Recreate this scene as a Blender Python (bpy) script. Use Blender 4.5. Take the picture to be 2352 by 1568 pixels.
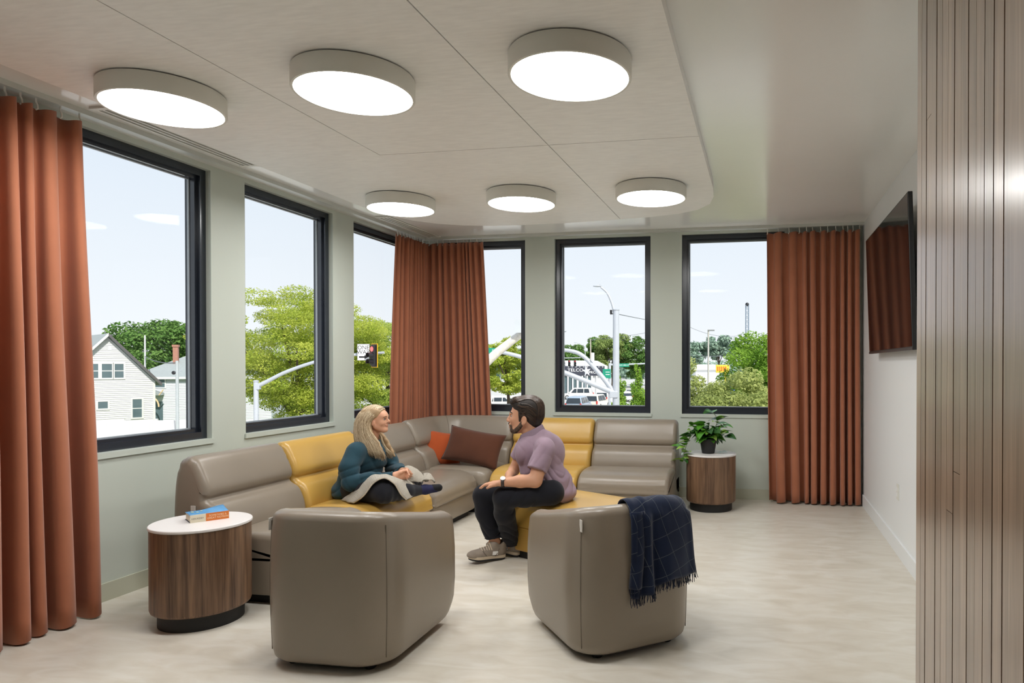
import bpy, bmesh, math, random
import numpy as np
from mathutils import Vector, Matrix, Euler

for o in list(bpy.data.objects):
    bpy.data.objects.remove(o, do_unlink=True)
SC = bpy.context.scene
COL = SC.collection
PI = math.pi
rng = random.Random(7)

# ---------------------------------------------------------------- camera
F_PX, P_X, H_Y, YAW, PITCH = 1555.0, 1471.0, 836.3, 0.177, 0.0087
P_Y = H_Y + F_PX * math.tan(PITCH)
cam_data = bpy.data.cameras.new('camera')
cam = bpy.data.objects.new('camera', cam_data)
COL.objects.link(cam)
cam.location = (0, 0, 1.38)
cam.rotation_euler = (PI / 2 - PITCH, 0, YAW)
cam_data.sensor_width = 36.0
cam_data.lens = F_PX / 2352 * 36.0
cam_data.shift_x = -(P_X - 1176) / 2352
cam_data.shift_y = (P_Y - 784) / 2352
cam_data.clip_start = 0.05
cam_data.clip_end = 2000
SC.camera = cam

# ---------------------------------------------------------------- sky, sun, exposure
world = bpy.data.worlds.new('sky')
SC.world = world
world.use_nodes = True
wn, wl = world.node_tree.nodes, world.node_tree.links
wn.clear()
w_out = wn.new('ShaderNodeOutputWorld')
w_bg = wn.new('ShaderNodeBackground')
w_geo = wn.new('ShaderNodeNewGeometry')
w_sep = wn.new('ShaderNodeSeparateXYZ')
w_ramp = wn.new('ShaderNodeValToRGB')
w_tc = wn.new('ShaderNodeTexCoord')
wl.new(w_tc.outputs['Generated'], w_sep.inputs[0])
wl.new(w_sep.outputs['Z'], w_ramp.inputs[0])
cr = w_ramp.color_ramp
cr.elements[0].position = 0.0
cr.elements[0].color = (0.90, 0.93, 0.97, 1)
cr.elements[1].position = 1.0
cr.elements[1].color = (0.60, 0.72, 0.92, 1)
e = cr.elements.new(0.30); e.color = (0.70, 0.79, 0.91, 1)
wl.new(w_ramp.outputs[0], w_bg.inputs[0])
w_bg.inputs[1].default_value = 1.0
wl.new(w_bg.outputs[0], w_out.inputs[0])

sun_d = bpy.data.lights.new('sun', 'SUN')
sun_d.energy = 4.6
sun_d.angle = math.radians(0.6)
sun_d.color = (1.0, 0.96, 0.88)
sun = bpy.data.objects.new('sun', sun_d)
COL.objects.link(sun)
sun.location = (10, -20, 30)
_sd = Vector((-0.62, 0.62, -0.80)).normalized()          # light travels away from the camera, to the north-west
sun.rotation_euler = _sd.to_track_quat('-Z', 'Y').to_euler()

SC.view_settings.view_transform = 'Standard'
SC.view_settings.look = 'None'
SC.view_settings.exposure = 0.12
SC.view_settings.gamma = 1.0
SC.view_settings.use_curve_mapping = False
SC.cycles.max_bounces = 8
SC.cycles.diffuse_bounces = 4
SC.cycles.transparent_max_bounces = 16
SC.cycles.caustics_reflective = False
SC.cycles.caustics_refractive = False
SC.cycles.sample_clamp_indirect = 6.0
LAMP_EMIT = 26.0

# ---------------------------------------------------------------- helpers
def C3(o): return (o[0], o[1], o[2], 1.0)

def srgb(r, g, b):
    def f(c):
        c /= 255.0
        return c / 12.92 if c <= 0.04045 else ((c + 0.055) / 1.055) ** 2.4
    return (f(r), f(g), f(b))

MATS = {}
def mat(name, color, rough=0.6, metal=0.0, spec=0.5, vary=0.0, scale=8.0, bump=0.0, bscale=60.0,
        coat=0.0, stretch=None, random_obj=0.0, emit=None, sheen=0.0, sss=0.0, rvary=0.0, detail=4.0):
    """Principled material with optional noise colour variation and fine relief in object space."""
    if name in MATS: return MATS[name]
    m = bpy.data.materials.new(name); m.use_nodes = True
    n, l = m.node_tree.nodes, m.node_tree.links
    p = n['Principled BSDF']
    p.inputs['Base Color'].default_value = C3(color)
    p.inputs['Roughness'].default_value = rough
    p.inputs['Metallic'].default_value = metal
    p.inputs['Specular IOR Level'].default_value = spec
    if coat: p.inputs['Coat Weight'].default_value = coat; p.inputs['Coat Roughness'].default_value = 0.25
    if sheen: p.inputs['Sheen Weight'].default_value = sheen; p.inputs['Sheen Roughness'].default_value = 0.5
    if sss:
        p.inputs['Subsurface Weight'].default_value = sss
        p.inputs['Subsurface Radius'].default_value = (0.01, 0.004, 0.002)
    if emit:
        p.inputs['Emission Color'].default_value = C3(emit[0]); p.inputs['Emission Strength'].default_value = emit[1]
    tc = n.new('ShaderNodeTexCoord')
    vec = tc.outputs['Object']
    if random_obj:
        oi = n.new('ShaderNodeObjectInfo')
        add = n.new('ShaderNodeVectorMath'); add.operation = 'MULTIPLY_ADD'
        cmb = n.new('ShaderNodeCombineXYZ')
        for k in range(3): l.new(oi.outputs['Random'], cmb.inputs[k])
        add.inputs[1].default_value = (1, 1, 1)
        sc_ = n.new('ShaderNodeVectorMath'); sc_.operation = 'SCALE'; sc_.inputs['Scale'].default_value = 37.0
        l.new(cmb.outputs[0], sc_.inputs[0])
        l.new(vec, add.inputs[0]); l.new(sc_.outputs[0], add.inputs[2])
        vec = add.outputs[0]
    if stretch:
        mp = n.new('ShaderNodeMapping'); mp.inputs['Scale'].default_value = stretch
        l.new(vec, mp.inputs['Vector']); vec = mp.outputs[0]
    if vary or random_obj:
        tex = n.new('ShaderNodeTexNoise'); tex.inputs['Scale'].default_value = scale; tex.inputs['Detail'].default_value = detail
        l.new(vec, tex.inputs['Vector'])
        hsv = n.new('ShaderNodeHueSaturation'); hsv.inputs['Color'].default_value = C3(color)
        mr = n.new('ShaderNodeMapRange')
        mr.inputs['From Min'].default_value = 0.25; mr.inputs['From Max'].default_value = 0.75
        mr.inputs['To Min'].default_value = 1 - vary; mr.inputs['To Max'].default_value = 1 + vary
        l.new(tex.outputs['Fac'], mr.inputs[0])
        val = mr.outputs[0]
        if random_obj:
            mr2 = n.new('ShaderNodeMapRange')
            mr2.inputs['To Min'].default_value = 1 - random_obj; mr2.inputs['To Max'].default_value = 1 + random_obj
            l.new(oi.outputs['Random'], mr2.inputs[0])
            mul = n.new('ShaderNodeMath'); mul.operation = 'MULTIPLY'
            l.new(val, mul.inputs[0]); l.new(mr2.outputs[0], mul.inputs[1]); val = mul.outputs[0]
        l.new(val, hsv.inputs['Value'])
        l.new(hsv.outputs[0], p.inputs['Base Color'])
        if rvary:
            mr3 = n.new('ShaderNodeMapRange')
            mr3.inputs['To Min'].default_value = rough - rvary; mr3.inputs['To Max'].default_value = rough + rvary
            l.new(tex.outputs['Fac'], mr3.inputs[0]); l.new(mr3.outputs[0], p.inputs['Roughness'])
    if bump:
        bt = n.new('ShaderNodeTexNoise'); bt.inputs['Scale'].default_value = bscale; bt.inputs['Detail'].default_value = 3
        l.new(vec, bt.inputs['Vector'])
        bn = n.new('ShaderNodeBump'); bn.inputs['Strength'].default_value = bump; bn.inputs['Distance'].default_value = 0.01
        l.new(bt.outputs['Fac'], bn.inputs['Height']); l.new(bn.outputs[0], p.inputs['Normal'])
    MATS[name] = m
    return m

def wood(name, dark, light, axis='Z', scale=9.0, rough=0.4, spec=0.5, rnd=0.0, fine=70.0, bands=1.0):
    """Grain streaks running along one object axis; a second fine streak layer; optional shift for each object."""
    if name in MATS: return MATS[name]
    m = mat(name, light, rough, spec=spec)
    n, l = m.node_tree.nodes, m.node_tree.links
    p = n['Principled BSDF']
    tc = n.new('ShaderNodeTexCoord'); oi = n.new('ShaderNodeObjectInfo')
    sc_ = n.new('ShaderNodeMath'); sc_.operation = 'MULTIPLY'; sc_.inputs[1].default_value = 53.0
    l.new(oi.outputs['Random'], sc_.inputs[0])
    cmb = n.new('ShaderNodeCombineXYZ')
    for k in range(3): l.new(sc_.outputs[0], cmb.inputs[k])
    add = n.new('ShaderNodeVectorMath'); add.operation = 'ADD'
    l.new(tc.outputs['Object'], add.inputs[0]); l.new(cmb.outputs[0], add.inputs[1])
    def layer(s, st, det, dist):
        mp = n.new('ShaderNodeMapping')
        sv = {'Z': (s, s, s * st), 'Y': (s, s * st, s), 'X': (s * st, s, s)}[axis]
        mp.inputs['Scale'].default_value = sv
        l.new(add.outputs[0], mp.inputs[0])
        t = n.new('ShaderNodeTexNoise'); t.inputs['Scale'].default_value = 1.0; t.inputs['Detail'].default_value = det
        t.inputs['Distortion'].default_value = dist
        l.new(mp.outputs[0], t.inputs['Vector'])
        return t.outputs['Fac']
    a = layer(scale, 0.06, 4, 0.6 * bands); b = layer(fine, 0.03, 3, 0.0)
    mx = n.new('ShaderNodeMix'); mx.data_type = 'FLOAT'; mx.inputs[0].default_value = 0.42
    l.new(a, mx.inputs[2]); l.new(b, mx.inputs[3])
    rp = n.new('ShaderNodeValToRGB')
    rp.color_ramp.elements[0].position = 0.34; rp.color_ramp.elements[0].color = C3(dark)
    rp.color_ramp.elements[1].position = 0.66; rp.color_ramp.elements[1].color = C3(light)
    l.new(mx.outputs[0], rp.inputs[0])
    col = rp.outputs[0]
    if rnd:
        hsv = n.new('ShaderNodeHueSaturation')
        mr = n.new('ShaderNodeMapRange'); mr.inputs['To Min'].default_value = 1 - rnd; mr.inputs['To Max'].default_value = 1 + rnd
        l.new(oi.outputs['Random'], mr.inputs[0]); l.new(mr.outputs[0], hsv.inputs['Value'])
        l.new(col, hsv.inputs['Color']); col = hsv.outputs[0]
    l.new(col, p.inputs['Base Color'])
    bn = n.new('ShaderNodeBump'); bn.inputs['Strength'].default_value = 0.12; bn.inputs['Distance'].default_value = 0.002
    l.new(b, bn.inputs['Height']); l.new(bn.outputs[0], p.inputs['Normal'])
    return m

class MB:
    """Collects shapes and links them as ONE mesh object."""
    def __init__(s): s.v = []; s.f = []; s.mi = []
    def add(s, vs, fs, mi=0):
        b = len(s.v); s.v.extend([tuple(p) for p in vs])
        for f in fs: s.f.append(tuple(b + i for i in f)); s.mi.append(mi)
        return s
    def box(s, c, d, rz=0.0, mi=0, M=None):
        x, y, z = d[0] / 2, d[1] / 2, d[2] / 2
        vs = [(-x, -y, -z), (x, -y, -z), (x, y, -z), (-x, y, -z), (-x, -y, z), (x, -y, z), (x, y, z), (-x, y, z)]
        cs, sn = math.cos(rz), math.sin(rz)
        vs = [(c[0] + a * cs - b * sn, c[1] + a * sn + b * cs, c[2] + q) for a, b, q in vs]
        if M is not None: vs = [tuple(M @ Vector(p)) for p in vs]
        return s.add(vs, [(0, 3, 2, 1), (4, 5, 6, 7), (0, 1, 5, 4), (1, 2, 6, 5), (2, 3, 7, 6), (3, 0, 4, 7)], mi)
    def span(s, a, b, mi=0):
        return s.box([(a[i] + b[i]) / 2 for i in range(3)], [abs(b[i] - a[i]) for i in range(3)], mi=mi)
    def loft(s, rings, closed=True, cap=True, mi=0):
        n = len(rings[0]); b = len(s.v)
        for r in rings: s.v.extend([tuple(p) for p in r])
        for i in range(len(rings) - 1):
            for j in range(n if closed else n - 1):
                k = (j + 1) % n
                s.f.append((b + i * n + j, b + i * n + k, b + (i + 1) * n + k, b + (i + 1) * n + j)); s.mi.append(mi)
        if cap and closed:
            s.f.append(tuple(b + j for j in range(n))[::-1]); s.mi.append(mi)
            s.f.append(tuple(b + (len(rings) - 1) * n + j for j in range(n))); s.mi.append(mi)
        return s
    def tube(s, pts, r, n=8, mi=0, cap=True):
        pts = [Vector(p) for p in pts]
        if not hasattr(r, '__len__'): r = [r] * len(pts)
        rings = []; up = None
        for i, p in enumerate(pts):
            t = (pts[min(i + 1, len(pts) - 1)] - pts[max(i - 1, 0)])
            t = t.normalized() if t.length > 1e-9 else Vector((0, 0, 1))
            if up is None:
                up = Vector((0, 0, 1)) if abs(t.z) < 0.9 else Vector((1, 0, 0))
            u = (up - t * up.dot(t)).normalized(); up = u
            w = t.cross(u)
            rings.append([p + (u * math.cos(2 * PI * k / n) + w * math.sin(2 * PI * k / n)) * r[i] for k in range(n)])
        return s.loft(rings, True, cap, mi)
    def lathe(s, prof, n=32, c=(0, 0, 0), mi=0, cap=True):
        rings = [[(c[0] + r * math.cos(2 * PI * k / n), c[1] + r * math.sin(2 * PI * k / n), c[2] + z) for k in range(n)] for r, z in prof]
        return s.loft(rings, True, cap, mi)
    def prism(s, poly, z0, z1, mi=0):
        n = len(poly); b = len(s.v)
        s.v.extend([(p[0], p[1], z0) for p in poly]); s.v.extend([(p[0], p[1], z1) for p in poly])
        s.f.append(tuple(b + i for i in range(n))[::-1]); s.f.append(tuple(b + n + i for i in range(n))); s.mi += [mi, mi]
        for i in range(n):
            k = (i + 1) % n
            s.f.append((b + i, b + k, b + n + k, b + n + i)); s.mi.append(mi)
        return s
    def ell(s, c, r, n=12, m=8, mi=0):
        prof = [(max(1e-4, math.sin(PI * i / m)), -math.cos(PI * i / m)) for i in range(m + 1)]
        rings = [[(c[0] + r[0] * q * math.cos(2 * PI * k / n), c[1] + r[1] * q * math.sin(2 * PI * k / n), c[2] + r[2] * z) for k in range(n)] for q, z in prof]
        return s.loft(rings, True, True, mi)
    def build(s, name, material, parent=None, smooth=True, angle=38, loc=None, rotz=None):
        me = bpy.data.meshes.new(name)
        me.from_pydata(s.v, [], s.f)
        for m_ in (material if isinstance(material, (list, tuple)) else [material]): me.materials.append(m_)
        if any(s.mi): me.polygons.foreach_set('material_index', s.mi)
        me.validate(clean_customdata=False)
        fix_normals(me)
        if smooth:
            me.polygons.foreach_set('use_smooth', [True] * len(me.polygons))
            if angle < 180: me.set_sharp_from_angle(angle=math.radians(angle))
        me.update()
        return link(name, me, parent, loc, rotz)

def fix_normals(me):
    bm = bmesh.new(); bm.from_mesh(me)
    bmesh.ops.recalc_face_normals(bm, faces=bm.faces)
    bm.to_mesh(me); bm.free()

def link(name, me, parent=None, loc=None, rotz=None):
    o = bpy.data.objects.new(name, me); COL.objects.link(o)
    if parent is not None: o.parent = parent
    if loc is not None: o.location = loc
    if rotz is not None: o.rotation_euler = (0, 0, rotz)
    return o

def tag(o, label, cat, group=None, kind=None):
    o['label'] = label; o['category'] = cat
    if group: o['group'] = group
    if kind: o['kind'] = kind
    return o

def thing(name, label, cat, loc=(0, 0, 0), rotz=0.0, group=None):
    o = bpy.data.objects.new(name, None); COL.objects.link(o)
    o.empty_display_size = 0.1
    o.location = loc; o.rotation_euler = (0, 0, rotz)
    return tag(o, label, cat, group)

def struct(o, label=None, cat=None):
    o['kind'] = 'structure'
    if label: o['label'] = label
    if cat: o['category'] = cat
    return o

def bevel(o, w, seg=3):
    b = o.modifiers.new('bevel', 'BEVEL'); b.width = w; b.segments = seg; b.limit_method = 'ANGLE'; b.angle_limit = math.radians(40)
    return o

def subsurf(o, n=1):
    b = o.modifiers.new('subsurf', 'SUBSURF'); b.levels = n; b.render_levels = n
    return o

def lerp(a, b, t): return a + (b - a) * t
def smooth(t): t = max(0.0, min(1.0, t)); return t * t * (3 - 2 * t)

def catmull(pts, n=8):
    P = [Vector(p) for p in pts]; out = []
    for i in range(len(P) - 1):
        p0, p1, p2, p3 = P[max(i - 1, 0)], P[i], P[i + 1], P[min(i + 2, len(P) - 1)]
        for k in range(n):
            t = k / n
            out.append(0.5 * ((2 * p1) + (p2 - p0) * t + (2 * p0 - 5 * p1 + 4 * p2 - p3) * t * t + (3 * p1 - p0 - 3 * p2 + p3) * t ** 3))
    out.append(P[-1])
    return out

def round_poly(poly, rad, seg=6):
    """Round the corners of a 2D polygon; rad a number or one for each corner."""
    n = len(poly); out = []
    for i in range(n):
        p = Vector(poly[i]); a = Vector(poly[i - 1]); b = Vector(poly[(i + 1) % n])
        r = rad[i] if hasattr(rad, '__len__') else rad
        if r <= 1e-6: out.append(tuple(p)); continue
        da = (a - p).normalized(); db = (b - p).normalized()
        ang = da.angle(db); t = r / math.tan(ang / 2)
        c = p + (da + db).normalized() * (r / math.sin(ang / 2))
        s_, e_ = p + da * t - c, p + db * t - c
        a0 = math.atan2(s_.y, s_.x); a1 = math.atan2(e_.y, e_.x)
        d = a1 - a0
        while d > PI: d -= 2 * PI
        while d < -PI: d += 2 * PI
        for k in range(seg + 1):
            q = a0 + d * k / seg
            out.append((c.x + r * math.cos(q), c.y + r * math.sin(q)))
    return out

def text_mesh(name, body, size, material, parent, loc, rot, align='CENTER', depth=0.0, sx=1.0):
    cu = bpy.data.curves.new(name, 'FONT'); cu.body = body; cu.size = size; cu.align_x = align; cu.align_y = 'CENTER'; cu.extrude = depth
    tmp = bpy.data.objects.new('tmp', cu); COL.objects.link(tmp)
    dg = bpy.context.evaluated_depsgraph_get()
    me = bpy.data.meshes.new_from_object(tmp.evaluated_get(dg))
    bpy.data.objects.remove(tmp, do_unlink=True)
    me.materials.clear(); me.materials.append(material); me.name = name
    o = link(name, me, parent, loc); o.rotation_euler = rot; o.scale = (sx, 1, 1)
    return o
# ================================================================ materials of the room
def floor_material():
    m = mat('linoleum', srgb(206, 196, 176), 0.30, spec=0.45)
    n, l = m.node_tree.nodes, m.node_tree.links
    p = n['Principled BSDF']
    tc = n.new('ShaderNodeTexCoord')
    mp = n.new('ShaderNodeMapping'); mp.inputs['Scale'].default_value = (2.6, 7.0, 1); mp.inputs['Rotation'].default_value = (0, 0, 0.08)
    l.new(tc.outputs['Object'], mp.inputs[0])
    t1 = n.new('ShaderNodeTexNoise'); t1.inputs['Scale'].default_value = 1.6; t1.inputs['Detail'].default_value = 8; t1.inputs['Distortion'].default_value = 0.9
    l.new(mp.outputs[0], t1.inputs['Vector'])
    rp = n.new('ShaderNodeValToRGB')
    rp.color_ramp.elements[0].position = 0.20; rp.color_ramp.elements[0].color = C3(srgb(204, 196, 180))
    rp.color_ramp.elements[1].position = 0.66; rp.color_ramp.elements[1].color = C3(srgb(224, 219, 208))
    e = rp.color_ramp.elements.new(0.45); e.color = C3(srgb(216, 209, 195))
    l.new(t1.outputs['Fac'], rp.inputs[0]); l.new(rp.outputs[0], p.inputs['Base Color'])
    mr = n.new('ShaderNodeMapRange'); mr.inputs['To Min'].default_value = 0.25; mr.inputs['To Max'].default_value = 0.42
    l.new(t1.outputs['Fac'], mr.inputs[0]); l.new(mr.outputs[0], p.inputs['Roughness'])
    bt = n.new('ShaderNodeTexNoise'); bt.inputs['Scale'].default_value = 14; l.new(tc.outputs['Object'], bt.inputs['Vector'])
    bn = n.new('ShaderNodeBump'); bn.inputs['Strength'].default_value = 0.05; bn.inputs['Distance'].default_value = 0.01
    l.new(bt.outputs['Fac'], bn.inputs['Height']); l.new(bn.outputs[0], p.inputs['Normal'])
    return m

def glass_material():
    m = bpy.data.materials.new('window_glass'); m.use_nodes = True
    n, l = m.node_tree.nodes, m.node_tree.links
    n.clear()
    out = n.new('ShaderNodeOutputMaterial'); mix = n.new('ShaderNodeMixShader')
    tr = n.new('ShaderNodeBsdfTransparent'); tr.inputs[0].default_value = (0.985, 0.99, 0.985, 1)
    gl = n.new('ShaderNodeBsdfGlossy'); gl.inputs['Roughness'].default_value = 0.0
    lw = n.new('ShaderNodeLayerWeight'); lw.inputs['Blend'].default_value = 0.5
    pw = n.new('ShaderNodeMath'); pw.operation = 'POWER'; pw.inputs[1].default_value = 5.0
    l.new(lw.outputs['Facing'], pw.inputs[0])
    fr = n.new('ShaderNodeMath'); fr.operation = 'MULTIPLY_ADD'; fr.inputs[1].default_value = 0.9; fr.inputs[2].default_value = 0.002
    l.new(pw.outputs[0], fr.inputs[0])
    l.new(fr.outputs[0], mix.inputs[0]); l.new(tr.outputs[0], mix.inputs[1]); l.new(gl.outputs[0], mix.inputs[2])
    l.new(mix.outputs[0], out.inputs[0])
    return m

M_FLOOR = floor_material()
M_WALL = mat('wall_paint', srgb(205, 212, 202), 0.5, spec=0.35, vary=0.015, scale=1.5, bump=0.02, bscale=180)
M_WALLR = mat('wall_paint_white', srgb(236, 238, 238), 0.4, spec=0.4, vary=0.01, scale=1.5, bump=0.02, bscale=180)
M_CEIL = mat('ceiling_paint', srgb(244, 244, 240), 0.17, spec=0.6, vary=0.015, scale=2.0, bump=0.03, bscale=30)
M_PANEL = mat('ceiling_panel_face', srgb(243, 242, 238), 0.5, spec=0.3, vary=0.05, scale=9, stretch=(1.2, 6, 1), bump=0.02, bscale=60)
M_BASE = mat('baseboard_vinyl', srgb(196, 197, 178), 0.45, vary=0.02, scale=3)
M_FRAME = mat('window_frame_metal', srgb(36, 42, 52), 0.24, spec=0.8, vary=0.05, scale=4)
M_BEAD = mat('glazing_bead', srgb(176, 184, 190), 0.4, vary=0.03)  # pale grey paints in the light that the gasket catches
M_GLASS = glass_material()
M_WHITE = mat('white_metal', srgb(226, 225, 216), 0.45, vary=0.015, scale=5)
M_TRACK = mat('curtain_track_metal', srgb(205, 207, 200), 0.35, metal=0.2, vary=0.02)
M_DARK = mat('dark_recess', srgb(38, 37, 35), 0.8, vary=0.05)
M_BLACK = mat('black_plastic', srgb(20, 20, 21), 0.45, vary=0.05)
M_SLAT = wood('slat_wood', srgb(112, 90, 74), srgb(164, 136, 114), 'Z', 10, 0.30, 0.9, rnd=0.13, fine=120)
_p = M_SLAT.node_tree.nodes['Principled BSDF']; _p.inputs['Coat Weight'].default_value = 0.7; _p.inputs['Coat Roughness'].default_value = 0.22
M_CURTAIN = mat('curtain_fabric', srgb(174, 110, 82), 0.85, spec=0.15, vary=0.05, scale=6, bump=0.06, bscale=500, sheen=0.25)

# ================================================================ shell
XL, XR, YB, YF, ZC = -3.77, 0.98, 7.0, -3.0, 2.76
XS, YS = 0.566, 2.65                                    # slat partition face and end

floor = struct(MB().span((-4.1, -3.3, -0.2), (1.4, 7.3, 0)).build('floor', M_FLOOR, smooth=False),
               'cream marbled linoleum floor of the lounge', 'floor')
ceiling = struct(MB().span((-4.1, -3.3, ZC), (1.4, 7.3, ZC + 0.3)).build('ceiling', M_CEIL, smooth=False),
                 'glossy off-white painted ceiling around the dropped panels', 'ceiling')

WZ0, WZ1, WW = 0.865, 2.725, 1.045
LW = [0.35, 1.71, 3.07, 4.43, 5.79]                      # window starts along the left wall (y); first two unseen, added for daylight
BW = [-3.565, -2.19, -0.816]                             # window starts along the back wall (x)

def wall_with_openings(name, spans, lo, hi, axis, face, thick, outward, label):
    """Wall panel pieces around openings; axis 0: wall runs along x, 1: along y."""
    b = MB()
    def put(a0, a1, z0, z1):
        p, q = (face, face + outward * thick)
        if axis == 1: b.span((p, a0, z0), (q, a1, z1))
        else: b.span((a0, p, z0), (a1, q, z1))
    put(lo, hi, 0, WZ0); put(lo, hi, WZ1, ZC)
    cur = lo
    for s in spans:
        put(cur, s, WZ0, WZ1); cur = s + WW
    put(cur, hi, WZ0, WZ1)
    return struct(b.build(name, M_WALL, smooth=False), label, 'wall')

wall_left = wall_with_openings('wall_left', LW, YF, YB, 1, XL, 0.145, -1, 'pale grey-green window wall beside the long sofa run')
wall_back = wall_with_openings('wall_back', BW, XL - 0.145, XR + 0.3, 0, YB, 0.145, 1, 'pale grey-green window wall at the far end')
wall_right = struct(MB().span((XR, YS, 0), (XR + 0.3, YB, ZC)).build('wall_right', M_WALLR, smooth=False),
                    'plain white wall carrying the television', 'wall')
wall_rear = struct(MB().span((XL - 0.3, YF - 0.3, 0), (XR + 0.3, YF, ZC)).build('wall_rear', M_WALL, smooth=False),
                   'plain wall behind the viewer', 'wall')

# slatted partition: every slat is a piece of its own
wall_partition = struct(MB().span((XS + 0.02, YF, 0), (XR + 0.3, YS - 0.012, ZC)).build('wall_partition', M_DARK, smooth=False),
                        'partition clad in vertical walnut slats', 'wall')
SW = 0.0700
def slat_mesh(h):
    b = MB().box((0, 0, h / 2), (0.018, SW - 0.005, h))
    me = bpy.data.meshes.new('slat'); me.from_pydata(b.v, [], b.f); me.materials.append(M_SLAT); fix_normals(me)
    return me
full = slat_mesh(ZC)
joints = {2: 2.23, 7: 1.06, 6: 0.93, 15: 1.48, 19: 2.0, 24: 0.7}
for i in range(56):
    y = YS - SW * (i + 0.5)
    xo = XS + 0.009 + rng.uniform(-0.0012, 0.0012)
    if i in joints:
        h = joints[i]
        link('slat', slat_mesh(h - 0.001), wall_partition, (xo, y, 0))
        link('slat', slat_mesh(ZC - h - 0.001), wall_partition, (xo, y, h + 0.001))
    else:
        link('slat', full, wall_partition, (xo, y, 0))
MB().span((XS, YS - 0.012, 0), (XS + 0.018, YS, ZC)).build('end_trim', M_SLAT, wall_partition, smooth=False)
MB().span((XS + 0.018, YS - 0.012, 0), (XR, YS, ZC)).build('return_panel', M_WALLR, wall_partition, smooth=False)

# ---------------------------------------------------------------- windows
def window(n, origin, axis, label):
    """Window built in local space: u along the wall, w outward, then turned onto its wall."""
    root = bpy.data.objects.new('window_%d' % n, None); COL.objects.link(root)
    root.location = origin
    root.rotation_euler = (0, 0, 0) if axis == 0 else (0, 0, PI / 2)     # axis 0: u=+x, w=+y ; axis 1: u=+y, w=-x
    struct(root, label, 'window')
    H = WZ1 - WZ0
    def ring(name, t, d0, d1, inset, m):
        a = MB()
        a.span((inset, d0, inset), (WW - inset, d1, inset + t))
        a.span((inset, d0, H - inset - t), (WW - inset, d1, H - inset))
        a.span((inset, d0, inset + t), (inset + t, d1, H - inset - t))
        a.span((WW - inset - t, d0, inset + t), (WW - inset, d1, H - inset - t))
        return a.build(name, m, root, smooth=False)
    ring('frame', 0.048, 0.04, 0.146, 0.0, M_FRAME)
    ring('sash', 0.022, 0.065, 0.140, 0.048, M_FRAME)
    ring('bead', 0.007, 0.104, 0.118, 0.070, M_BEAD)
    MB().span((0.07, 0.122, 0.07), (WW - 0.07, 0.128, H - 0.07)).build('pane', M_GLASS, root, smooth=False)
    MB().span((-0.012, -0.014, -0.034), (WW + 0.012, 0.04, -0.0005)).build('sill', M_WALL, root, smooth=False)
    return root
wn_ = 1
wl_names = ['unseen window nearest the viewer in the left wall', 'unseen second window of the left wall behind the drawn curtain',
            'large dark-framed window with the white gabled house outside', 'dark-framed window with the street mast arm pole outside',
            'dark-framed window showing the one way sign outside']
for k, y in enumerate(LW):
    window(wn_, (XL, y, WZ0), 1, wl_names[k]); wn_ += 1
for k, x in enumerate(BW):
    window(wn_, (x, YB, WZ0), 0, ['dark-framed far-wall window half hidden by the corner curtain', 'dark-framed far-wall window with the tall street lamp outside',
                                  'dark-framed far-wall window above the potted plant'][k]); wn_ += 1

# ---------------------------------------------------------------- baseboards
struct(MB().span((XL, YF, 0.0), (XL + 0.012, YB, 0.105)).build('baseboard_left', M_BASE, smooth=False), 'sage baseboard along the left window wall', 'baseboard')
struct(MB().span((XL + 0.012, YB - 0.012, 0.0), (XR - 0.012, YB, 0.105)).build('baseboard_back', M_BASE, smooth=False), 'sage baseboard along the far wall', 'baseboard')
struct(MB().span((XR - 0.012, YS, 0.0), (XR, YB - 0.012, 0.11)).build('baseboard_right', M_WALLR, smooth=False), 'white baseboard along the television wall', 'baseboard')

# ---------------------------------------------------------------- dropped ceiling panels (children of the ceiling)
ZP = 2.70
right_edge = [(-0.36, -2.6), (-0.36, 5.10), (-0.372, 5.36), (-0.42, 5.60), (-0.54, 5.80), (-0.72, 5.92), (-0.98, 6.00)]
end_l = [(-1.267, 6.05), (-1.55, 6.09), (-1.85, 6.125), (-2.24, 6.14), (-2.55, 6.12), (-2.80, 6.055), (-3.00, 5.94), (-3.16, 5.77), (-3.26, 5.52), (-3.30, 5.20), (-3.30, -2.6)]
g = 0.003
def panel(poly):
    return MB().prism(poly, ZP, ZC - 0.0005).build('ceiling_panel', M_PANEL, ceiling, smooth=False)
panel([(-1.267 + g, -2.6), (-0.36, -2.6), (-0.36, 3.93 - g), (-1.267 + g, 3.93 - g)])
panel([(-1.267 + g, 3.93 + g), (-0.36, 3.93 + g)] + right_edge[1:] + [(-1.267 + g, 6.047)])
panel([(-2.375 + g, -2.6), (-1.267 - g, -2.6), (-1.267 - g, 3.93 - g), (-2.375 + g, 3.93 - g)])
panel([(-2.375 - g, -2.6), (-2.375 - g, 3.93 + g), (-1.267 - g, 3.93 + g), (-1.267 - g, 6.05)] + end_l[1:])
MB().span((-3.2, -2.5, ZC - 0.03), (-0.5, 5.3, ZC - 0.001)).build('panel_backing', M_DARK, ceiling, smooth=False)

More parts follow.
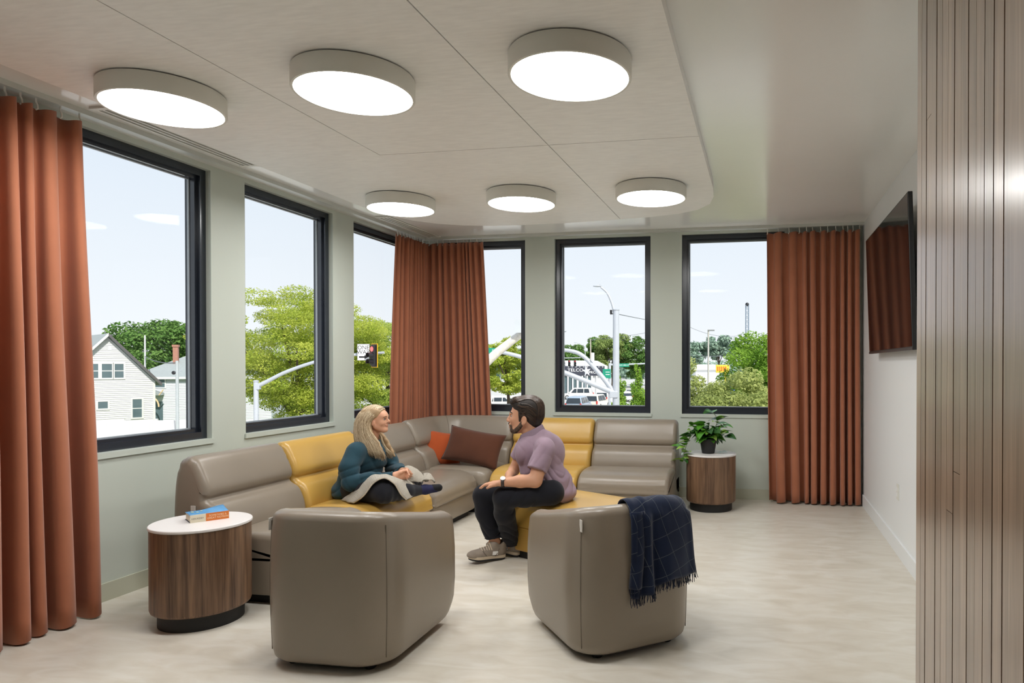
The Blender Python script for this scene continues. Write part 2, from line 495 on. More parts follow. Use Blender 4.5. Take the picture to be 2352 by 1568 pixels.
# ---------------------------------------------------------------- ceiling lamps
def lamp_material():
    m = mat('lamp_diffuser', (0.9, 0.9, 0.88), 0.5, emit=((1.0, 0.995, 0.98), LAMP_EMIT))
    return m
M_LAMP = lamp_material()
RL, HL = 0.250, 0.086
hous = MB().lathe([(0.235, 0), (RL + 0.012, 0), (RL + 0.014, -0.003), (RL + 0.014, -HL + 0.003), (RL + 0.012, -HL), (RL + 0.002, -HL), (RL, -HL + 0.004), (RL, -0.02)], 72)
neck = MB().lathe([(0.22, 0.0), (0.22, 0.006)], 48)  # built dark to stand for the shadow gap above the housing
diff = MB().lathe([(0.02, -HL + 0.006), (RL - 0.001, -HL + 0.006)], 72, cap=False).add([(0.02 * math.cos(2 * PI * k / 72), 0.02 * math.sin(2 * PI * k / 72), -HL + 0.006) for k in range(72)], [tuple(range(72))])
lamp_labels = ['large white round ceiling lamp over the end of the grey sofa, by the near curtain',
               'large white round ceiling lamp in the middle of the near row',
               'largest white round ceiling lamp, near row beside the bare ceiling strip',
               'small-looking round ceiling lamp of the far row, touching the slot vent',
               'round ceiling lamp in the middle of the far row',
               'round ceiling lamp of the far row at the rounded panel corner']
first = None
for k, (x, y) in enumerate([(-2.845, 2.825), (-1.832, 2.825), (-0.812, 2.825), (-2.83, 4.985), (-1.822, 4.985), (-0.812, 4.985)]):
    t = thing('ceiling_lamp', lamp_labels[k], 'lamp', (x, y, ZP - 0.006), 0, 'round surface lamps on the dropped ceiling')
    if first is None:
        first = [hous.build('housing', M_WHITE, t), neck.build('neck', M_DARK, t), diff.build('diffuser', M_LAMP, t, smooth=False)]
    else:
        for o in first: link(o.name.split('.')[0], o.data, t)

# ---------------------------------------------------------------- slot vents
for y0, y1, lab in ((3.08, 4.14, 'white slot air vent in the ceiling above the first large window'), (5.81, 6.80, 'white slot air vent in the ceiling by the corner curtain')):
    t = thing('slot_vent', lab, 'vent', (-3.48, (y0 + y1) / 2, ZC), 0, 'slot vents along the left window wall')
    L_ = y1 - y0
    MB().span((-0.055, -L_ / 2, -0.003), (0.055, L_ / 2, -0.001)).build('slot_backing', M_DARK, t, smooth=False)
    for j in range(4):
        xx = -0.055 + j * 0.110 / 3
        MB().span((xx - 0.0075, -L_ / 2, -0.011), (xx + 0.0075, L_ / 2, -0.003)).build('blade', M_WHITE, t, smooth=False)
    for s_ in (-1, 1):
        MB().span((-0.075, s_ * L_ / 2 - 0.015, -0.012), (0.075, s_ * L_ / 2 + 0.015, -0.001)).build('end_cap', M_WHITE, t, smooth=False)

# ---------------------------------------------------------------- curtain tracks and curtains
struct(MB().span((-3.655, YF, ZC - 0.028), (-3.605, 6.90, ZC)).build('trim_1', M_TRACK, smooth=False), 'pale ceiling curtain track along the left windows', 'curtain track')
struct(MB().span((-3.605, 6.85, ZC - 0.028), (XR, 6.90, ZC)).build('trim_2', M_TRACK, smooth=False), 'pale ceiling curtain track along the far windows', 'curtain track')

def curtain(label, p0, p1, folds, seed, amp_top=0.018, amp_bot=0.055, z0=0.015, z1=2.695, flare=0.0, taper=(0, 0), hooks=9, nz=26, per=18):
    """Pleated curtain from p0 to p1 (floor plan), folds deepening downward; gliders join it to the track."""
    R = random.Random(seed)
    P0, P1 = Vector((p0[0], p0[1], 0)), Vector((p1[0], p1[1], 0))
    d = (P1 - P0); Lh = d.length; d.normalize(); nrm = Vector((-d.y, d.x, 0))
    t = thing('curtain', label, 'curtain', (p0[0], p0[1], 0), 0, 'terracotta curtains on the ceiling track')
    # smoothly varying fold widths and depths along the cloth
    wr = [R.uniform(0.5, 1.55) for _ in range(folds + 1)]; ar = [R.uniform(0.62, 1.2) for _ in range(folds + 1)]
    def lerp_s(arr, f):
        k = min(int(f), folds - 1); return lerp(arr[k], arr[k + 1], smooth(f - k))
    N = folds * per
    cum = [0.0]
    for i in range(N): cum.append(cum[-1] + lerp_s(wr, (i + 0.5) / per))
    tot = cum[-1]; cum = [c_ / tot for c_ in cum]
    verts = []; faces = []
    for iz in range(nz + 1):
        tz = iz / nz                                     # 0 top .. 1 bottom
        z = lerp(z1, z0, tz)
        A = lerp(amp_top, amp_bot, smooth(tz * 1.3) * 0.75 + 0.25 * tz)
        for i in range(N + 1):
            f = i / per; a = 2 * PI * f
            am = lerp_s(ar, f); wl_ = lerp_s(wr, f) * per / tot
            s_ = cum[i]
            wv = math.sin(a) + 0.16 * math.sin(2 * a + 3 * ar[0]) * (0.5 + 0.5 * math.sin(f * 1.7 + seed))
            roll = -0.155 * wl_ * math.sin(2 * a) * (0.45 + 0.55 * tz)            # folds bulge over their own necks
            sway = 0.010 * math.sin(2.0 * tz + seed + f * 0.9) * tz
            ss = s_ + roll + sway
            ss = ss * (1 + flare * tz) + lerp(taper[0], taper[1], s_) * tz
            off = A * am * wv + 0.006 * math.sin(4 * tz + f * 1.3)
            p = d * (ss * Lh) + nrm * off
            zz = z + (0.008 * math.cos(a) if iz == nz else 0) + (0.008 * (math.cos(a) - 1) if iz == 0 else 0)
            verts.append((p.x, p.y, zz))
    W = N + 1
    for iz in range(nz):
        for i in range(N):
            faces.append((iz * W + i, iz * W + i + 1, (iz + 1) * W + i + 1, (iz + 1) * W + i))
    o = MB().add(verts, faces).build('cloth', M_CURTAIN, t, angle=180)
    so = o.modifiers.new('thickness', 'SOLIDIFY'); so.thickness = 0.003; so.offset = 0
    hk = MB().tube([(0, 0, 0.045), (0, 0, 0.02), (0.004, 0.004, 0.004), (0, 0.008, -0.012), (-0.003, 0, -0.02)], 0.0042, 6)
    hk.box((0, 0, 0.048), (0.018, 0.026, 0.012))
    ho = None
    for j in range(hooks):
        s_ = cum[int(round(j * N / (hooks - 1)))]
        pos = d * (min(max(s_, 0.005), 0.995) * Lh); pos.z = z1 - 0.002
        if ho is None: ho = hk.build('glider', M_WHITE, t, loc=pos)
        else: link('glider', ho.data, t, pos)
    return t
curtain('tall terracotta curtain at the near end of the window wall, beside the white side table', (-3.63, 1.95), (-3.63, 3.085), 11, 3, amp_top=0.035, amp_bot=0.085, hooks=14, taper=(0, 0.03))
curtain('terracotta curtain in the corner, hanging along the left window wall', (-3.62, 6.30), (-3.62, 6.83), 9, 11, amp_top=0.030, amp_bot=0.045, hooks=10, taper=(-0.32, 0.0))
curtain('terracotta curtain in the corner, hanging along the far window wall', (-3.66, 6.885), (-2.95, 6.875), 11, 17, amp_top=0.03, amp_bot=0.045, hooks=11, taper=(0, 0.20))
curtain('terracotta curtain beside the television at the far right window', (0.05, 6.875), (0.94, 6.875), 9, 23, amp_top=0.036, amp_bot=0.078, hooks=13, taper=(0.04, 0.0))

# ---------------------------------------------------------------- television, outlet
M_SCREEN = mat('screen_glass', (0.006, 0.006, 0.007), 0.06, spec=0.9)
tv = thing('television', 'large black wall-mounted television reflecting the curtain', 'television', (0.895, 5.14, 1.945))
tv.rotation_euler = (0, 0, 0)
Mt = Matrix.Rotation(math.radians(-1.9), 4, 'Y')
b = MB().box((0.0, 0, 0), (0.028, 1.67, 0.955), M=Mt); bevel(b.build('panel', M_BLACK, tv, smooth=False), 0.003, 2)
MB().box((-0.0147, 0, 0.006), (0.0016, 1.645, 0.925), M=Mt).build('screen', M_SCREEN, tv, smooth=False)
MB().box((-0.0152, 0, -0.470), (0.003, 1.67, 0.014), M=Mt).build('bezel', mat('bezel_metal', srgb(70, 62, 60), 0.35, metal=0.6), tv, smooth=False)
MB().box((0.036, 0, -0.06), (0.046, 1.1, 0.55), M=Mt).build('housing', M_BLACK, tv, smooth=False)
MB().box((0.070, 0.0, 0.0), (0.028, 0.6, 0.40)).build('wall_bracket', M_BLACK, tv, smooth=False)
out = thing('wall_outlet', 'white duplex power outlet low on the white wall', 'outlet', (XR, 5.17, 0.452))
bevel(MB().span((-0.006, -0.036, -0.058), (0.0, 0.036, 0.058)).build('cover_plate', M_WHITE, out, smooth=False), 0.002, 2)
for s_ in (-1, 1):
    r_ = MB().span((-0.009, -0.017, s_ * 0.02 - 0.014), (-0.006, 0.017, s_ * 0.02 + 0.014)).build('receptacle', mat('outlet_white', srgb(240, 240, 238), 0.3), out, smooth=False)
# ================================================================ furniture materials
def leather(name, col, rough=0.31):
    m = mat(name, col, rough, spec=0.5, vary=0.05, scale=3.0, bump=0.05, bscale=420, rvary=0.05)
    return m
M_TAUPE = leather('leather_taupe', srgb(141, 130, 116))
M_YELLOW = leather('leather_mustard', srgb(198, 158, 80))
M_SEAM = mat('seam_thread', srgb(120, 110, 98), 0.7, vary=0.04)
M_SEAMY = mat('seam_thread_mustard', srgb(176, 132, 48), 0.7, vary=0.04)
M_FEET = mat('black_foot', srgb(22, 21, 21), 0.6, vary=0.05)
M_WALNUT = wood('walnut_veneer', srgb(74, 52, 38), srgb(142, 110, 84), 'Z', 26, 0.42, 0.45, fine=150, bands=0.6)
M_TOP = mat('white_laminate', srgb(236, 232, 230), 0.35, vary=0.01, scale=3)
M_TAG = mat('label_cloth', srgb(214, 210, 202), 0.8, vary=0.04)

def prof_norm(P):
    n = len(P); out = []
    area = sum(P[i][0] * P[(i + 1) % n][1] - P[(i + 1) % n][0] * P[i][1] for i in range(n))
    sg = 1 if area > 0 else -1
    for i in range(n):
        a, b, c = P[i - 1], P[i], P[(i + 1) % n]
        e1 = Vector((b[0] - a[0], b[1] - a[1])); e2 = Vector((c[0] - b[0], c[1] - b[1]))
        e1 = e1.normalized() if e1.length > 1e-9 else e2.normalized()
        e2 = e2.normalized() if e2.length > 1e-9 else e1
        t = (e1 + e2); t = t.normalized() if t.length > 1e-6 else e1
        out.append(Vector((-t.y, t.x)) * sg)           # inward normal
    return out

def closed_spline(P, n=5):
    out = []
    m = len(P)
    for i in range(m):
        p0, p1, p2, p3 = [Vector(P[(i + k - 1) % m]) for k in range(4)]
        for k in range(n):
            t = k / n
            q = 0.5 * ((2 * p1) + (p2 - p0) * t + (2 * p0 - 5 * p1 + 4 * p2 - p3) * t * t + (3 * p1 - p0 - 3 * p2 + p3) * t ** 3)
            out.append((q.x, q.y))
    return out

def sweep_straight(P, w0, w1, r, pucker=None, seg=7, mid=6):
    """Rings of profile P (d, z) between widths w0..w1 along local x with rolled ends of radius r.
    pucker(i_d, i_z, dist) -> extra inward offset, gathers near the rolled ends."""
    N = prof_norm(P)
    st = []
    for k in range(seg + 1):
        a = PI / 2 * k / seg
        st.append((w0 + r * (1 - math.cos(a)) if False else w0 + r * (1 - math.sin(PI / 2 - a)), r * (1 - math.sin(a))))
    pos = [(w0 + r * (1 - math.cos(PI / 2 * k / seg)), r * (1 - math.sin(PI / 2 * k / seg))) for k in range(seg + 1)]
    inner = [(lerp(w0 + r, w1 - r, (k + 1) / (mid + 1)), 0.0) for k in range(mid)]
    pos = pos + [(w0 + r + 0.02, 0), (w0 + r + 0.05, 0), (w0 + r + 0.09, 0)] + inner + [(w1 - r - 0.09, 0), (w1 - r - 0.05, 0), (w1 - r - 0.02, 0)] + [(w1 - (p[0] - w0), p[1]) for p in pos[::-1]]
    rings = []
    for x, off in pos:
        dist = min(x - w0, w1 - x)
        ring = []
        for i, p in enumerate(P):
            e = off
            if pucker: e += pucker(p[0], p[1], dist, i)
            ring.append((x, p[0] + N[i].x * e, p[1] + N[i].y * e))
        rings.append(ring)
    return rings

DM = 0.84            # module depth
BACK = closed_spline([(0.0, 0.10), (0.0, 0.40), (0.012, 0.66), (0.045, 0.80), (0.105, 0.838), (0.160, 0.815), (0.205, 0.74), (0.240, 0.655),
                      (0.238, 0.612), (0.222, 0.590), (0.243, 0.570), (0.292, 0.54), (0.330, 0.465), (0.345, 0.385), (0.33, 0.30), (0.25, 0.12)], 4)
SEAT = closed_spline([(0.30, 0.23), (0.30, 0.345), (0.33, 0.392), (0.44, 0.408), (0.58, 0.412), (0.70, 0.404), (0.79, 0.373), (0.836, 0.322), (0.846, 0.265), (0.838, 0.224), (0.70, 0.215), (0.45, 0.215)], 4)

def back_pucker(d, z, dist, i):
    e = 0.0
    if z > 0.70 and dist < 0.12:                       # gathers at the shoulder corners
        e += 0.0065 * max(0, math.sin(i * 2.4)) * (1 - dist / 0.12) * smooth((z - 0.70) / 0.06)
    return e
def seat_pucker(d, z, dist, i):
    e = 0.0
    if d > 0.74 and z > 0.23 and dist < 0.15:
        e += 0.006 * max(0, math.sin(i * 2.1 + 1)) * math.exp(-((dist - 0.06) / 0.045) ** 2)
    return e

def sofa_module(label, loc, rotz, w, m, seam, group='sectional sofa modules', ends=(True, True), tagside=None):
    """Local frame: x along the width, y from the back (0) to the front (DM)."""
    t = thing('sofa_module', label, 'sofa', loc, rotz, group)
    g_ = 0.004
    MB().loft(sweep_straight(BACK, g_, w - g_, 0.045, back_pucker)).build('backrest', m, t, angle=180)
    MB().loft(sweep_straight(SEAT, g_, w - g_, 0.040, seat_pucker)).build('seat_cushion', m, t, angle=180)
    poly = round_poly([(g_, 0.02), (w - g_, 0.02), (w - g_, DM - 0.012), (g_, DM - 0.012)], [0.03, 0.03, 0.05, 0.05])
    b_ = MB().prism(poly, 0.055, 0.280)
    bevel(b_.build('base', m, t, angle=50), 0.012, 3)
    bp = round_poly([(0.05, 0.07), (w - 0.05, 0.07), (w - 0.05, DM - 0.06), (0.05, DM - 0.06)], 0.03)
    MB().prism(bp, 0.0, 0.058).build('plinth', M_FEET, t, angle=50)
    q = [(g_ + 0.01, 0.45, 0.226), (g_ + 0.005, DM - 0.10, 0.226), (g_ + 0.022, DM - 0.028, 0.226), (0.09, DM - 0.002, 0.226), (w / 2, DM + 0.003, 0.226), (w - 0.09, DM - 0.002, 0.226), (w - 0.026, DM - 0.028, 0.226), (w - 0.009, DM - 0.10, 0.226), (w - 0.014, 0.45, 0.226)]
    MB().tube(catmull(q, 5), 0.0035, 6).build('welt_seam', seam, t)
    if tagside is not None:
        MB().box((tagside, 0.16, 0.52), (0.004, 0.03, 0.07)).build('brand_tag', M_TAG, t, smooth=False)
    return t

XB = -3.42       # back plane of the left run; its modules face +x
# rotz -90: local x -> world -y, local y -> world +x
sofa_module('grey leather sofa module at the near end, behind the side table with the book', (XB, 4.19, 0), -PI / 2, 0.77, M_TAUPE, M_SEAM, tagside=0.772)
sofa_module('mustard leather sofa module the woman sits on', (XB, 5.03, 0), -PI / 2, 0.84, M_YELLOW, M_SEAMY)
sofa_module('grey leather sofa module between the seated woman and the sofa corner', (XB, 5.88, 0), -PI / 2, 0.85, M_TAUPE, M_SEAM)
YBK = 6.72       # back plane of the far run; its modules face -y (rot 180: local x -> -x, local y -> -y)
sofa_module('mustard leather sofa module on the far run, behind the seated man', (-1.64, YBK, 0), PI, 0.84, M_YELLOW, M_SEAMY)
sofa_module('grey leather sofa module at the far run\'s end, next to the plant table', (-0.80, YBK, 0), PI, 0.84, M_TAUPE, M_SEAM)

# corner module: backrest swept round a bend
def corner_module():
    x0, y0, x1, y1 = XB, 5.885, -2.485, YBK + 0.02
    t = thing('corner_sofa_module', 'grey leather corner sofa module holding the two cushions', 'sofa', (x0, y0, 0), 0, 'sectional sofa modules')
    R_ = 0.40
    w_, h_ = x1 - x0, y1 - y0
    path = []
    for k in range(9): path.append(((0, lerp(0.004, h_ - R_, k / 8)), (1, 0), lerp(0.004, h_ - R_, k / 8)))
    for k in range(1, 15):
        a = PI - PI / 2 * k / 15
        path.append(((R_ + R_ * math.cos(a), h_ - R_ + R_ * math.sin(a)), (-math.cos(a), -math.sin(a)), 0.5))
    for k in range(9): path.append(((lerp(R_, w_ - 0.004, k / 8), h_), (0, -1), w_ - lerp(R_, w_ - 0.004, k / 8)))
    N = prof_norm(BACK); rings = []
    def ring(pt, dr, off, shift=(0, 0), d_end=1.0):
        out = []
        for i, p in enumerate(BACK):
            e = off + back_pucker(p[0], p[1], d_end, i)
            dd, zz = p[0] + N[i].x * e, (p[1] + N[i].y * e) * (1.015 if p[1] > 0.5 else 1.0)
            out.append((pt[0] + shift[0] + dr[0] * dd, pt[1] + shift[1] + dr[1] * dd, zz))
        return out
    r = 0.045
    for k in range(7):
        a = PI / 2 * k / 7; rings.append(ring(path[0][0], path[0][1], r * (1 - math.sin(a)), (0, r * (1 - math.cos(a)) - 0.0), 0.02 + 0.01 * k))
    for k, (pt, dr, s_) in enumerate(path):
        if k == 0 or k == len(path) - 1: continue
        if k == 1: rings.append(ring(pt, dr, 0, (0, 0), 0.10)); continue
        rings.append(ring(pt, dr, 0))
    for k in range(6, -1, -1):
        a = PI / 2 * k / 7; rings.append(ring(path[-1][0], path[-1][1], r * (1 - math.sin(a)), (-r * (1 - math.cos(a)), 0), 0.02 + 0.01 * k))
    MB().loft(rings).build('backrest', M_TAUPE, t, angle=180)
    # seat: rounded square with a domed top
    poly = round_poly([(0.26, 0.004), (w_ - 0.004, 0.004), (w_ - 0.004, h_ - 0.26), (0.26, h_ - 0.26)], [0.05, 0.10, 0.05, 0.2], 6)
    cx, cy = (0.26 + w_) / 2, (h_ - 0.26) / 2
    prof = [(1.0, 0.215), (1.0, 0.30), (0.985, 0.345), (0.94, 0.378), (0.85, 0.400), (0.68, 0.411), (0.4, 0.415), (0.02, 0.416)]
    rings = [[(cx + (p[0] - cx) * s_, cy + (p[1] - cy) * s_, z) for p in poly] for s_, z in prof]
    MB().loft(rings).build('seat_cushion', M_TAUPE, t, angle=180)
    po = round_poly([(0.02, 0.004), (w_ - 0.004, 0.004), (w_ - 0.004, h_ - 0.02), (0.02, h_ - 0.02)], [0.03, 0.08, 0.03, 0.3])
    bevel(MB().prism(po, 0.055, 0.23).build('base', M_TAUPE, t, angle=50), 0.012, 3)
    bp = round_poly([(0.08, 0.06), (w_ - 0.06, 0.06), (w_ - 0.06, h_ - 0.08), (0.08, h_ - 0.08)], [0.03, 0.03, 0.03, 0.25])
    MB().prism(bp, 0, 0.058).build('plinth', M_FEET, t, angle=50)
    # stitched seam down the inside of the bend
    a = PI * 0.75; s_ = []
    for p in BACK[14:44]:
        s_.append((R_ + (R_ - p[0] - 0.002) * math.cos(a), h_ - R_ + (R_ - p[0] - 0.002) * math.sin(a), p[1] * (1.015 if p[1] > 0.5 else 1)))
    MB().tube(s_, 0.003, 6).build('bend_seam', M_SEAM, t)
corner_module()

# ottoman under the man
def ottoman():
    t = thing('ottoman', 'mustard leather ottoman the man sits on', 'ottoman', (-1.31, 4.72, 0), -0.49)
    L_, W_ = 0.88, 0.64
    poly = round_poly([(-L_ / 2, -W_ / 2), (L_ / 2, -W_ / 2), (L_ / 2, W_ / 2), (-L_ / 2, W_ / 2)], 0.13, 8)
    prof = [(0.985, 0.215), (1.0, 0.25), (1.005, 0.30), (0.99, 0.348), (0.95, 0.384), (0.87, 0.404), (0.7, 0.411), (0.4, 0.413), (0.02, 0.413)]
    MB().loft([[(p[0] * s_, p[1] * s_, z) for p in poly] for s_, z in prof]).build('seat_cushion', M_YELLOW, t, angle=180)
    bevel(MB().prism([(p[0] * 0.985, p[1] * 0.98) for p in poly], 0.055, 0.225).build('base', M_YELLOW, t, angle=50), 0.012, 3)
    MB().prism([(p[0] * 0.9, p[1] * 0.88) for p in poly], 0, 0.058).build('plinth', M_FEET, t, angle=50)
    ring = [(p[0] * 0.992, p[1] * 0.99, 0.224) for p in poly]; ring.append(ring[0])
    MB().tube(ring, 0.0035, 6).build('welt_seam', M_SEAMY, t)
    MB().tube([(-L_ / 2 * 1.0, -W_ / 2 + 0.135, 0.36), (-L_ / 2 * 1.007, -W_ / 2 + 0.13, 0.28), (-L_ / 2, -W_ / 2 + 0.13, 0.10)], 0.003, 6).build('corner_seam', M_SEAMY, t)
ottoman()

# ---------------------------------------------------------------- tub chairs
def tub_chair(label, loc, rotz, taglocal, seamx):
    """Local: +y is the way the chair faces, origin at the middle of the footprint."""
    t = thing('tub_chair', label, 'armchair', loc, rotz, 'grey leather tub chairs')
    W_, D_, T_ = 0.63, 0.735, 0.105
    rc = 0.17
    pts = []                                             # outer path, from left arm front round the back to right arm front
    hw, hd = W_ / 2, D_ / 2
    n1 = 14
    for k in range(n1 + 1): pts.append(((-hw, lerp(hd, -hd + rc, k / n1)), (1, 0)))
    for k in range(1, 10):
        a = PI + PI / 2 * k / 10; pts.append(((-hw + rc + rc * math.cos(a), -hd + rc + rc * math.sin(a)), (-math.cos(a), -math.sin(a))))
    for k in range(9): pts.append(((lerp(-hw + rc, hw - rc, k / 8), -hd), (0, 1)))
    for k in range(1, 10):
        a = 1.5 * PI + PI / 2 * k / 10; pts.append(((hw - rc + rc * math.cos(a), -hd + rc + rc * math.sin(a)), (-math.cos(a), -math.sin(a))))
    for k in range(n1 + 1): pts.append(((hw, lerp(-hd + rc, hd, k / n1)), (-1, 0)))
    rings = []
    for (p, dr) in pts:
        fy = (p[1] + hd) / D_                            # 0 back .. 1 front
        top = lerp(0.718, 0.592, smooth(fy * 1.02) * 0.55 + 0.45 * fy)
        bot = 0.032
        e = hd - p[1]                                    # distance to the arm front
        rt_, rb_ = 0.085, 0.15
        if e < rt_: top -= rt_ - math.sqrt(max(0, rt_ ** 2 - (rt_ - e) ** 2))
        if e < rb_: bot += (rb_ - math.sqrt(max(0, rb_ ** 2 - (rb_ - e) ** 2))) * 1.15
        er = 0.045
        shr = 0.0 if e > er else (er - math.sqrt(max(0, er ** 2 - (er - e) ** 2))) * 0.8
        o_in, i_in = shr, T_ - shr * 0.9
        bulge = 0.010
        def pt(d, z): return (p[0] + dr[0] * d, p[1] + dr[1] * d, z)
        mid = (top + bot) / 2
        r = min(0.040, (i_in - o_in) / 2)
        ring = [pt(o_in + 0.022, bot), pt(o_in + 0.006, bot + 0.014), pt(o_in - 0.003, bot + 0.05), pt(o_in - bulge, mid - 0.10), pt(o_in - bulge, mid + 0.06), pt(o_in - 0.004, top - 0.09), pt(o_in + 0.002, top - r)]
        cx_ = (o_in + i_in) / 2
        for k in range(1, 8):
            a = PI - PI * k / 8
            ring.append(pt(cx_ + (i_in - o_in) / 2 * math.cos(a), top - r + r * math.sin(a)))
        ring += [pt(i_in, top - r), pt(i_in + 0.008, mid + 0.05), pt(i_in + 0.004, mid - 0.08), pt(i_in, bot + 0.02), pt(i_in - 0.02, bot)]
        rings.append(ring)
    MB().loft(rings).build('shell', M_TAUPE, t, angle=180)
    poly = round_poly([(-hw + T_, -hd + T_), (hw - T_, -hd + T_), (hw - T_, hd + 0.005), (-hw + T_, hd + 0.005)], [0.07, 0.07, 0.06, 0.06], 6)
    cy = T_ / 2
    prof = [(1.0, 0.23), (1.02, 0.29), (1.015, 0.35), (0.97, 0.395), (0.88, 0.418), (0.6, 0.43), (0.02, 0.432)]
    MB().loft([[(p[0] * s_, cy + (p[1] - cy) * s_, z) for p in poly] for s_, z in prof]).build('seat_cushion', M_TAUPE, t, angle=180)
    bevel(MB().prism([(p[0], p[1] - 0.02) for p in poly], 0.055, 0.235).build('base', M_TAUPE, t, angle=50), 0.01, 2)
    MB().prism(round_poly([(-hw + 0.03, -hd + 0.03), (hw - 0.03, -hd + 0.03), (hw - 0.06, hd - 0.2), (-hw + 0.06, hd - 0.2)], [0.15, 0.15, 0.05, 0.05]), 0.026, 0.04).build('underside', M_FEET, t, smooth=False)
    for sx in (-1, 1):
        for sy in (-0.27, 0.20):
            MB().lathe([(0.022, 0.0), (0.026, 0.004), (0.028, 0.030)], 16, (sx * 0.19, sy, 0)).build('foot', M_FEET, t)
    # zip seams at the back corners, tag
    for sx in (-1, 1):
        s_ = []
        for z in np.linspace(0.065, 0.66, 16):
            a = PI * 1.5 + sx * 0.30 * PI
            bb = 0.010 * math.exp(-((z - 0.36) / 0.24) ** 2)
            s_.append((sx * (hw - rc) + (rc + bb + 0.0006) * math.cos(a), -hd + rc + (rc + bb + 0.0006) * math.sin(a), z))
        MB().tube(s_, 0.0022, 5).build('zip_seam', M_SEAM, t)
    MB().box((0, 0, 0), (0.004, 0.026, 0.055)).build('brand_tag', M_TAG, t, smooth=False, loc=taglocal)
    return t
tub_chair('grey leather tub chair seen from behind, near the table with the book', (-1.945, 3.075, 0), 0.015, (-0.2875, -0.3025, 0.645), 1)
tub_chair('grey leather tub chair with the navy plaid blanket over its back', (-0.785, 3.435, 0), 0.68, (-0.2875, -0.3025, 0.635), -1)

# ---------------------------------------------------------------- side tables
def side_table(label, loc):
    t = thing('side_table', label, 'table', loc, 0, 'walnut drum side tables')
    MB().lathe([(0.198, 0.0), (0.2, 0.002), (0.2, 0.085)], 64).build('plinth', M_FEET, t)
    MB().lathe([(0.20, 0.076), (0.222, 0.078), (0.231, 0.084), (0.235, 0.096), (0.235, 0.514), (0.2, 0.5145)], 72).build('drum', M_WALNUT, t)
    MB().lathe([(0.236, 0.5155), (0.240, 0.518), (0.241, 0.523), (0.240, 0.529), (0.237, 0.5315)], 72).build('tabletop', M_TOP, t)
    return t
side_table('walnut drum side table with a white top carrying the paperback book', (-2.985, 3.185, 0))
side_table('walnut drum side table with a white top carrying the potted plant', (-0.475, 6.49, 0))

# ---------------------------------------------------------------- book
def book():
    t = thing('book', 'thick paperback book with a blue cover and an orange and cream spine', 'book', (-2.997, 3.235, 0.5318), 0.945)
    # local x along the spine (camera side at y=-), y away
    L_, D_, H_ = 0.182, 0.125, 0.042
    cov = mat('book_cover_blue', srgb(92, 160, 214), 0.4, vary=0.22, scale=16)
    MB().span((-L_ / 2 + 0.003, -D_ / 2 + 0.003, 0.0025), (L_ / 2 - 0.003, D_ / 2 - 0.004, H_ - 0.002)).build('pages', mat('paper', srgb(226, 216, 194), 0.9, vary=0.06, scale=300, stretch=(0.02, 0.02, 1)), t, smooth=False)
    MB().span((-L_ / 2, -D_ / 2, 0.0), (L_ / 2, D_ / 2, 0.0022)).build('back_cover', mat('book_cover_dark', srgb(40, 52, 64), 0.4, vary=0.1), t, smooth=False)
    # upper cover curls up a little at one corner
    vs, fs = [], []
    for i in range(13):
        for j in range(7):
            u, v = i / 12, j / 6
            z = H_ - 0.001 + 0.016 * smooth((u - 0.35) / 0.65) * v ** 1.5
            vs.append((-L_ / 2 + L_ * u, -D_ / 2 + D_ * v, z))
    for i in range(12):
        for j in range(6): fs.append((i * 7 + j, (i + 1) * 7 + j, (i + 1) * 7 + j + 1, i * 7 + j + 1))
    o = MB().add(vs, fs).build('front_cover', cov, t, angle=180); so = o.modifiers.new('t', 'SOLIDIFY'); so.thickness = 0.0018
    cream, orange = mat('spine_cream', srgb(222, 214, 190), 0.5, vary=0.03), mat('spine_orange', srgb(214, 118, 44), 0.5, vary=0.05)
    xs = -L_ / 2 + 0.4 * L_
    MB().span((-L_ / 2, -D_ / 2 - 0.0016, 0.0), (xs, -D_ / 2, H_)).build('spine_author_field', cream, t, smooth=False)
    MB().span((xs, -D_ / 2 - 0.0018, 0.0), (L_ / 2, -D_ / 2, H_)).build('spine_title_field', orange, t, smooth=False)
    rot = (PI / 2, 0, 0); ink = mat('ink_dark', srgb(70, 60, 52), 0.6); inkw = mat('ink_cream', srgb(248, 226, 190), 0.6)
    text_mesh('spine_author', 'KEN KESEY', 0.0125, ink, t, (-L_ / 2 + 0.035, -D_ / 2 - 0.0019, H_ * 0.48), rot, sx=0.92)
    text_mesh('spine_title', 'SOMETIMES A\nGREAT NOTION', 0.0135, inkw, t, (xs + 0.056, -D_ / 2 - 0.0021, H_ * 0.50), rot)
    for k, (px_, py_, r_) in enumerate(((-0.065, 0.02, 0.010), (-0.045, 0.0, 0.008), (-0.022, 0.025, 0.007))):
        MB().box((px_, py_, H_ + 0.0012), (r_ * 1.3, r_ * 2.6, 0.0006)).build('cover_print', mat('print_cream', srgb(190, 214, 196), 0.5), t, smooth=False)
book()

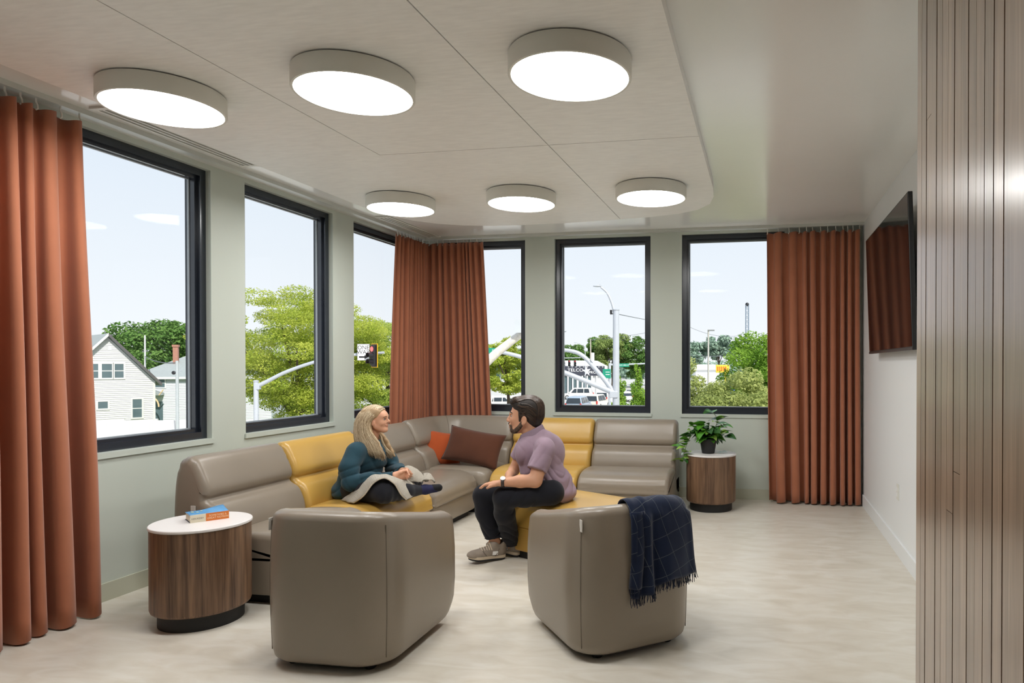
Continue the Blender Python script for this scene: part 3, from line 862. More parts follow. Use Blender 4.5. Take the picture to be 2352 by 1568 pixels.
# ---------------------------------------------------------------- cushions
def cushion(label, loc, rot, w, h, T_, m, seed):
    t = thing('cushion', label, 'cushion', loc)
    t.rotation_euler = rot
    R = random.Random(seed); n = 26
    vs, fs = [], []
    ph = [R.uniform(0, 6) for _ in range(6)]
    for side in (1, -1):
        for i in range(n + 1):
            for j in range(n + 1):
                u, v = 2 * i / n - 1, 2 * j / n - 1
                # pinched sides, pointed corners
                sx = 1 - 0.075 * (1 - v * v) * abs(u) ** 3
                sy = 1 - 0.085 * (1 - u * u) * abs(v) ** 3
                th = T_ * ((1 - u ** 4) * (1 - v ** 4)) ** 0.55 * (0.75 + 0.25 * (1 - u * u) * (1 - v * v))
                cr_ = max(0, abs(u) + abs(v) - 1.05)
                th += side * 0.0 + 0.007 * math.sin(7 * u + 9 * v * (1 if u > 0 else -1) + ph[0]) * cr_ * (1 - abs(u) ** 6) * (1 - abs(v) ** 6)
                th += 0.004 * math.sin(5 * u + ph[1]) * math.sin(4 * v + ph[2]) * (1 - u ** 4) * (1 - v ** 4)
                vs.append((u * w / 2 * sx, side * th, v * h / 2 * sy))
    W = n + 1; B = W * W
    for i in range(n):
        for j in range(n):
            fs.append((i * W + j, (i + 1) * W + j, (i + 1) * W + j + 1, i * W + j + 1))
            fs.append((B + i * W + j, B + i * W + j + 1, B + (i + 1) * W + j + 1, B + (i + 1) * W + j))
    o = MB().add(vs, fs).build('cover', m, t, angle=180)
    me = o.data; bm = bmesh.new(); bm.from_mesh(me); bmesh.ops.remove_doubles(bm, verts=bm.verts, dist=0.0005); bmesh.ops.recalc_face_normals(bm, faces=bm.faces); bm.to_mesh(me); bm.free()
    edge = []
    for k in range(4):
        for q in range(n):
            s_ = 2 * q / n - 1
            u, v = [(s_, -1), (1, s_), (-s_, 1), (-1, -s_)][k]
            edge.append((u * w / 2 * (1 - 0.075 * (1 - v * v) * abs(u) ** 3), 0, v * h / 2 * (1 - 0.085 * (1 - u * u) * abs(v) ** 3)))
    edge.append(edge[0])
    MB().tube(edge, 0.0028, 5).build('edge_seam', m, t)
    return t
M_ORANGE = mat('cushion_rust', srgb(176, 82, 44), 0.9, spec=0.1, vary=0.06, scale=10, bump=0.05, bscale=500, sheen=0.2)
M_BROWN = mat('cushion_brown', srgb(88, 54, 40), 0.95, spec=0.1, vary=0.06, scale=10, bump=0.05, bscale=500, sheen=0.2)
cushion('rust orange square cushion tucked behind the brown one in the sofa corner', (-3.10, 6.20, 0.552), (-0.34, 0.16, 0.28), 0.42, 0.34, 0.075, M_ORANGE, 3)
cushion('dark brown oblong cushion leaning in the sofa corner', (-2.715, 6.10, 0.585), (-0.36, 0.155, -0.05), 0.58, 0.34, 0.075, M_BROWN, 5)
# ================================================================ the street outside (the lounge is one storey up)
GZ = -3.8
_rt = Vector((math.cos(YAW), math.sin(YAW), 0)); _fw = Vector((-math.sin(YAW), math.cos(YAW), 0))
def S(e, n, z=GZ):
    """Street frame: e metres along the far street, n metres away from the building."""
    return _rt * e + _fw * n + Vector((0, 0, z))

M_ASPH = mat('asphalt', srgb(192, 190, 186), 0.9, vary=0.10, scale=0.4, bump=0.05, bscale=8)
M_WALK = mat('sidewalk', srgb(206, 202, 194), 0.9, vary=0.06, scale=0.8)
M_GRASS = mat('lawn', srgb(124, 146, 82), 0.95, vary=0.2, scale=0.6)
M_STEEL = mat('galvanised_steel', srgb(186, 190, 198), 0.45, metal=0.15, vary=0.05, scale=3)
M_RUSTY = mat('painted_steel_rust_spots', srgb(222, 214, 202), 0.55, vary=0.18, scale=14)
M_WIRE = mat('wire', srgb(96, 100, 106), 0.7)
M_SIDING = mat('white_siding', srgb(212, 212, 212), 0.6, vary=0.03, scale=2)
M_SIDING2 = mat('grey_siding', srgb(206, 210, 216), 0.7, vary=0.03, scale=2)
M_ROOF = mat('roof_shingle', srgb(150, 156, 156), 0.9, vary=0.10, scale=6, stretch=(1, 1, 4))
M_ROOFE = mat('roof_edge', srgb(92, 88, 90), 0.8, vary=0.05)
M_PANE = mat('house_pane', srgb(86, 104, 110), 0.12, spec=0.8, vary=0.12, scale=1.5)
M_BRICK = mat('chimney_brick', srgb(168, 120, 104), 0.9, vary=0.12, scale=9)
M_TIMBER = mat('porch_timber', srgb(214, 186, 146), 0.7, vary=0.08, scale=5)
M_BARK = mat('bark', srgb(78, 66, 56), 0.95, vary=0.2, scale=8, stretch=(3, 3, 0.6), bump=0.4, bscale=12)

struct(MB().span((-700, -500, GZ - 0.5), (700, 900, GZ)).build('ground', M_ASPH, smooth=False), 'pale grey street surface below the windows', 'ground')
struct(MB().span((-4.05, -3.25, GZ), (1.28, 7.25, -0.2)).build('wall_lower_storey', M_WALK, smooth=False), 'lower storey of the building under the lounge floor', 'wall')
def strip(name, e0, e1, n0, n1, m, lab, cat, h=0.06):
    p = [S(e0, n0), S(e1, n0), S(e1, n1), S(e0, n1)]
    return struct(MB().prism([(q.x, q.y) for q in p], GZ, GZ + h).build(name, m, smooth=False), lab, cat)
strip('sidewalk_near', -60, 40, 26, 31, M_WALK, 'pale concrete sidewalk under the mast arm poles', 'sidewalk', 0.10)
strip('lawn_left', -62, -14, 36, 60, M_GRASS, 'lawn around the white house', 'lawn', 0.08)
strip('sidewalk_far', -40, 40, 104, 109, M_WALK, 'sidewalk in front of the dark shop', 'sidewalk', 0.10)
strip('lawn_right', 1.0, 12, 22, 60, M_GRASS, 'planting bed under the olive shrubs', 'lawn', 0.08)

# ---------------------------------------------------------------- foliage
def leaf_mat(name, col, col2, trans=0.45):
    m = bpy.data.materials.new(name); m.use_nodes = True
    n, l = m.node_tree.nodes, m.node_tree.links
    n.clear()
    out = n.new('ShaderNodeOutputMaterial'); mix = n.new('ShaderNodeMixShader'); mix.inputs[0].default_value = trans
    d = n.new('ShaderNodeBsdfDiffuse'); t = n.new('ShaderNodeBsdfTranslucent')
    geo = n.new('ShaderNodeNewGeometry'); rp = n.new('ShaderNodeValToRGB')
    rp.color_ramp.elements[0].color = C3(col); rp.color_ramp.elements[1].color = C3(col2)
    tc = n.new('ShaderNodeTexCoord'); ns = n.new('ShaderNodeTexNoise'); ns.inputs['Scale'].default_value = 0.7; ns.inputs['Detail'].default_value = 2
    l.new(tc.outputs['Object'], ns.inputs['Vector'])
    mx = n.new('ShaderNodeMix'); mx.data_type = 'FLOAT'; mx.inputs[0].default_value = 0.55
    mr = n.new('ShaderNodeMapRange'); mr.inputs['From Min'].default_value = 0.3; mr.inputs['From Max'].default_value = 0.7
    l.new(ns.outputs['Fac'], mr.inputs[0])
    l.new(geo.outputs['Random Per Island'], mx.inputs[2]); l.new(mr.outputs[0], mx.inputs[3])
    l.new(mx.outputs[0], rp.inputs[0])
    l.new(rp.outputs[0], d.inputs[0]); l.new(rp.outputs[0], t.inputs[0])
    l.new(d.outputs[0], mix.inputs[1]); l.new(t.outputs[0], mix.inputs[2]); l.new(mix.outputs[0], out.inputs[0])
    return m
L_LOCUST = leaf_mat('leaf_locust', srgb(140, 166, 58), srgb(220, 222, 112), 0.55)
L_LOCUST2 = leaf_mat('leaf_locust_two', srgb(136, 164, 76), srgb(212, 220, 122), 0.55)
L_DARK = leaf_mat('leaf_dark', srgb(74, 112, 56), srgb(126, 158, 86), 0.3)
L_OLIVE = leaf_mat('leaf_olive', srgb(136, 150, 84), srgb(204, 210, 136))
L_BRIGHT = leaf_mat('leaf_bright', srgb(96, 142, 48), srgb(168, 198, 88))
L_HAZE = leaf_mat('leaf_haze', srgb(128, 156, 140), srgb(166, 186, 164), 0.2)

def leaf_cloud(name, blobs, count, size, m, parent, seed, flat=0.6, shell=0.55, asp=0.5):
    """One crown: small two-triangle leaves on the outer part of many blobs."""
    R = np.random.default_rng(seed)
    blobs = np.array(blobs, float)                       # x y z rx ry rz
    vol = (blobs[:, 3] * blobs[:, 4] + blobs[:, 4] * blobs[:, 5] + blobs[:, 3] * blobs[:, 5])
    idx = R.choice(len(blobs), count, p=vol / vol.sum())
    u = R.normal(size=(count, 3)); u /= np.linalg.norm(u, axis=1)[:, None]
    r = (shell + (1 - shell) * R.random(count))[:, None]
    c = blobs[idx, :3] + u * r * blobs[idx, 3:]
    nrm = u * (1 - flat) + R.normal(size=(count, 3)) * 0.45 + np.array([0, 0, flat])
    nrm /= np.linalg.norm(nrm, axis=1)[:, None]
    a = np.cross(nrm, R.normal(size=(count, 3))); a /= np.linalg.norm(a, axis=1)[:, None]
    b = np.cross(nrm, a)
    s = (size * (0.6 + 0.8 * R.random(count)))[:, None]
    v = np.empty((count, 4, 3))
    v[:, 0] = c - a * s * 0.5; v[:, 1] = c + b * s * asp * 0.5 + nrm * s * 0.06; v[:, 2] = c + a * s * 0.5; v[:, 3] = c - b * s * asp * 0.5 + nrm * s * 0.06
    me = bpy.data.meshes.new(name)
    me.vertices.add(count * 4); me.vertices.foreach_set('co', v.reshape(-1))
    me.loops.add(count * 4); me.loops.foreach_set('vertex_index', np.arange(count * 4, dtype=np.int32))
    me.polygons.add(count); me.polygons.foreach_set('loop_start', np.arange(0, count * 4, 4, dtype=np.int32)); me.polygons.foreach_set('loop_total', np.full(count, 4, dtype=np.int32))
    me.materials.append(m); me.update(); me.validate()
    return link(name, me, parent)

def crown_blobs(R, n, rx, ry, rz, zc, br, squash=0.6, edge=0.9, lean=(0, 0)):
    out = []
    for i in range(n):
        while True:
            p = np.array([R.uniform(-1, 1), R.uniform(-1, 1), R.uniform(-1, 1)])
            if p @ p < edge: break
        q = br * R.uniform(0.65, 1.25)
        out.append((p[0] * rx + lean[0] * p[2], p[1] * ry + lean[1] * p[2], zc + p[2] * rz, q, q, q * squash))
    return out

def tree(name, label, cat, base, rx, rz, zc, nb, br, count, size, m, seed, trunk=0.16, ry=None, squash=0.6, group=None, flat=0.6, limbs=7, trunk_m=None):
    R = random.Random(seed)
    t = thing(name, label, cat, base, 0, group)
    blobs = crown_blobs(R, nb, rx, ry or rx, rz, zc, br, squash)
    leaf_cloud('crown', blobs, count, size, m, t, seed, flat)
    if trunk:
        fork = max(0.6, (zc - rz) * 0.9 + 0.4)
        tb = MB().tube(catmull([(0, 0, -0.05), (0.05, 0.02, fork * 0.5), (0.0, 0.05, fork), (0.05, 0.0, zc)], 4), [trunk * (1 - 0.5 * k / 12) for k in range(13)], 8)
        tb.build('trunk', trunk_m or M_BARK, t)
        for k in range(limbs):
            b = blobs[R.randrange(len(blobs))]
            mid = (b[0] * 0.45, b[1] * 0.45, lerp(fork, b[2], 0.6) + 0.2)
            MB().tube(catmull([(0, 0.03, fork * R.uniform(0.85, 1.1)), mid, (b[0] * 0.92, b[1] * 0.92, b[2])], 4), [trunk * 0.5 * (1 - 0.75 * q / 8) for q in range(9)], 6).build('branch', M_BARK, t)
    return t

tree('locust_tree', 'feathery yellow-green tree behind the white mast arm pole', 'tree', S(-20.8, 41), 5.3, 4.1, 5.7, 170, 1.10, 135000, 0.125, L_LOCUST, 2, 0.26, squash=0.42, flat=0.75, limbs=12)
tree('locust_tree', 'lighter green tree behind the one way sign', 'tree', S(-17.6, 47), 4.0, 3.9, 4.7, 95, 1.1, 75000, 0.145, L_LOCUST2, 5, 0.24, squash=0.42, flat=0.75, limbs=9)
tree('street_tree', 'small round street tree beyond the rusty lamp arm, its trunk by the parked cars', 'tree', S(-13.3, 68), 3.0, 2.7, 5.0, 40, 1.0, 16000, 0.28, L_LOCUST, 8, 0.22, squash=0.5)
tree('round_tree', 'broad dark green tree behind the white house', 'tree', S(-53.5, 76), 6.2, 3.6, 6.2, 46, 1.9, 17000, 0.42, L_DARK, 11, 0.4, squash=0.65)
tree('olive_shrub', 'pale olive shrub filling the lower part of the far right window', 'shrub', S(3.15, 27), 2.7, 2.2, 2.75, 84, 0.62, 52000, 0.13, L_OLIVE, 13, 0.12, squash=0.75, limbs=5)
tree('olive_shrub', 'taller pale olive shrub at the edge of the far right window', 'shrub', S(1.9, 28.5), 1.0, 2.1, 3.6, 36, 0.5, 16000, 0.13, L_OLIVE, 14, 0.10, squash=0.75, limbs=4)
tree('leafy_tree', 'bright green tree beside the terracotta curtain of the far right window', 'tree', S(8.2, 41), 3.2, 2.6, 4.4, 50, 1.05, 30000, 0.19, L_BRIGHT, 17, 0.2, squash=0.6)
tree('leafy_bush', 'dark green bush under the bright green tree', 'shrub', S(7.4, 40), 1.4, 1.2, 1.7, 16, 0.6, 8000, 0.17, L_DARK, 18, 0.1, squash=0.8, limbs=3)
for k, (e_, n_, h_, r_, lab) in enumerate(((-0.15, 42, 5.4, 0.58, 'slim columnar tree standing right of the street lamp pole'), (-1.05, 36, 4.7, 0.52, 'slim columnar tree behind the street lamp pole'), (0.45, 40, 2.9, 0.42, 'low light green shrub at the foot of the columnar tree'))):
    R = random.Random(30 + k)
    t = thing('columnar_tree', lab, 'tree', S(e_, n_), 0, 'narrow street trees')
    bl = [(R.uniform(-0.3, 0.3) * r_, R.uniform(-0.3, 0.3) * r_, z_, r_ * q, r_ * q, 0.32) for z_, q in [(0.5 + (h_ - 0.9) * i / 15, (0.75 + 0.35 * math.sin(PI * min(1, i / 12)) - 0.55 * max(0, (i - 9) / 6))) for i in range(16)]]
    leaf_cloud('crown', bl, 9000 if k < 2 else 6000, 0.12, L_BRIGHT if k < 2 else L_OLIVE, t, 40 + k, 0.35)
    MB().tube([(0, 0, -0.05), (0, 0, h_ * 0.9)], [0.06, 0.02], 6).build('trunk', M_BARK, t)
far = [(-15.5, 150, 4.2, 3.6, 6.4, 'dark tree behind the dark shop, far window'), (-11.6, 158, 3.4, 4.4, 7.0, 'taller dark tree over the dark shop roof'), (-6.2, 150, 4.6, 4.6, 7.6, 'broad tree left of the street lamp pole'),
       (-0.6, 150, 4.8, 4.4, 7.0, 'broad pale tree right of the street lamp pole'), (4.5, 165, 3.6, 3.4, 5.2, 'far tree behind the window pier, far wall'), (-23, 150, 5.0, 4.0, 6.0, 'far tree behind the rusty lamp arm')]
for k, (e_, n_, rx, rz, zc, lab) in enumerate(far):
    tree('far_tree', lab, 'tree', S(e_, n_), rx, rz, zc, 34, 1.5, 11000, 0.5, L_DARK if k % 3 != 2 else leaf_mat('leaf_far', srgb(108, 132, 74), srgb(170, 184, 112), 0.3), 50 + k, 0.3, squash=0.6, group='trees beyond the far street', limbs=4)
hz = []
R = random.Random(5)
for i in range(150):
    a = -110 + i * 1.5
    hz.append((a + R.uniform(-1, 1), 250 + R.uniform(-14, 14), R.uniform(1.5, 4.2), R.uniform(4, 7), 4, R.uniform(2.5, 4.2)))
hzb = [(*(S(b[0] * 1.6, b[1], GZ + b[2])), b[3], b[4], b[5]) for b in hz]
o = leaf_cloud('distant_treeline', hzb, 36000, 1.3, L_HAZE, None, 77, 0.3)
tag(o, 'hazy line of distant trees along the horizon', 'treeline', kind='stuff')
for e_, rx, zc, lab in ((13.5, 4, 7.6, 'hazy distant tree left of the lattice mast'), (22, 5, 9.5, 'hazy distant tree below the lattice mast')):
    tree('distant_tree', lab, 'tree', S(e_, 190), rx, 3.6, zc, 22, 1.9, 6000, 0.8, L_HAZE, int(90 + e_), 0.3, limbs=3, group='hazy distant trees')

# ---------------------------------------------------------------- houses
def siding(b, w, z0, z1, y, step=0.115, roof=None):
    """Overlapping boards on a wall facing local -y; roof(z) gives the half width left and right at that height."""
    n = int((z1 - z0) / step)
    for i in range(n):
        za = z0 + i * step; zb = za + step
        x0, x1 = roof(zb) if roof else (-w / 2, w / 2)
        x0a, x1a = roof(za) if roof else (-w / 2, w / 2)
        if x1 - x0 < 0.05: continue
        b.add([(x0a, y - 0.04, za), (x1a, y - 0.04, za), (x1, y - 0.004, zb), (x0, y - 0.004, zb), (x0a, y, za), (x1a, y, za)],
              [(0, 1, 2, 3), (4, 5, 1, 0)])
def house_window(parent, x0, x1, z0, z1, y, m=M_SIDING, split=True):
    w = MB(); f = 0.09
    w.span((x0 - f, y - 0.07, z0 - f), (x1 + f, y - 0.02, z0)); w.span((x0 - f, y - 0.07, z1), (x1 + f, y - 0.02, z1 + f))
    w.span((x0 - f, y - 0.07, z0), (x0, y - 0.02, z1)); w.span((x1, y - 0.07, z0), (x1 + f, y - 0.02, z1))
    if split: w.span((x0, y - 0.055, (z0 + z1) / 2 - 0.025), (x1, y - 0.03, (z0 + z1) / 2 + 0.025))
    fr = w.build('window', m, parent, smooth=False)
    MB().span((x0, y - 0.045, z0), (x1, y - 0.03, z1)).build('pane', M_PANE, fr, smooth=False)
def gable_house():
    c = -31.5; hw = 2.34
    t = thing('gabled_house', 'white clapboard house with a steep gable seen through the large window', 'house', S(c, 40), YAW + 0.87)
    ev, pk = 0.36 - GZ, 3.02 - GZ
    b = MB().prism([(-hw, 0), (hw, 0), (hw, 9), (-hw, 9)], 0, ev)
    b.add([(-hw, 0, ev), (hw, 0, ev), (0, 0, pk), (-hw, 9, ev), (hw, 9, ev), (0, 9, pk)], [(0, 1, 2), (3, 5, 4), (0, 2, 5, 3), (1, 4, 5, 2)])
    b.build('wall', M_SIDING, t, smooth=False)
    def rf(z):
        k = hw if z <= ev else hw * max(0, (pk - z) / (pk - ev))
        return (-k, k)
    s_ = MB(); siding(s_, 2 * hw, 0, pk - 0.1, 0, roof=rf)
    so = s_.build('clapboards', M_SIDING, t, smooth=False); so['kind'] = 'stuff'
    for sx in (-1, 1):
        r = MB(); ov = 0.32; th = 0.14
        dx, dz = hw + 0.30, (pk - ev) * (hw + 0.30) / hw
        p = [(0, pk + 0.04), (sx * dx, pk + 0.04 - dz), (sx * dx, pk + 0.04 - dz + th), (0, pk + 0.04 + th)]
        r.add([(q[0], -ov, q[1]) for q in p] + [(q[0], 9.2, q[1]) for q in p], [(0, 1, 2, 3), (4, 7, 6, 5), (0, 4, 5, 1), (1, 5, 6, 2), (2, 6, 7, 3), (3, 7, 4, 0)])
        r.build('roof_slope', M_ROOF, t, smooth=False)
        e_ = MB(); p2 = [(0, pk + 0.02), (sx * dx, pk + 0.02 - dz), (sx * dx, pk + 0.20 - dz), (0, pk + 0.20)]
        e_.add([(q[0], -ov - 0.05, q[1]) for q in p2] + [(q[0], -ov, q[1]) for q in p2], [(0, 1, 2, 3), (4, 7, 6, 5), (0, 4, 5, 1), (1, 5, 6, 2), (2, 6, 7, 3), (3, 7, 4, 0)])
        e_.build('rake_board', M_ROOFE if sx > 0 else M_SIDING, t, smooth=False)
    for x0, x1, z0, z1 in ((-0.90, -0.44, 0.58, 1.40), (-0.27, 0.21, 0.58, 1.40), (0.34, 0.77, 0.58, 1.40), (1.2, 1.66, -1.84, -0.74), (-0.46, 0.0, -1.22, -0.82)):
        house_window(t, x0, x1, z0 - GZ, z1 - GZ, 0, split=(z1 - z0) > 0.5)
    MB().box((0.12, -0.03, 2.35 - GZ), (0.16, 0.03, 0.26)).build('gable_vent', M_SIDING2, t, smooth=False)
    MB().span((hw - 0.10, -0.06, 0), (hw + 0.02, 0.0, ev)).build('corner_board', M_SIDING, t, smooth=False)
gable_house()
def grey_house():
    t = thing('hip_roof_house', 'pale grey house with a hip roof and brick chimney behind the gabled house', 'house', S(-36.2, 55), YAW + 0.35)
    w0, w1, dp = -4.2, 5.5, 8.0; ev = 0.35 - GZ
    MB().span((w0, 0, 0), (w1, dp, ev)).build('wall', M_SIDING2, t, smooth=False)
    s_ = MB(); siding(s_, w1 - w0, 0, ev, 0, 0.13); s_.v = [(p[0] + (w0 + w1) / 2, p[1], p[2]) for p in s_.v]
    so = s_.build('clapboards', M_SIDING2, t, smooth=False); so['kind'] = 'stuff'
    o_ = 0.35; tp = ev + 1.75
    MB().add([(w0 - o_, -o_, ev), (w1 + o_, -o_, ev), (w1 + o_, dp + o_, ev), (w0 - o_, dp + o_, ev), (w0 + 2.6, dp / 2, tp), (w1 - 2.6, dp / 2, tp)],
             [(0, 3, 2, 1), (0, 1, 5, 4), (1, 2, 5), (2, 3, 4, 5), (3, 0, 4)]).build('roof', M_ROOF, t, smooth=False)
    MB().span((w0 - o_, -o_ - 0.03, ev - 0.16), (w1 + o_, -o_, ev + 0.02)).build('fascia', M_SIDING, t, smooth=False)
    ch = MB().span((-2.12, 2.3, ev + 0.4), (-1.76, 2.66, ev + 2.6)).build('chimney', M_BRICK, t, smooth=False)
    MB().span((-2.17, 2.25, ev + 2.48), (-1.71, 2.71, ev + 2.66)).build('chimney_cap', M_BRICK, ch, smooth=False)
    house_window(t, -2.80, -2.07, -0.46 - GZ, 0.24 - GZ, 0)
    # entrance canopy with arched timber bracket
    p = MB(); p.add([(-3.3, -1.3, 2.75), (-2.1, -1.3, 2.75), (-2.1, 0, 2.75), (-3.3, 0, 2.75), (-3.3, -0.1, 3.25), (-2.5, -1.35, 3.2), (-2.1, 0, 2.9), (-3.3, -1.35, 3.2)], [(0, 1, 2, 3), (7, 5, 1, 0), (5, 6, 2, 1), (7, 4, 6, 5)])
    p.build('canopy_roof', M_ROOF, t, smooth=False)
    MB().tube([(-2.75 + 0.62 * math.cos(a), -1.32, 1.85 + 0.8 * math.sin(a)) for a in np.linspace(0.0, PI, 14)], 0.06, 6).build('arched_bracket', M_TIMBER, t)
    for q in ((-3.25, -1.3), (-2.12, -1.3)):
        MB().tube([(q[0], q[1], 2.75), (q[0] + 0.3, q[1], 3.2)], 0.045, 6).build('brace', M_TIMBER, t)
    MB().span((-2.9, -0.06, 0.2), (-2.2, -0.01, 2.2)).build('door', M_PANE, t, smooth=False)
    MB().tube([(-4.05, 1.0, ev), (-4.05, 1.0, ev + 1.1)], 0.035, 6).build('vent_pipe', M_SIDING, t)
grey_house()

# white board fence
t = thing('board_fence', 'sunlit white board fence in front of the white house', 'fence', S(-28.5, 36), YAW)
for k in range(9):
    x = -6.0 + k * 1.75
    MB().span((x - 0.06, -0.06, 0), (x + 0.06, 0.06, 2.28)).build('post', M_SIDING, t, smooth=False)
    if k < 8:
        b = MB()
        for j in range(12): b.span((x + 0.06 + j * 0.136, -0.02, 0.08), (x + 0.06 + j * 0.136 + 0.128, 0.01 + 0.006 * (j % 2), 2.2))
        o = b.build('boards', M_SIDING, t, smooth=False); o['kind'] = 'stuff'

# ---------------------------------------------------------------- poles, mast arms, signs
def pole(name, label, cat, e_, n_, h, r0, r1, m=M_STEEL, group=None):
    t = thing(name, label, cat, S(e_, n_), YAW, group)
    MB().tube([(0, 0, 0), (0, 0, h * 0.5), (0, 0, h)], [r0, (r0 + r1) / 2, r1], 14).build('shaft', m, t)
    MB().lathe([(r0 * 1.9, 0), (r0 * 1.9, 0.06), (r0 * 1.3, 0.08)], 14).build('base_flange', m, t)
    return t
def arm(t, pts, r, m=M_STEEL, name='arm'):
    P = catmull(pts, 6); n = len(P)
    return MB().tube(P, [lerp(r[0], r[1], k / (n - 1)) for k in range(n)], 12).build(name, m, t)
M_GREEN = mat('sign_green', srgb(20, 140, 112), 0.5, vary=0.04); M_SIGNW = mat('sign_white', srgb(240, 240, 240), 0.5, vary=0.02); M_INK = mat('sign_black', srgb(18, 18, 20), 0.5, vary=0.03)
M_SIGBACK = mat('sign_back', srgb(206, 210, 214), 0.4, metal=0.3, vary=0.05, scale=3)
M_SIGY = mat('signal_yellow', srgb(232, 178, 24), 0.5, vary=0.04); M_SIGK = mat('signal_black', srgb(30, 30, 33), 0.45, vary=0.05)

# mast arm with signal and one way sign
t = pole('signal_mast', 'white signal mast with a long rising arm in front of the feathery tree', 'signal mast', -18.74, 33, 0.55 - GZ, 0.125, 0.11, group='traffic signal masts')
zz = lambda z: z - GZ
arm(t, [(0.0, 0, zz(0.28)), (0.55, 0, zz(0.55)), (1.5, 0, zz(1.02)), (2.9, 0, zz(1.50)), (4.4, 0, zz(1.80)), (6.25, 0, zz(1.95))], (0.105, 0.06))
MB().lathe([(0.13, 0), (0.135, 0.05), (0.05, 0.08)], 14, (0, 0, zz(0.53))).build('cap', M_STEEL, t)
bevel(MB().box((0.07, 0, zz(0.30)), (0.26, 0.22, 0.30)).build('clamp', M_STEEL, t, smooth=False), 0.02, 2)
sg = thing('one_way_sign', 'white ONE WAY sign with a black arrow beside the traffic light', 'sign', S(-13.38, 32.7, 1.96), YAW)
bevel(MB().box((0, 0, 0), (0.60, 0.012, 0.80)).build('plate', M_SIGNW, sg, smooth=False), 0.003, 1)
fr = MB()
for q in ((0, 0, 0.388, 0.6, 0.012), (0, 0, -0.388, 0.6, 0.012), (0.291, 0, 0, 0.012, 0.78), (-0.291, 0, 0, 0.012, 0.78)): fr.box((q[0], -0.008, q[2]), (q[3], 0.004, q[4]))
fr.build('border', M_INK, sg, smooth=False)
text_mesh('letters_one', 'ONE', 0.27, M_INK, sg, (0, -0.0085, 0.22), (PI / 2, 0, 0)); text_mesh('letters_way', 'WAY', 0.27, M_INK, sg, (0, -0.0085, 0.0), (PI / 2, 0, 0))
ar = MB().box((-0.06, -0.0085, -0.23), (0.30, 0.004, 0.075)); ar.add([(0.06, -0.0105, -0.33), (0.06, -0.0105, -0.13), (0.23, -0.0105, -0.23), (0.06, -0.0065, -0.33), (0.06, -0.0065, -0.13), (0.23, -0.0065, -0.23)], [(0, 2, 1), (3, 4, 5), (0, 1, 4, 3), (1, 2, 5, 4), (2, 0, 3, 5)])
ar.build('arrow', M_INK, sg, smooth=False)
def signal(label, e_, n_, z, s, rz, lit='red', back=True, group=None):
    t = thing('traffic_light', label, 'traffic light', S(e_, n_, z), YAW + rz, group)
    bevel(MB().box((0, 0.08, 0), (0.36 * s, 0.2 * s, 1.06 * s)).build('housing', M_SIGK, t, smooth=False), 0.03 * s, 2)
    if back:
        MB().box((0, 0.13, 0), (0.56 * s, 0.02, 1.26 * s)).build('backplate', M_SIGY, t, smooth=False)
        MB().box((0, 0.115, 0), (0.48 * s, 0.02, 1.18 * s)).build('backplate_face', M_SIGK, t, smooth=False)
    for k, c_ in enumerate(('red', 'amber', 'green')):
        z_ = (0.34 - 0.34 * k) * s
        em = {'red': (1.0, 0.10, 0.10), 'amber': (0.25, 0.16, 0.03), 'green': (0.03, 0.18, 0.12)}[c_]
        m_ = mat('lens_%s_%s' % (c_, 'on' if c_ == lit else 'off'), em if c_ == lit else tuple(q * 0.3 for q in em), 0.3, emit=(em, 1.6) if c_ == lit else None)
        MB().lathe([(0.02, 0.0), (0.13 * s, 0.0), (0.13 * s, 0.01)], 16).build('lens', m_, t).rotation_euler = (PI / 2, 0, 0)
        t.children[-1].location = (0, 0.08 - 0.105 * s, z_)
        v = MB()
        rings = []
        for d_ in (0.0, -0.26 * s):
            rings.append([(0.15 * s * math.cos(a), d_, 0.15 * s * math.sin(a)) for a in np.linspace(-0.5, PI + 0.5, 14)] + [(0.16 * s * math.cos(a), d_, 0.16 * s * math.sin(a)) for a in np.linspace(PI + 0.5, -0.5, 14)])
        v.loft(rings).build('visor', M_SIGK, t, loc=(0, 0.08 - 0.1 * s, z_))
    return t
signal('traffic light with a yellow-edged backplate showing red', -12.92, 32.6, 1.80, 0.92, -0.62)

# rusty lamp arm outside the half hidden far window
t = pole('lamp_mast', 'rust-speckled white lamp arm crossing the half hidden far window', 'lamp post', -5.55, 20, 0.2 - GZ, 0.15, 0.14, M_RUSTY, 'street lamp posts')
arm(t, [(0, 0, zz(0.1)), (0.55, 0, zz(0.95)), (1.1, 0, zz(1.53)), (1.6, 0, zz(1.95)), (2.12, 0, zz(2.31)), (2.7, 0, zz(2.45)), (3.1, 0, zz(2.40))], (0.155, 0.085), M_RUSTY)
MB().ell((3.2, 0, zz(2.36)), (0.17, 0.10, 0.05)).build('lamp_head', M_STEEL, t)
sg = thing('sign_back_panel', 'blank grey back of a sign on the rusty lamp arm', 'sign', S(-3.42, 19.72, 2.50), YAW)
MB().box((0, 0, 0), (0.50, 0.012, 0.40)).build('plate', M_SIGBACK, sg, smooth=False)
MB().box((0.05, 0.05, -0.12), (0.04, 0.1, 0.34)).build('bracket', M_STEEL, sg, smooth=False)

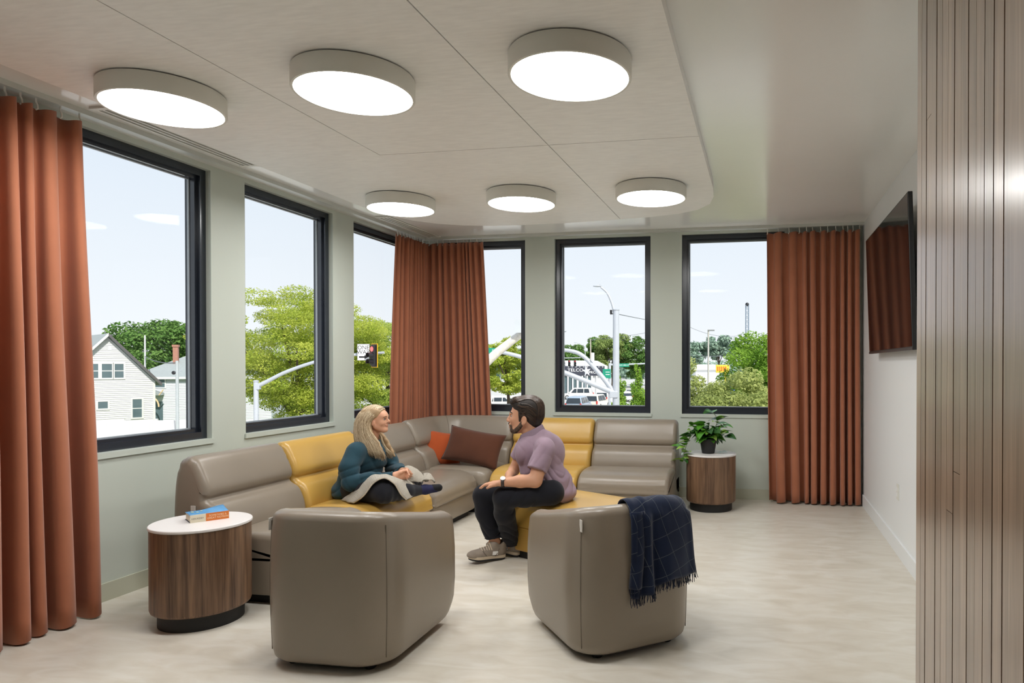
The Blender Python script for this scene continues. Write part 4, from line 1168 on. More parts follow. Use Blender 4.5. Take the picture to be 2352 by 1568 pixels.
# tall street lamp with two signal arms
t = pole('street_lamp', 'tall white street lamp pole with two mast arms, far middle window', 'lamp post', -1.08, 30, 3.78 - GZ, 0.175, 0.135, group='street lamp posts')
arm(t, [(-0.03, 0, zz(3.45)), (-0.16, 0, zz(4.02)), (-0.38, 0, zz(4.52)), (-0.68, 0, zz(4.80))], (0.065, 0.04), name='lamp_arm')
hd_ = MB().ell((-0.83, 0, zz(4.84)), (0.20, 0.10, 0.045)); hd_.box((-0.72, 0, zz(4.92)), (0.05, 0.05, 0.08)); hd_.build('lamp_head', M_STEEL, t)
arm(t, [(-0.05, 0, zz(0.02)), (-0.40, 0, zz(0.55)), (-0.88, 0, zz(1.13)), (-1.36, 0, zz(1.66)), (-1.80, 0, zz(1.92)), (-2.45, 0, zz(2.02)), (-3.4, 0, zz(2.05))], (0.115, 0.075), name='upper_arm')
arm(t, [(-0.10, -0.05, zz(0.12)), (-1.3, -0.05, zz(0.62)), (-2.5, -0.05, zz(1.10)), (-4.05, -0.05, zz(1.66)), (-5.15, -0.05, zz(1.93)), (-6.3, -0.05, zz(2.06))], (0.125, 0.07), name='lower_arm')
bevel(MB().box((-0.10, -0.02, zz(0.05)), (0.36, 0.36, 0.30)).build('clamp', M_STEEL, t, smooth=False), 0.03, 2)
cm = MB().box((-0.22, 0, zz(3.70)), (0.10, 0.12, 0.16)); cm.tube([(-0.10, 0, zz(3.62)), (-0.26, 0, zz(3.60))], 0.02, 6); cm.build('traffic_camera', M_SIGK, t, smooth=False)
MB().lathe([(0.15, 0), (0.16, 0.04), (0.06, 0.09)], 14, (0, 0, zz(3.76))).build('cap', M_STEEL, t)
bx_ = MB().box((-1.02, -0.12, zz(1.72)), (0.13, 0.10, 0.34)); bx_.tube([(-1.25, 0, zz(1.60)), (-1.02, -0.1, zz(1.62))], 0.02, 6); bx_.build('sensor_box', M_SIGNW, t, smooth=False)
sg = thing('street_name_sign', 'green street name sign half behind the corner curtain', 'sign', S(-6.62, 29.8, 1.98), YAW)
bevel(MB().box((0, 0, 0), (0.52, 0.012, 0.24)).build('plate', M_GREEN, sg, smooth=False), 0.003, 1)
text_mesh('letters', 'ST', 0.14, M_SIGNW, sg, (0.16, -0.008, 0), (PI / 2, 0, 0))

# cross arm with the NW 3RD ST sign, highway sign
t = pole('signal_mast', 'grey signal mast with a level arm behind the street lamp pole', 'signal mast', -2.72, 60, 1.48 - GZ, 0.13, 0.12, group='traffic signal masts')
arm(t, [(0, 0, zz(1.34)), (1.7, 0, zz(1.38)), (3.6, 0, zz(1.46))], (0.085, 0.06))
sg = thing('street_name_sign', 'teal NW 3RD ST street name sign right of the street lamp pole', 'sign', S(-1.46, 59.8, 1.30), YAW)
bevel(MB().box((0, 0, 0), (0.92, 0.014, 0.30)).build('plate', M_GREEN, sg, smooth=False), 0.004, 1)
text_mesh('letters', 'NW 3RD ST', 0.17, M_SIGNW, sg, (0.03, -0.009, 0), (PI / 2, 0, 0))
sg = thing('highway_sign', 'large green highway sign left of the street lamp pole', 'sign', S(-2.98, 59.86, 0.55), YAW)
bevel(MB().box((0, 0, 0), (0.72, 0.014, 0.82)).build('plate', M_GREEN, sg, smooth=False), 0.004, 1)
for z_ in (0.14, -0.08): MB().box((0.08, -0.010, z_), (0.36, 0.004, 0.05)).build('legend_bar', M_SIGNW, sg, smooth=False)

# far signals
t = pole('signal_mast', 'far thin signal mast carrying three small traffic lights', 'signal mast', -12.6, 95, 2.3 - GZ, 0.12, 0.10, group='traffic signal masts')
arm(t, [(0, 0, zz(2.2)), (2.0, 0, zz(2.25)), (4.2, 0, zz(2.3))], (0.06, 0.05))
for k, (e_, lab) in enumerate(((-10.7, 'leftmost of the three small far traffic lights'), (-9.95, 'middle one of the three small far traffic lights'), (-9.15, 'rightmost of the three small far traffic lights'))):
    signal(lab, e_, 94.7, 1.52, 0.85, 0.4, None, False, 'far traffic lights')
t = pole('lamp_post', 'thin far lamp post in front of the dark shop', 'lamp post', -8.65, 106, 4.1 - GZ, 0.07, 0.05, group='street lamp posts')
arm(t, [(0, 0, zz(4.05)), (-0.5, 0, zz(4.5)), (-1.3, 0, zz(4.75))], (0.04, 0.03))
MB().ell((-1.5, 0, zz(4.76)), (0.3, 0.12, 0.06)).build('lamp_head', M_STEEL, t)
pole('utility_pole', 'wooden utility pole rising behind the dark shop', 'utility pole', -10.3, 140, 6.6 - GZ, 0.16, 0.12, mat('pole_wood', srgb(176, 168, 156), 0.9, vary=0.1), 'utility poles')
pole('utility_pole', 'thin pole at the edge of the far right window', 'utility pole', 8.65, 120, 9.0 - GZ, 0.13, 0.10, mat('pole_wood', (0, 0, 0)), 'utility poles')
t = pole('parking_lamp', 'parking lot lamp post with a flat head in the far right window', 'lamp post', 7.02, 70, 4.95 - GZ, 0.10, 0.085, mat('lamp_post_grey', srgb(176, 174, 166), 0.6, vary=0.05), 'street lamp posts')
MB().box((0.32, 0, zz(4.88)), (0.62, 0.30, 0.12)).build('lamp_head', mat('lamp_head_grey', srgb(120, 122, 122), 0.6), t, smooth=False)
t = pole('street_pole', 'grey pole with a small dish in front of the white houses', 'pole', -21.9, 32, 1.55 - GZ, 0.075, 0.065, mat('pole_grey', srgb(170, 176, 178), 0.6, vary=0.05), 'street lamp posts')
MB().ell((-0.13, -0.05, zz(0.98)), (0.10, 0.05, 0.09)).build('dish', M_SIGK, t)
MB().tube([(0, 0, zz(0.95)), (0.22, 0, zz(1.1))], 0.015, 6).build('bracket', M_STEEL, t)
pole('utility_pole', 'thin white pole above the white house roof', 'utility pole', -43.9, 60, 3.95 - GZ, 0.09, 0.06, M_SIDING, 'utility poles')
# lattice mast
t = thing('lattice_mast', 'tall steel lattice mast above the trees, far right window', 'mast', S(25.2, 160), YAW)
b = MB(); H_ = 15.3 - GZ
for sx in (-0.36, 0.36):
    for sy in (-0.36, 0.36): b.tube([(sx, sy, 0), (sx * 0.9, sy * 0.9, H_)], 0.07, 5)
b.build('legs_frame', mat('mast_steel', srgb(120, 136, 152), 0.6, vary=0.05), t)
b = MB()
for k in range(18):
    z0 = k * H_ / 18; z1 = (k + 1) * H_ / 18
    b.tube([(-0.36, -0.36, z0), (0.36, -0.36, z1)], 0.035, 4); b.tube([(0.36, 0.36, z0), (-0.36, 0.36, z1)], 0.035, 4)
    b.tube([(-0.36, -0.36, z1), (0.36, -0.36, z1)], 0.035, 4)
b.build('bracing', mat('mast_steel', (0, 0, 0)), t)
MB().ell((0, 0, H_ + 0.2), (0.45, 0.45, 0.45)).build('beacon', M_SIGK, t)

# overhead wires
def wire(name_label, a, b, sag):
    pts = [a.lerp(b, k / 14) - Vector((0, 0, sag * 4 * (k / 14) * (1 - k / 14))) for k in range(15)]
    o = MB().tube(pts, 0.03 if (a - Vector((0, 0, 0))).length > 70 else 0.016, 4).build('overhead_wire', M_WIRE)
    return tag(o, name_label, 'wire', 'overhead wires')
pole('utility_pole', 'utility pole hidden by the terracotta curtain beside the television', 'utility pole', 30.0, 120, 7.0 - GZ, 0.14, 0.11, mat('pole_wood', (0, 0, 0)), 'utility poles')
wire('overhead wire running from the street lamp pole to the far right', S(-1.0, 30, 3.60), S(8.65, 120, 8.8), 0.3)
wire('overhead wire sloping from the thin pole to the lattice mast', S(8.65, 120, 8.0), S(25.2, 160, 8.7), 1.2)
wire('dark overhead wire level across the far right window at tree height', S(8.65, 120, 3.0), S(30, 120, 2.6), 0.2)
wire('thin overhead wire rising to the right across the far right window', S(8.65, 120, 2.2), S(30, 120, 6.0), 0.3)
wire('thin overhead wire across the far middle window above the trees', S(-10.3, 140, 6.4), S(8.65, 120, 8.6), 0.4)
wire('overhead wire behind the white house gable', S(-43.9, 60, 2.1), S(-21.9, 32, 1.45), 0.2)

# ---------------------------------------------------------------- shop and signs of the far street
M_SHOP = mat('shop_dark_panel', srgb(58, 60, 72), 0.5, vary=0.06, scale=1.2); M_SHOPW = mat('shop_white', srgb(236, 236, 236), 0.6, vary=0.03)
t = thing('shop_building', 'dark-fronted shop with white pilasters and a star logo, far middle window', 'building', S(-10.0, 110), YAW)
MB().span((-5.0, 0.4, 0), (4.1, 12, zz(1.1))).build('wall', M_SHOPW, t, smooth=False)
MB().span((-5.2, 0.0, zz(-0.46)), (4.15, 0.5, zz(1.10))).build('sign_band', M_SHOP, t, smooth=False)
MB().add([(-5.2, 0.3, zz(1.1)), (4.0, 0.3, zz(1.1)), (4.0, 12, zz(1.1)), (-5.2, 12, zz(1.1)), (-5.0, 3, zz(2.0)), (2.3, 3, zz(2.0)), (2.3, 11, zz(2.0)), (-5.0, 11, zz(2.0))], [(0, 1, 5, 4), (1, 2, 6, 5), (2, 3, 7, 6), (3, 0, 4, 7), (4, 5, 6, 7)]).build('roof', M_SHOPW, t, smooth=False)
for k in range(11):
    x = -4.9 + k * 0.78
    w = 0.2 if k % 3 else 0.3
    MB().span((x - w / 2, 0.05, 0), (x + w / 2, 0.45, zz(-0.46))).build('pilaster', M_SHOPW, t, smooth=False)
    if k < 9: MB().span((x + w / 2, 0.3, 0.3), (x + 0.78 - 0.15, 0.36, zz(-0.6))).build('pane', M_PANE, t, smooth=False)
text_mesh('letters_first', 'TELCO', 0.72, M_SIGNW, t, (-0.55, -0.02, zz(0.42)), (PI / 2, 0, 0), sx=1.15)
text_mesh('letters_second', 'PROS', 0.58, M_SIGNW, t, (2.35, -0.02, zz(0.05)), (PI / 2, 0, 0), sx=1.1)
st = []
for k in range(10):
    a = PI / 2 + k * PI / 5 + 0.12; r_ = 0.95 if k % 2 == 0 else 0.36
    st.append((1.25 + r_ * math.cos(a) * 0.75, zz(0.25) + r_ * math.sin(a)))
so = MB(); so.add([(p[0], -0.03, p[1]) for p in st] + [(p[0], -0.01, p[1]) for p in st], [tuple(range(10)), tuple(range(19, 9, -1))] + [(i, (i + 1) % 10, 10 + (i + 1) % 10, 10 + i) for i in range(10)])
so.build('star_logo', M_SIGNW, t, smooth=False)
for k in range(10): MB().box((-1.7 + k * 0.62, -0.02, zz(0.94)), (0.14, 0.03, 0.12)).build('sign_lamp', M_SIGNW, t, smooth=False)
t = thing('sign_pylon', 'narrow red sign at the left edge of the far middle window', 'sign', S(-11.25, 95), YAW)
MB().span((-0.12, -0.05, zz(-1.0)), (0.12, 0.05, zz(1.9))).build('panel', mat('sign_red', srgb(206, 50, 52), 0.5, vary=0.05), t, smooth=False)
MB().span((-0.06, -0.04, 0), (0.06, 0.04, zz(-1.0))).build('post', M_STEEL, t, smooth=False)
t = thing('low_building', 'low white roofed building beyond the olive shrub', 'building', S(12.0, 120), YAW)
MB().span((-2.2, 0, 0), (2.0, 8, zz(0.4))).build('wall', M_SHOPW, t, smooth=False)
MB().add([(-2.5, -0.4, zz(0.4)), (2.3, -0.4, zz(0.4)), (2.3, 8.4, zz(0.4)), (-2.5, 8.4, zz(0.4)), (-1.6, 4, zz(1.35)), (1.6, 4, zz(1.35))], [(0, 1, 5, 4), (1, 2, 5), (2, 3, 4, 5), (3, 0, 4), (0, 3, 2, 1)]).build('roof', M_SHOPW, t, smooth=False)
t = thing('pylon_sign', 'yellow roadside sign with orange lettering above the olive shrub', 'sign', S(9.1, 75), YAW)
bevel(MB().box((0, 0, zz(0.88)), (1.5, 0.2, 0.88)).build('panel', mat('pylon_yellow', srgb(238, 196, 60), 0.5, vary=0.06), t, smooth=False), 0.05, 2)
for k in range(5): MB().box((-0.55 + k * 0.22, -0.11, zz(0.88)), (0.13, 0.02, 0.5)).build('panel_letter', mat('pylon_orange', srgb(224, 112, 40), 0.5), t, smooth=False)
MB().span((0.20, -0.1, 0), (0.42, 0.1, zz(0.5))).build('post', mat('pylon_yellow', (0, 0, 0)), t, smooth=False)
t = thing('price_sign', 'blue roadside sign below the yellow sign', 'sign', S(9.95, 74.6), YAW)
bevel(MB().box((0, 0, zz(-1.2)), (0.9, 0.16, 1.2)).build('panel', mat('sign_blue', srgb(82, 112, 190), 0.5, vary=0.05), t, smooth=False), 0.04, 2)
MB().box((0.0, -0.09, zz(-0.95)), (0.4, 0.02, 0.16)).build('legend', M_SIGNW, t, smooth=False); MB().box((0.0, -0.09, zz(-1.25)), (0.4, 0.02, 0.2)).build('emblem', mat('sign_pink', srgb(206, 130, 150), 0.5), t, smooth=False)
MB().span((-0.08, -0.05, 0), (0.08, 0.05, zz(-1.8))).build('post', M_STEEL, t, smooth=False)

# ---------------------------------------------------------------- cars
M_TYRE = mat('tyre', srgb(34, 34, 36), 0.8, vary=0.05); M_RIM = mat('rim', srgb(190, 194, 198), 0.35, metal=0.6, vary=0.05)
M_CGLASS = mat('car_glass', srgb(38, 46, 52), 0.08, spec=0.9, vary=0.1, scale=1.5); M_TAIL = mat('tail_lamp', srgb(196, 48, 40), 0.3, vary=0.05); M_CHROME = mat('plate', srgb(220, 222, 224), 0.5, vary=0.03)
def car(label, e_, n_, rz, col, kind='suv'):
    """Local +x is forward."""
    t = thing('car', label, 'car', S(e_, n_), YAW + rz, 'cars on the street')
    L_, W_, H_ = {'suv': (4.7, 1.86, 1.72), 'van': (4.9, 1.92, 1.74), 'sedan': (4.6, 1.8, 1.42)}[kind]
    paint = mat('paint_%d_%d_%d' % col, srgb(*col), 0.25, spec=0.6, vary=0.03, scale=2, coat=0.6)
    x0, x1 = -L_ / 2, L_ / 2; bl = H_ * 0.56
    side = [(x0, 0.42), (x0 + 0.03, 0.30), (x0 + 0.5, 0.24), (x1 - 0.5, 0.24), (x1 - 0.02, 0.34), (x1, 0.55), (x1 - 0.08, 0.78), (x1 - 0.9, bl - 0.03), (x0 + 0.05, bl), (x0 - 0.01, 0.75)]
    def ext(P, w, m, name, par, ins=None):
        n = len(P); b = MB()
        v = [(p[0], -w / 2 + (ins[i] if ins else 0), p[1]) for i, p in enumerate(P)] + [(p[0], w / 2 - (ins[i] if ins else 0), p[1]) for i, p in enumerate(P)]
        b.add(v, [tuple(range(n)), tuple(range(2 * n - 1, n - 1, -1))] + [(i, (i + 1) % n, n + (i + 1) % n, n + i) for i in range(n)])
        return b.build(name, m, par, smooth=True, angle=30)
    bevel(ext(side, W_, paint, 'body', t), 0.07, 3)
    rear = 0.12 if kind != 'sedan' else 0.75
    cab = [(x0 + rear * 0.4 + 0.02, bl - 0.02), (x1 - 1.05, bl - 0.05), (x1 - 1.75, H_ - 0.06), (x1 - 2.1, H_), (x0 + rear + 0.45, H_ - 0.01), (x0 + rear + 0.2, H_ - 0.1)]
    ins = [0.05, 0.05, 0.20, 0.24, 0.24, 0.20]
    bevel(ext(cab, W_ - 0.04, paint, 'cabin', t, ins), 0.05, 2)
    # glass: side bands, rear and front screens
    for sy in (-1, 1):
        yb, yt = sy * (W_ / 2 - 0.055), sy * (W_ / 2 - 0.195)
        zb, zt = bl + 0.05, H_ - 0.14
        xs = [x0 + rear + 0.35, x0 + 1.35, x0 + 2.35, x1 - 1.45]
        for q in range(3):
            a, b_ = xs[q] + 0.05, xs[q + 1] - 0.05
            at_ = a + (0.12 if q == 0 else 0); bt = b_ - (0.45 if q == 2 else 0)
            MB().add([(a, yb, zb), (b_, yb, zb), (bt, yt, zt), (at_, yt, zt), (a, yb + sy * 0.02, zb), (b_, yb + sy * 0.02, zb), (bt, yt + sy * 0.02, zt), (at_, yt + sy * 0.02, zt)],
                     [(0, 1, 2, 3), (4, 7, 6, 5), (0, 4, 5, 1), (1, 5, 6, 2), (2, 6, 7, 3), (3, 7, 4, 0)]).build('side_window', M_CGLASS, t, smooth=False)
    xa, xb = x0 + rear * 0.4 + 0.02, x0 + rear + 0.2
    def screen(name, p, q):
        hw0, hw1 = W_ / 2 - 0.16, W_ / 2 - 0.28
        v = [(p[0], -hw0, p[1]), (p[0], hw0, p[1]), (q[0], hw1, q[1]), (q[0], -hw1, q[1])]; d_ = 0.03 * (1 if p[0] > 0 else -1)
        MB().add(v + [(a + d_, b_, c_) for a, b_, c_ in v], [(0, 1, 2, 3), (4, 7, 6, 5), (0, 4, 5, 1), (1, 5, 6, 2), (2, 6, 7, 3), (3, 7, 4, 0)]).build(name, M_CGLASS, t, smooth=False)
    screen('rear_window', (xa + 0.01, bl + 0.06), (xb - 0.01, H_ - 0.16)); screen('windscreen', (x1 - 1.08, bl + 0.03), (x1 - 1.70, H_ - 0.12))
    for sx in (x0 + 0.95, x1 - 0.9):
        for sy in (-1, 1):
            w = MB().lathe([(0.05, -0.11), (0.30, -0.11), (0.345, -0.08), (0.345, 0.08), (0.30, 0.11), (0.05, 0.11)], 20).build('wheel', M_TYRE, t, loc=(sx, sy * (W_ / 2 - 0.10), 0.345)); w.rotation_euler = (PI / 2, 0, 0)
            MB().lathe([(0.02, -0.12), (0.21, -0.118), (0.21, 0.118), (0.02, 0.12)], 16).build('rim', M_RIM, w)
    for sy in (-1, 1):
        MB().box((x0 + 0.0, sy * (W_ / 2 - 0.14), bl - 0.12), (0.08, 0.16, 0.36)).build('tail_light', M_TAIL, t, smooth=False)
        MB().box((x1 - 0.06, sy * (W_ / 2 - 0.25), 0.74), (0.14, 0.34, 0.14)).build('headlight', M_CHROME, t, smooth=False)
        MB().box((x1 - 1.25, sy * (W_ / 2 + 0.06), bl + 0.06), (0.14, 0.16, 0.13)).build('mirror', paint, t, smooth=False)
    MB().box((x0 - 0.025, 0, 0.74), (0.02, 0.34, 0.16)).build('licence_plate', M_CHROME, t, smooth=False)
    MB().box((x0 - 0.01, 0, 0.45), (0.10, W_ - 0.1, 0.20)).build('bumper', M_SIGK if kind == 'suv' else paint, t, smooth=False)
    return t
car('white SUV crossing sideways in front of the dark shop', -9.3, 100, PI, (232, 230, 226))
car('blue-grey minivan seen from the rear, far middle window', -6.75, 74, PI / 2 - 0.15, (150, 166, 184), 'van')
car('cream SUV seen from the rear beside the minivan', -5.1, 79, PI / 2 - 0.25, (226, 220, 204))
car('white SUV half behind the cream SUV', -4.3, 88, PI / 2 - 0.3, (238, 238, 238))
car('dark red-lit car right of the street lamp pole', -1.35, 100, PI / 2, (46, 40, 46), 'sedan')
car('white car just right of the street lamp pole', -2.2, 95, PI / 2 + 0.2, (240, 240, 240), 'sedan')
car('white car parked under the round street tree', -16.3, 80, 0.1, (236, 232, 230), 'sedan')
car('red and white car beyond the round street tree', -20.0, 84, 0.1, (216, 190, 186), 'sedan')
# ================================================================ organic shapes: blended distance fields turned into one surface
class Field:
    """Union of round cones and ellipsoids with soft blends, meshed with surface nets."""
    def __init__(s, lo, hi, h):
        s.lo = np.array(lo, float); s.h = h
        s.n = np.ceil((np.array(hi, float) - s.lo) / h).astype(int) + 1
        s.D = np.full(s.n, 1.0, np.float32)
    def _sub(s, lo, hi):
        a = np.clip(np.floor((np.array(lo) - s.lo) / s.h).astype(int), 0, s.n); b = np.clip(np.ceil((np.array(hi) - s.lo) / s.h).astype(int) + 1, 0, s.n)
        if np.any(b <= a): return None, None
        sl = tuple(slice(a[i], b[i]) for i in range(3))
        ax = [(s.lo[i] + s.h * np.arange(a[i], b[i])).astype(np.float32) for i in range(3)]
        return sl, np.meshgrid(*ax, indexing='ij')
    def _mix(s, sl, d, k, op):
        D = s.D[sl]
        if op == 'cut':
            d = -d
            h = np.clip(0.5 - 0.5 * (D - d) / k, 0, 1) if k > 0 else (D < d).astype(np.float32)
            s.D[sl] = D * (1 - h) + d * h + k * h * (1 - h)
            return
        h = np.clip(0.5 + 0.5 * (D - d) / k, 0, 1)
        s.D[sl] = D * (1 - h) + d * h - k * h * (1 - h)
    def cone(s, a, b, ra, rb, k=0.012, op='add', planes=(), sq=None):
        a = np.array(a, float); b = np.array(b, float); m = max(ra, rb) + k * 2 + 0.01
        sl, g = s._sub(np.minimum(a, b) - m, np.maximum(a, b) + m)
        if sl is None: return s
        ab = b - a; L2 = float(ab @ ab) + 1e-9
        P = [g[i] - a[i] for i in range(3)]
        t = np.clip((P[0] * ab[0] + P[1] * ab[1] + P[2] * ab[2]) / L2, 0, 1)
        d = np.sqrt((P[0] - t * ab[0]) ** 2 + (P[1] - t * ab[1]) ** 2 + (P[2] - t * ab[2]) ** 2) - (ra + (rb - ra) * t)
        for q, nn in planes:
            nn = np.array(nn, float); nn /= np.linalg.norm(nn)
            d = np.maximum(d, (g[0] - q[0]) * nn[0] + (g[1] - q[1]) * nn[1] + (g[2] - q[2]) * nn[2])
        s._mix(sl, d.astype(np.float32), k, op); return s
    def chain(s, pts, rs, k=0.012, **kw):
        for i in range(len(pts) - 1): s.cone(pts[i], pts[i + 1], rs[i], rs[i + 1], k, **kw)
        return s
    def ell(s, c, r, k=0.012, rz=0.0, ry=0.0, op='add'):
        c = np.array(c, float); m = max(r) + k * 2 + 0.01
        sl, g = s._sub(c - m, c + m)
        if sl is None: return s
        x, y, z = g[0] - c[0], g[1] - c[1], g[2] - c[2]
        if rz: x, y = x * math.cos(rz) + y * math.sin(rz), -x * math.sin(rz) + y * math.cos(rz)
        if ry: x, z = x * math.cos(ry) - z * math.sin(ry), x * math.sin(ry) + z * math.cos(ry)
        k0 = np.sqrt((x / r[0]) ** 2 + (y / r[1]) ** 2 + (z / r[2]) ** 2) + 1e-6
        k1 = np.sqrt((x / r[0] ** 2) ** 2 + (y / r[1] ** 2) ** 2 + (z / r[2] ** 2) ** 2) + 1e-6
        s._mix(sl, (k0 * (k0 - 1) / k1).astype(np.float32), k, op); return s
    def plane(s, q, nn, lo=None, hi=None, k=0.004):
        """Remove what lies on the nn side of the plane through q (inside the box lo..hi)."""
        lo = s.lo if lo is None else lo; hi = s.lo + s.n * s.h if hi is None else hi
        sl, g = s._sub(lo, hi)
        nn = np.array(nn, float); nn /= np.linalg.norm(nn)
        d = -((g[0] - q[0]) * nn[0] + (g[1] - q[1]) * nn[1] + (g[2] - q[2]) * nn[2])
        s._mix(sl, d.astype(np.float32), k, 'cut'); return s
    def displace(s, fn):
        ax = [(s.lo[i] + s.h * np.arange(s.n[i])).astype(np.float32) for i in range(3)]
        near = np.abs(s.D) < 0.03
        i = np.nonzero(near)
        s.D[i] += fn(ax[0][i[0]], ax[1][i[1]], ax[2][i[2]]).astype(np.float32); return s
    def at(s, p):
        """Trilinear value and gradient at one point."""
        q = (np.array(p, float) - s.lo) / s.h; q = np.clip(q, 1, s.n - 3); i = q.astype(int); f = q - i
        def tri(i_):
            c = s.D[i_[0]:i_[0] + 2, i_[1]:i_[1] + 2, i_[2]:i_[2] + 2]
            c = c[0] * (1 - f[0]) + c[1] * f[0]; c = c[0] * (1 - f[1]) + c[1] * f[1]; return c[0] * (1 - f[2]) + c[1] * f[2]
        g_ = np.array([tri(i + np.eye(3, dtype=int)[k]) - tri(i - np.eye(3, dtype=int)[k]) for k in range(3)])
        return tri(i), g_ / (np.linalg.norm(g_) + 1e-9)
    def hug(s, pts, gap, both=False):
        """Lay a strand on the surface: points inside are pushed out (both: points outside pulled in)."""
        P = catmull(pts, 2); out = []
        for p in P:
            p = np.array(p)
            for _ in range(3):
                d, g_ = s.at(p)
                if d < gap or both: p = p + g_ * (gap - d)
            out.append(tuple(p))
        return out
    def build(s, name, material, parent, smooth_iter=1):
        D = s.D; ins = D < 0
        n0, n1, n2 = (x - 1 for x in D.shape)
        corners = [(i, j, k) for i in (0, 1) for j in (0, 1) for k in (0, 1)]
        cnt = np.zeros((n0, n1, n2), np.int8)
        for i, j, k in corners: cnt += ins[i:i + n0, j:j + n1, k:k + n2]
        act = (cnt > 0) & (cnt < 8)
        idx = np.full(act.shape, -1, np.int64); ci = np.nonzero(act); N = len(ci[0]); idx[ci] = np.arange(N)
        acc = np.zeros((N, 3)); wsum = np.zeros(N)
        val = {c: D[ci[0] + c[0], ci[1] + c[1], ci[2] + c[2]].astype(float) for c in corners}
        for a in corners:
            for ax in range(3):
                if a[ax] == 0:
                    b = list(a); b[ax] = 1; b = tuple(b)
                    va, vb = val[a], val[b]; cross = (va < 0) != (vb < 0)
                    t = np.where(cross, va / np.where(np.abs(va - vb) < 1e-12, 1, va - vb), 0)
                    p = np.array(a, float)[None, :].repeat(N, 0); p[:, ax] = t
                    acc[cross] += p[cross]; wsum[cross] += 1
        V = acc / wsum[:, None] + np.stack(ci, 1)
        V = s.lo + V * s.h
        quads = []
        for ax in range(3):
            o1, o2 = [(1, 2), (2, 0), (0, 1)][ax]
            sl_a = [slice(None)] * 3; sl_b = [slice(None)] * 3
            sl_a[ax] = slice(0, -1); sl_b[ax] = slice(1, None)
            A, B = ins[tuple(sl_a)], ins[tuple(sl_b)]
            e = np.nonzero(A != B); e = [q for q in e]
            ok = np.ones(len(e[0]), bool)
            for o in (o1, o2): ok &= (e[o] > 0) & (e[o] < D.shape[o] - 1)
            e = [q[ok] for q in e]
            def cell(d1, d2):
                q = [e[0].copy(), e[1].copy(), e[2].copy()]; q[o1] = q[o1] - d1; q[o2] = q[o2] - d2
                return idx[q[0], q[1], q[2]]
            f = np.stack([cell(1, 1), cell(0, 1), cell(0, 0), cell(1, 0)], 1)
            flip = ~ins[e[0], e[1], e[2]]
            f[flip] = f[flip][:, ::-1]
            quads.append(f)
        Q = np.concatenate(quads); Q = Q[(Q >= 0).all(1)]
        for _ in range(smooth_iter):                     # light relaxation
            S_ = np.zeros_like(V); c_ = np.zeros(N)
            for i in range(4):
                a, b = Q[:, i], Q[:, (i + 1) % 4]
                np.add.at(S_, a, V[b]); np.add.at(c_, a, 1); np.add.at(S_, b, V[a]); np.add.at(c_, b, 1)
            V = V * 0.5 + 0.5 * S_ / np.maximum(c_, 1)[:, None]
        me = bpy.data.meshes.new(name)
        me.vertices.add(N); me.vertices.foreach_set('co', V.reshape(-1))
        M_ = len(Q)
        me.loops.add(M_ * 4); me.loops.foreach_set('vertex_index', Q.reshape(-1).astype(np.int32))
        me.polygons.add(M_); me.polygons.foreach_set('loop_start', np.arange(0, M_ * 4, 4, dtype=np.int32)); me.polygons.foreach_set('loop_total', np.full(M_, 4, np.int32))
        me.materials.append(material); me.polygons.foreach_set('use_smooth', np.ones(M_, bool))
        me.update(); me.validate()
        return link(name, me, parent)

def hair_mat(name, dark, light, stretch, rough=0.45):
    m = mat(name, light, rough, spec=0.4)
    n, l = m.node_tree.nodes, m.node_tree.links; p = n['Principled BSDF']
    tc = n.new('ShaderNodeTexCoord'); mp = n.new('ShaderNodeMapping'); mp.inputs['Scale'].default_value = stretch
    l.new(tc.outputs['Object'], mp.inputs[0])
    t = n.new('ShaderNodeTexNoise'); t.inputs['Scale'].default_value = 1; t.inputs['Detail'].default_value = 5; t.inputs['Distortion'].default_value = 0.4
    l.new(mp.outputs[0], t.inputs['Vector'])
    rp = n.new('ShaderNodeValToRGB'); rp.color_ramp.elements[0].position = 0.33; rp.color_ramp.elements[0].color = C3(dark); rp.color_ramp.elements[1].position = 0.64; rp.color_ramp.elements[1].color = C3(light)
    l.new(t.outputs['Fac'], rp.inputs[0]); l.new(rp.outputs[0], p.inputs['Base Color'])
    b = n.new('ShaderNodeBump'); b.inputs['Strength'].default_value = 0.5; b.inputs['Distance'].default_value = 0.004
    l.new(t.outputs['Fac'], b.inputs['Height']); l.new(b.outputs[0], p.inputs['Normal'])
    return m

def strand_mat(name, dark, light, rough=0.4):
    m = mat(name, light, rough, spec=0.45)
    n, l = m.node_tree.nodes, m.node_tree.links; p = n['Principled BSDF']
    g_ = n.new('ShaderNodeNewGeometry'); rp = n.new('ShaderNodeValToRGB')
    rp.color_ramp.elements[0].color = C3(dark); rp.color_ramp.elements[1].color = C3(light)
    l.new(g_.outputs['Random Per Island'], rp.inputs[0]); l.new(rp.outputs[0], p.inputs['Base Color'])
    return m
def strands(name, curves, r0, r1, m, parent):
    b = MB()
    for c in curves:
        P = [Vector(q) for q in c]; n_ = len(P)
        b.tube(P, [lerp(r0, r1, (i / (n_ - 1)) ** 2) for i in range(n_)], 3)
    me = bpy.data.meshes.new(name); me.from_pydata(b.v, [], b.f); me.materials.append(m)
    me.polygons.foreach_set('use_smooth', [True] * len(me.polygons)); me.update()
    o = link(name, me, parent); o['kind'] = 'stuff'
    return o

M_SKIN = mat('skin', srgb(206, 154, 124), 0.5, spec=0.35, vary=0.05, scale=14, sss=0.12)
M_SKIN2 = mat('skin_fair', srgb(216, 162, 132), 0.5, spec=0.35, vary=0.05, scale=14, sss=0.12)
M_EYE = mat('eye_white', srgb(176, 164, 156), 0.4); M_IRIS = mat('eye_iris', srgb(44, 34, 28), 0.2)
M_LIP = mat('lip', srgb(176, 102, 92), 0.45, vary=0.05)

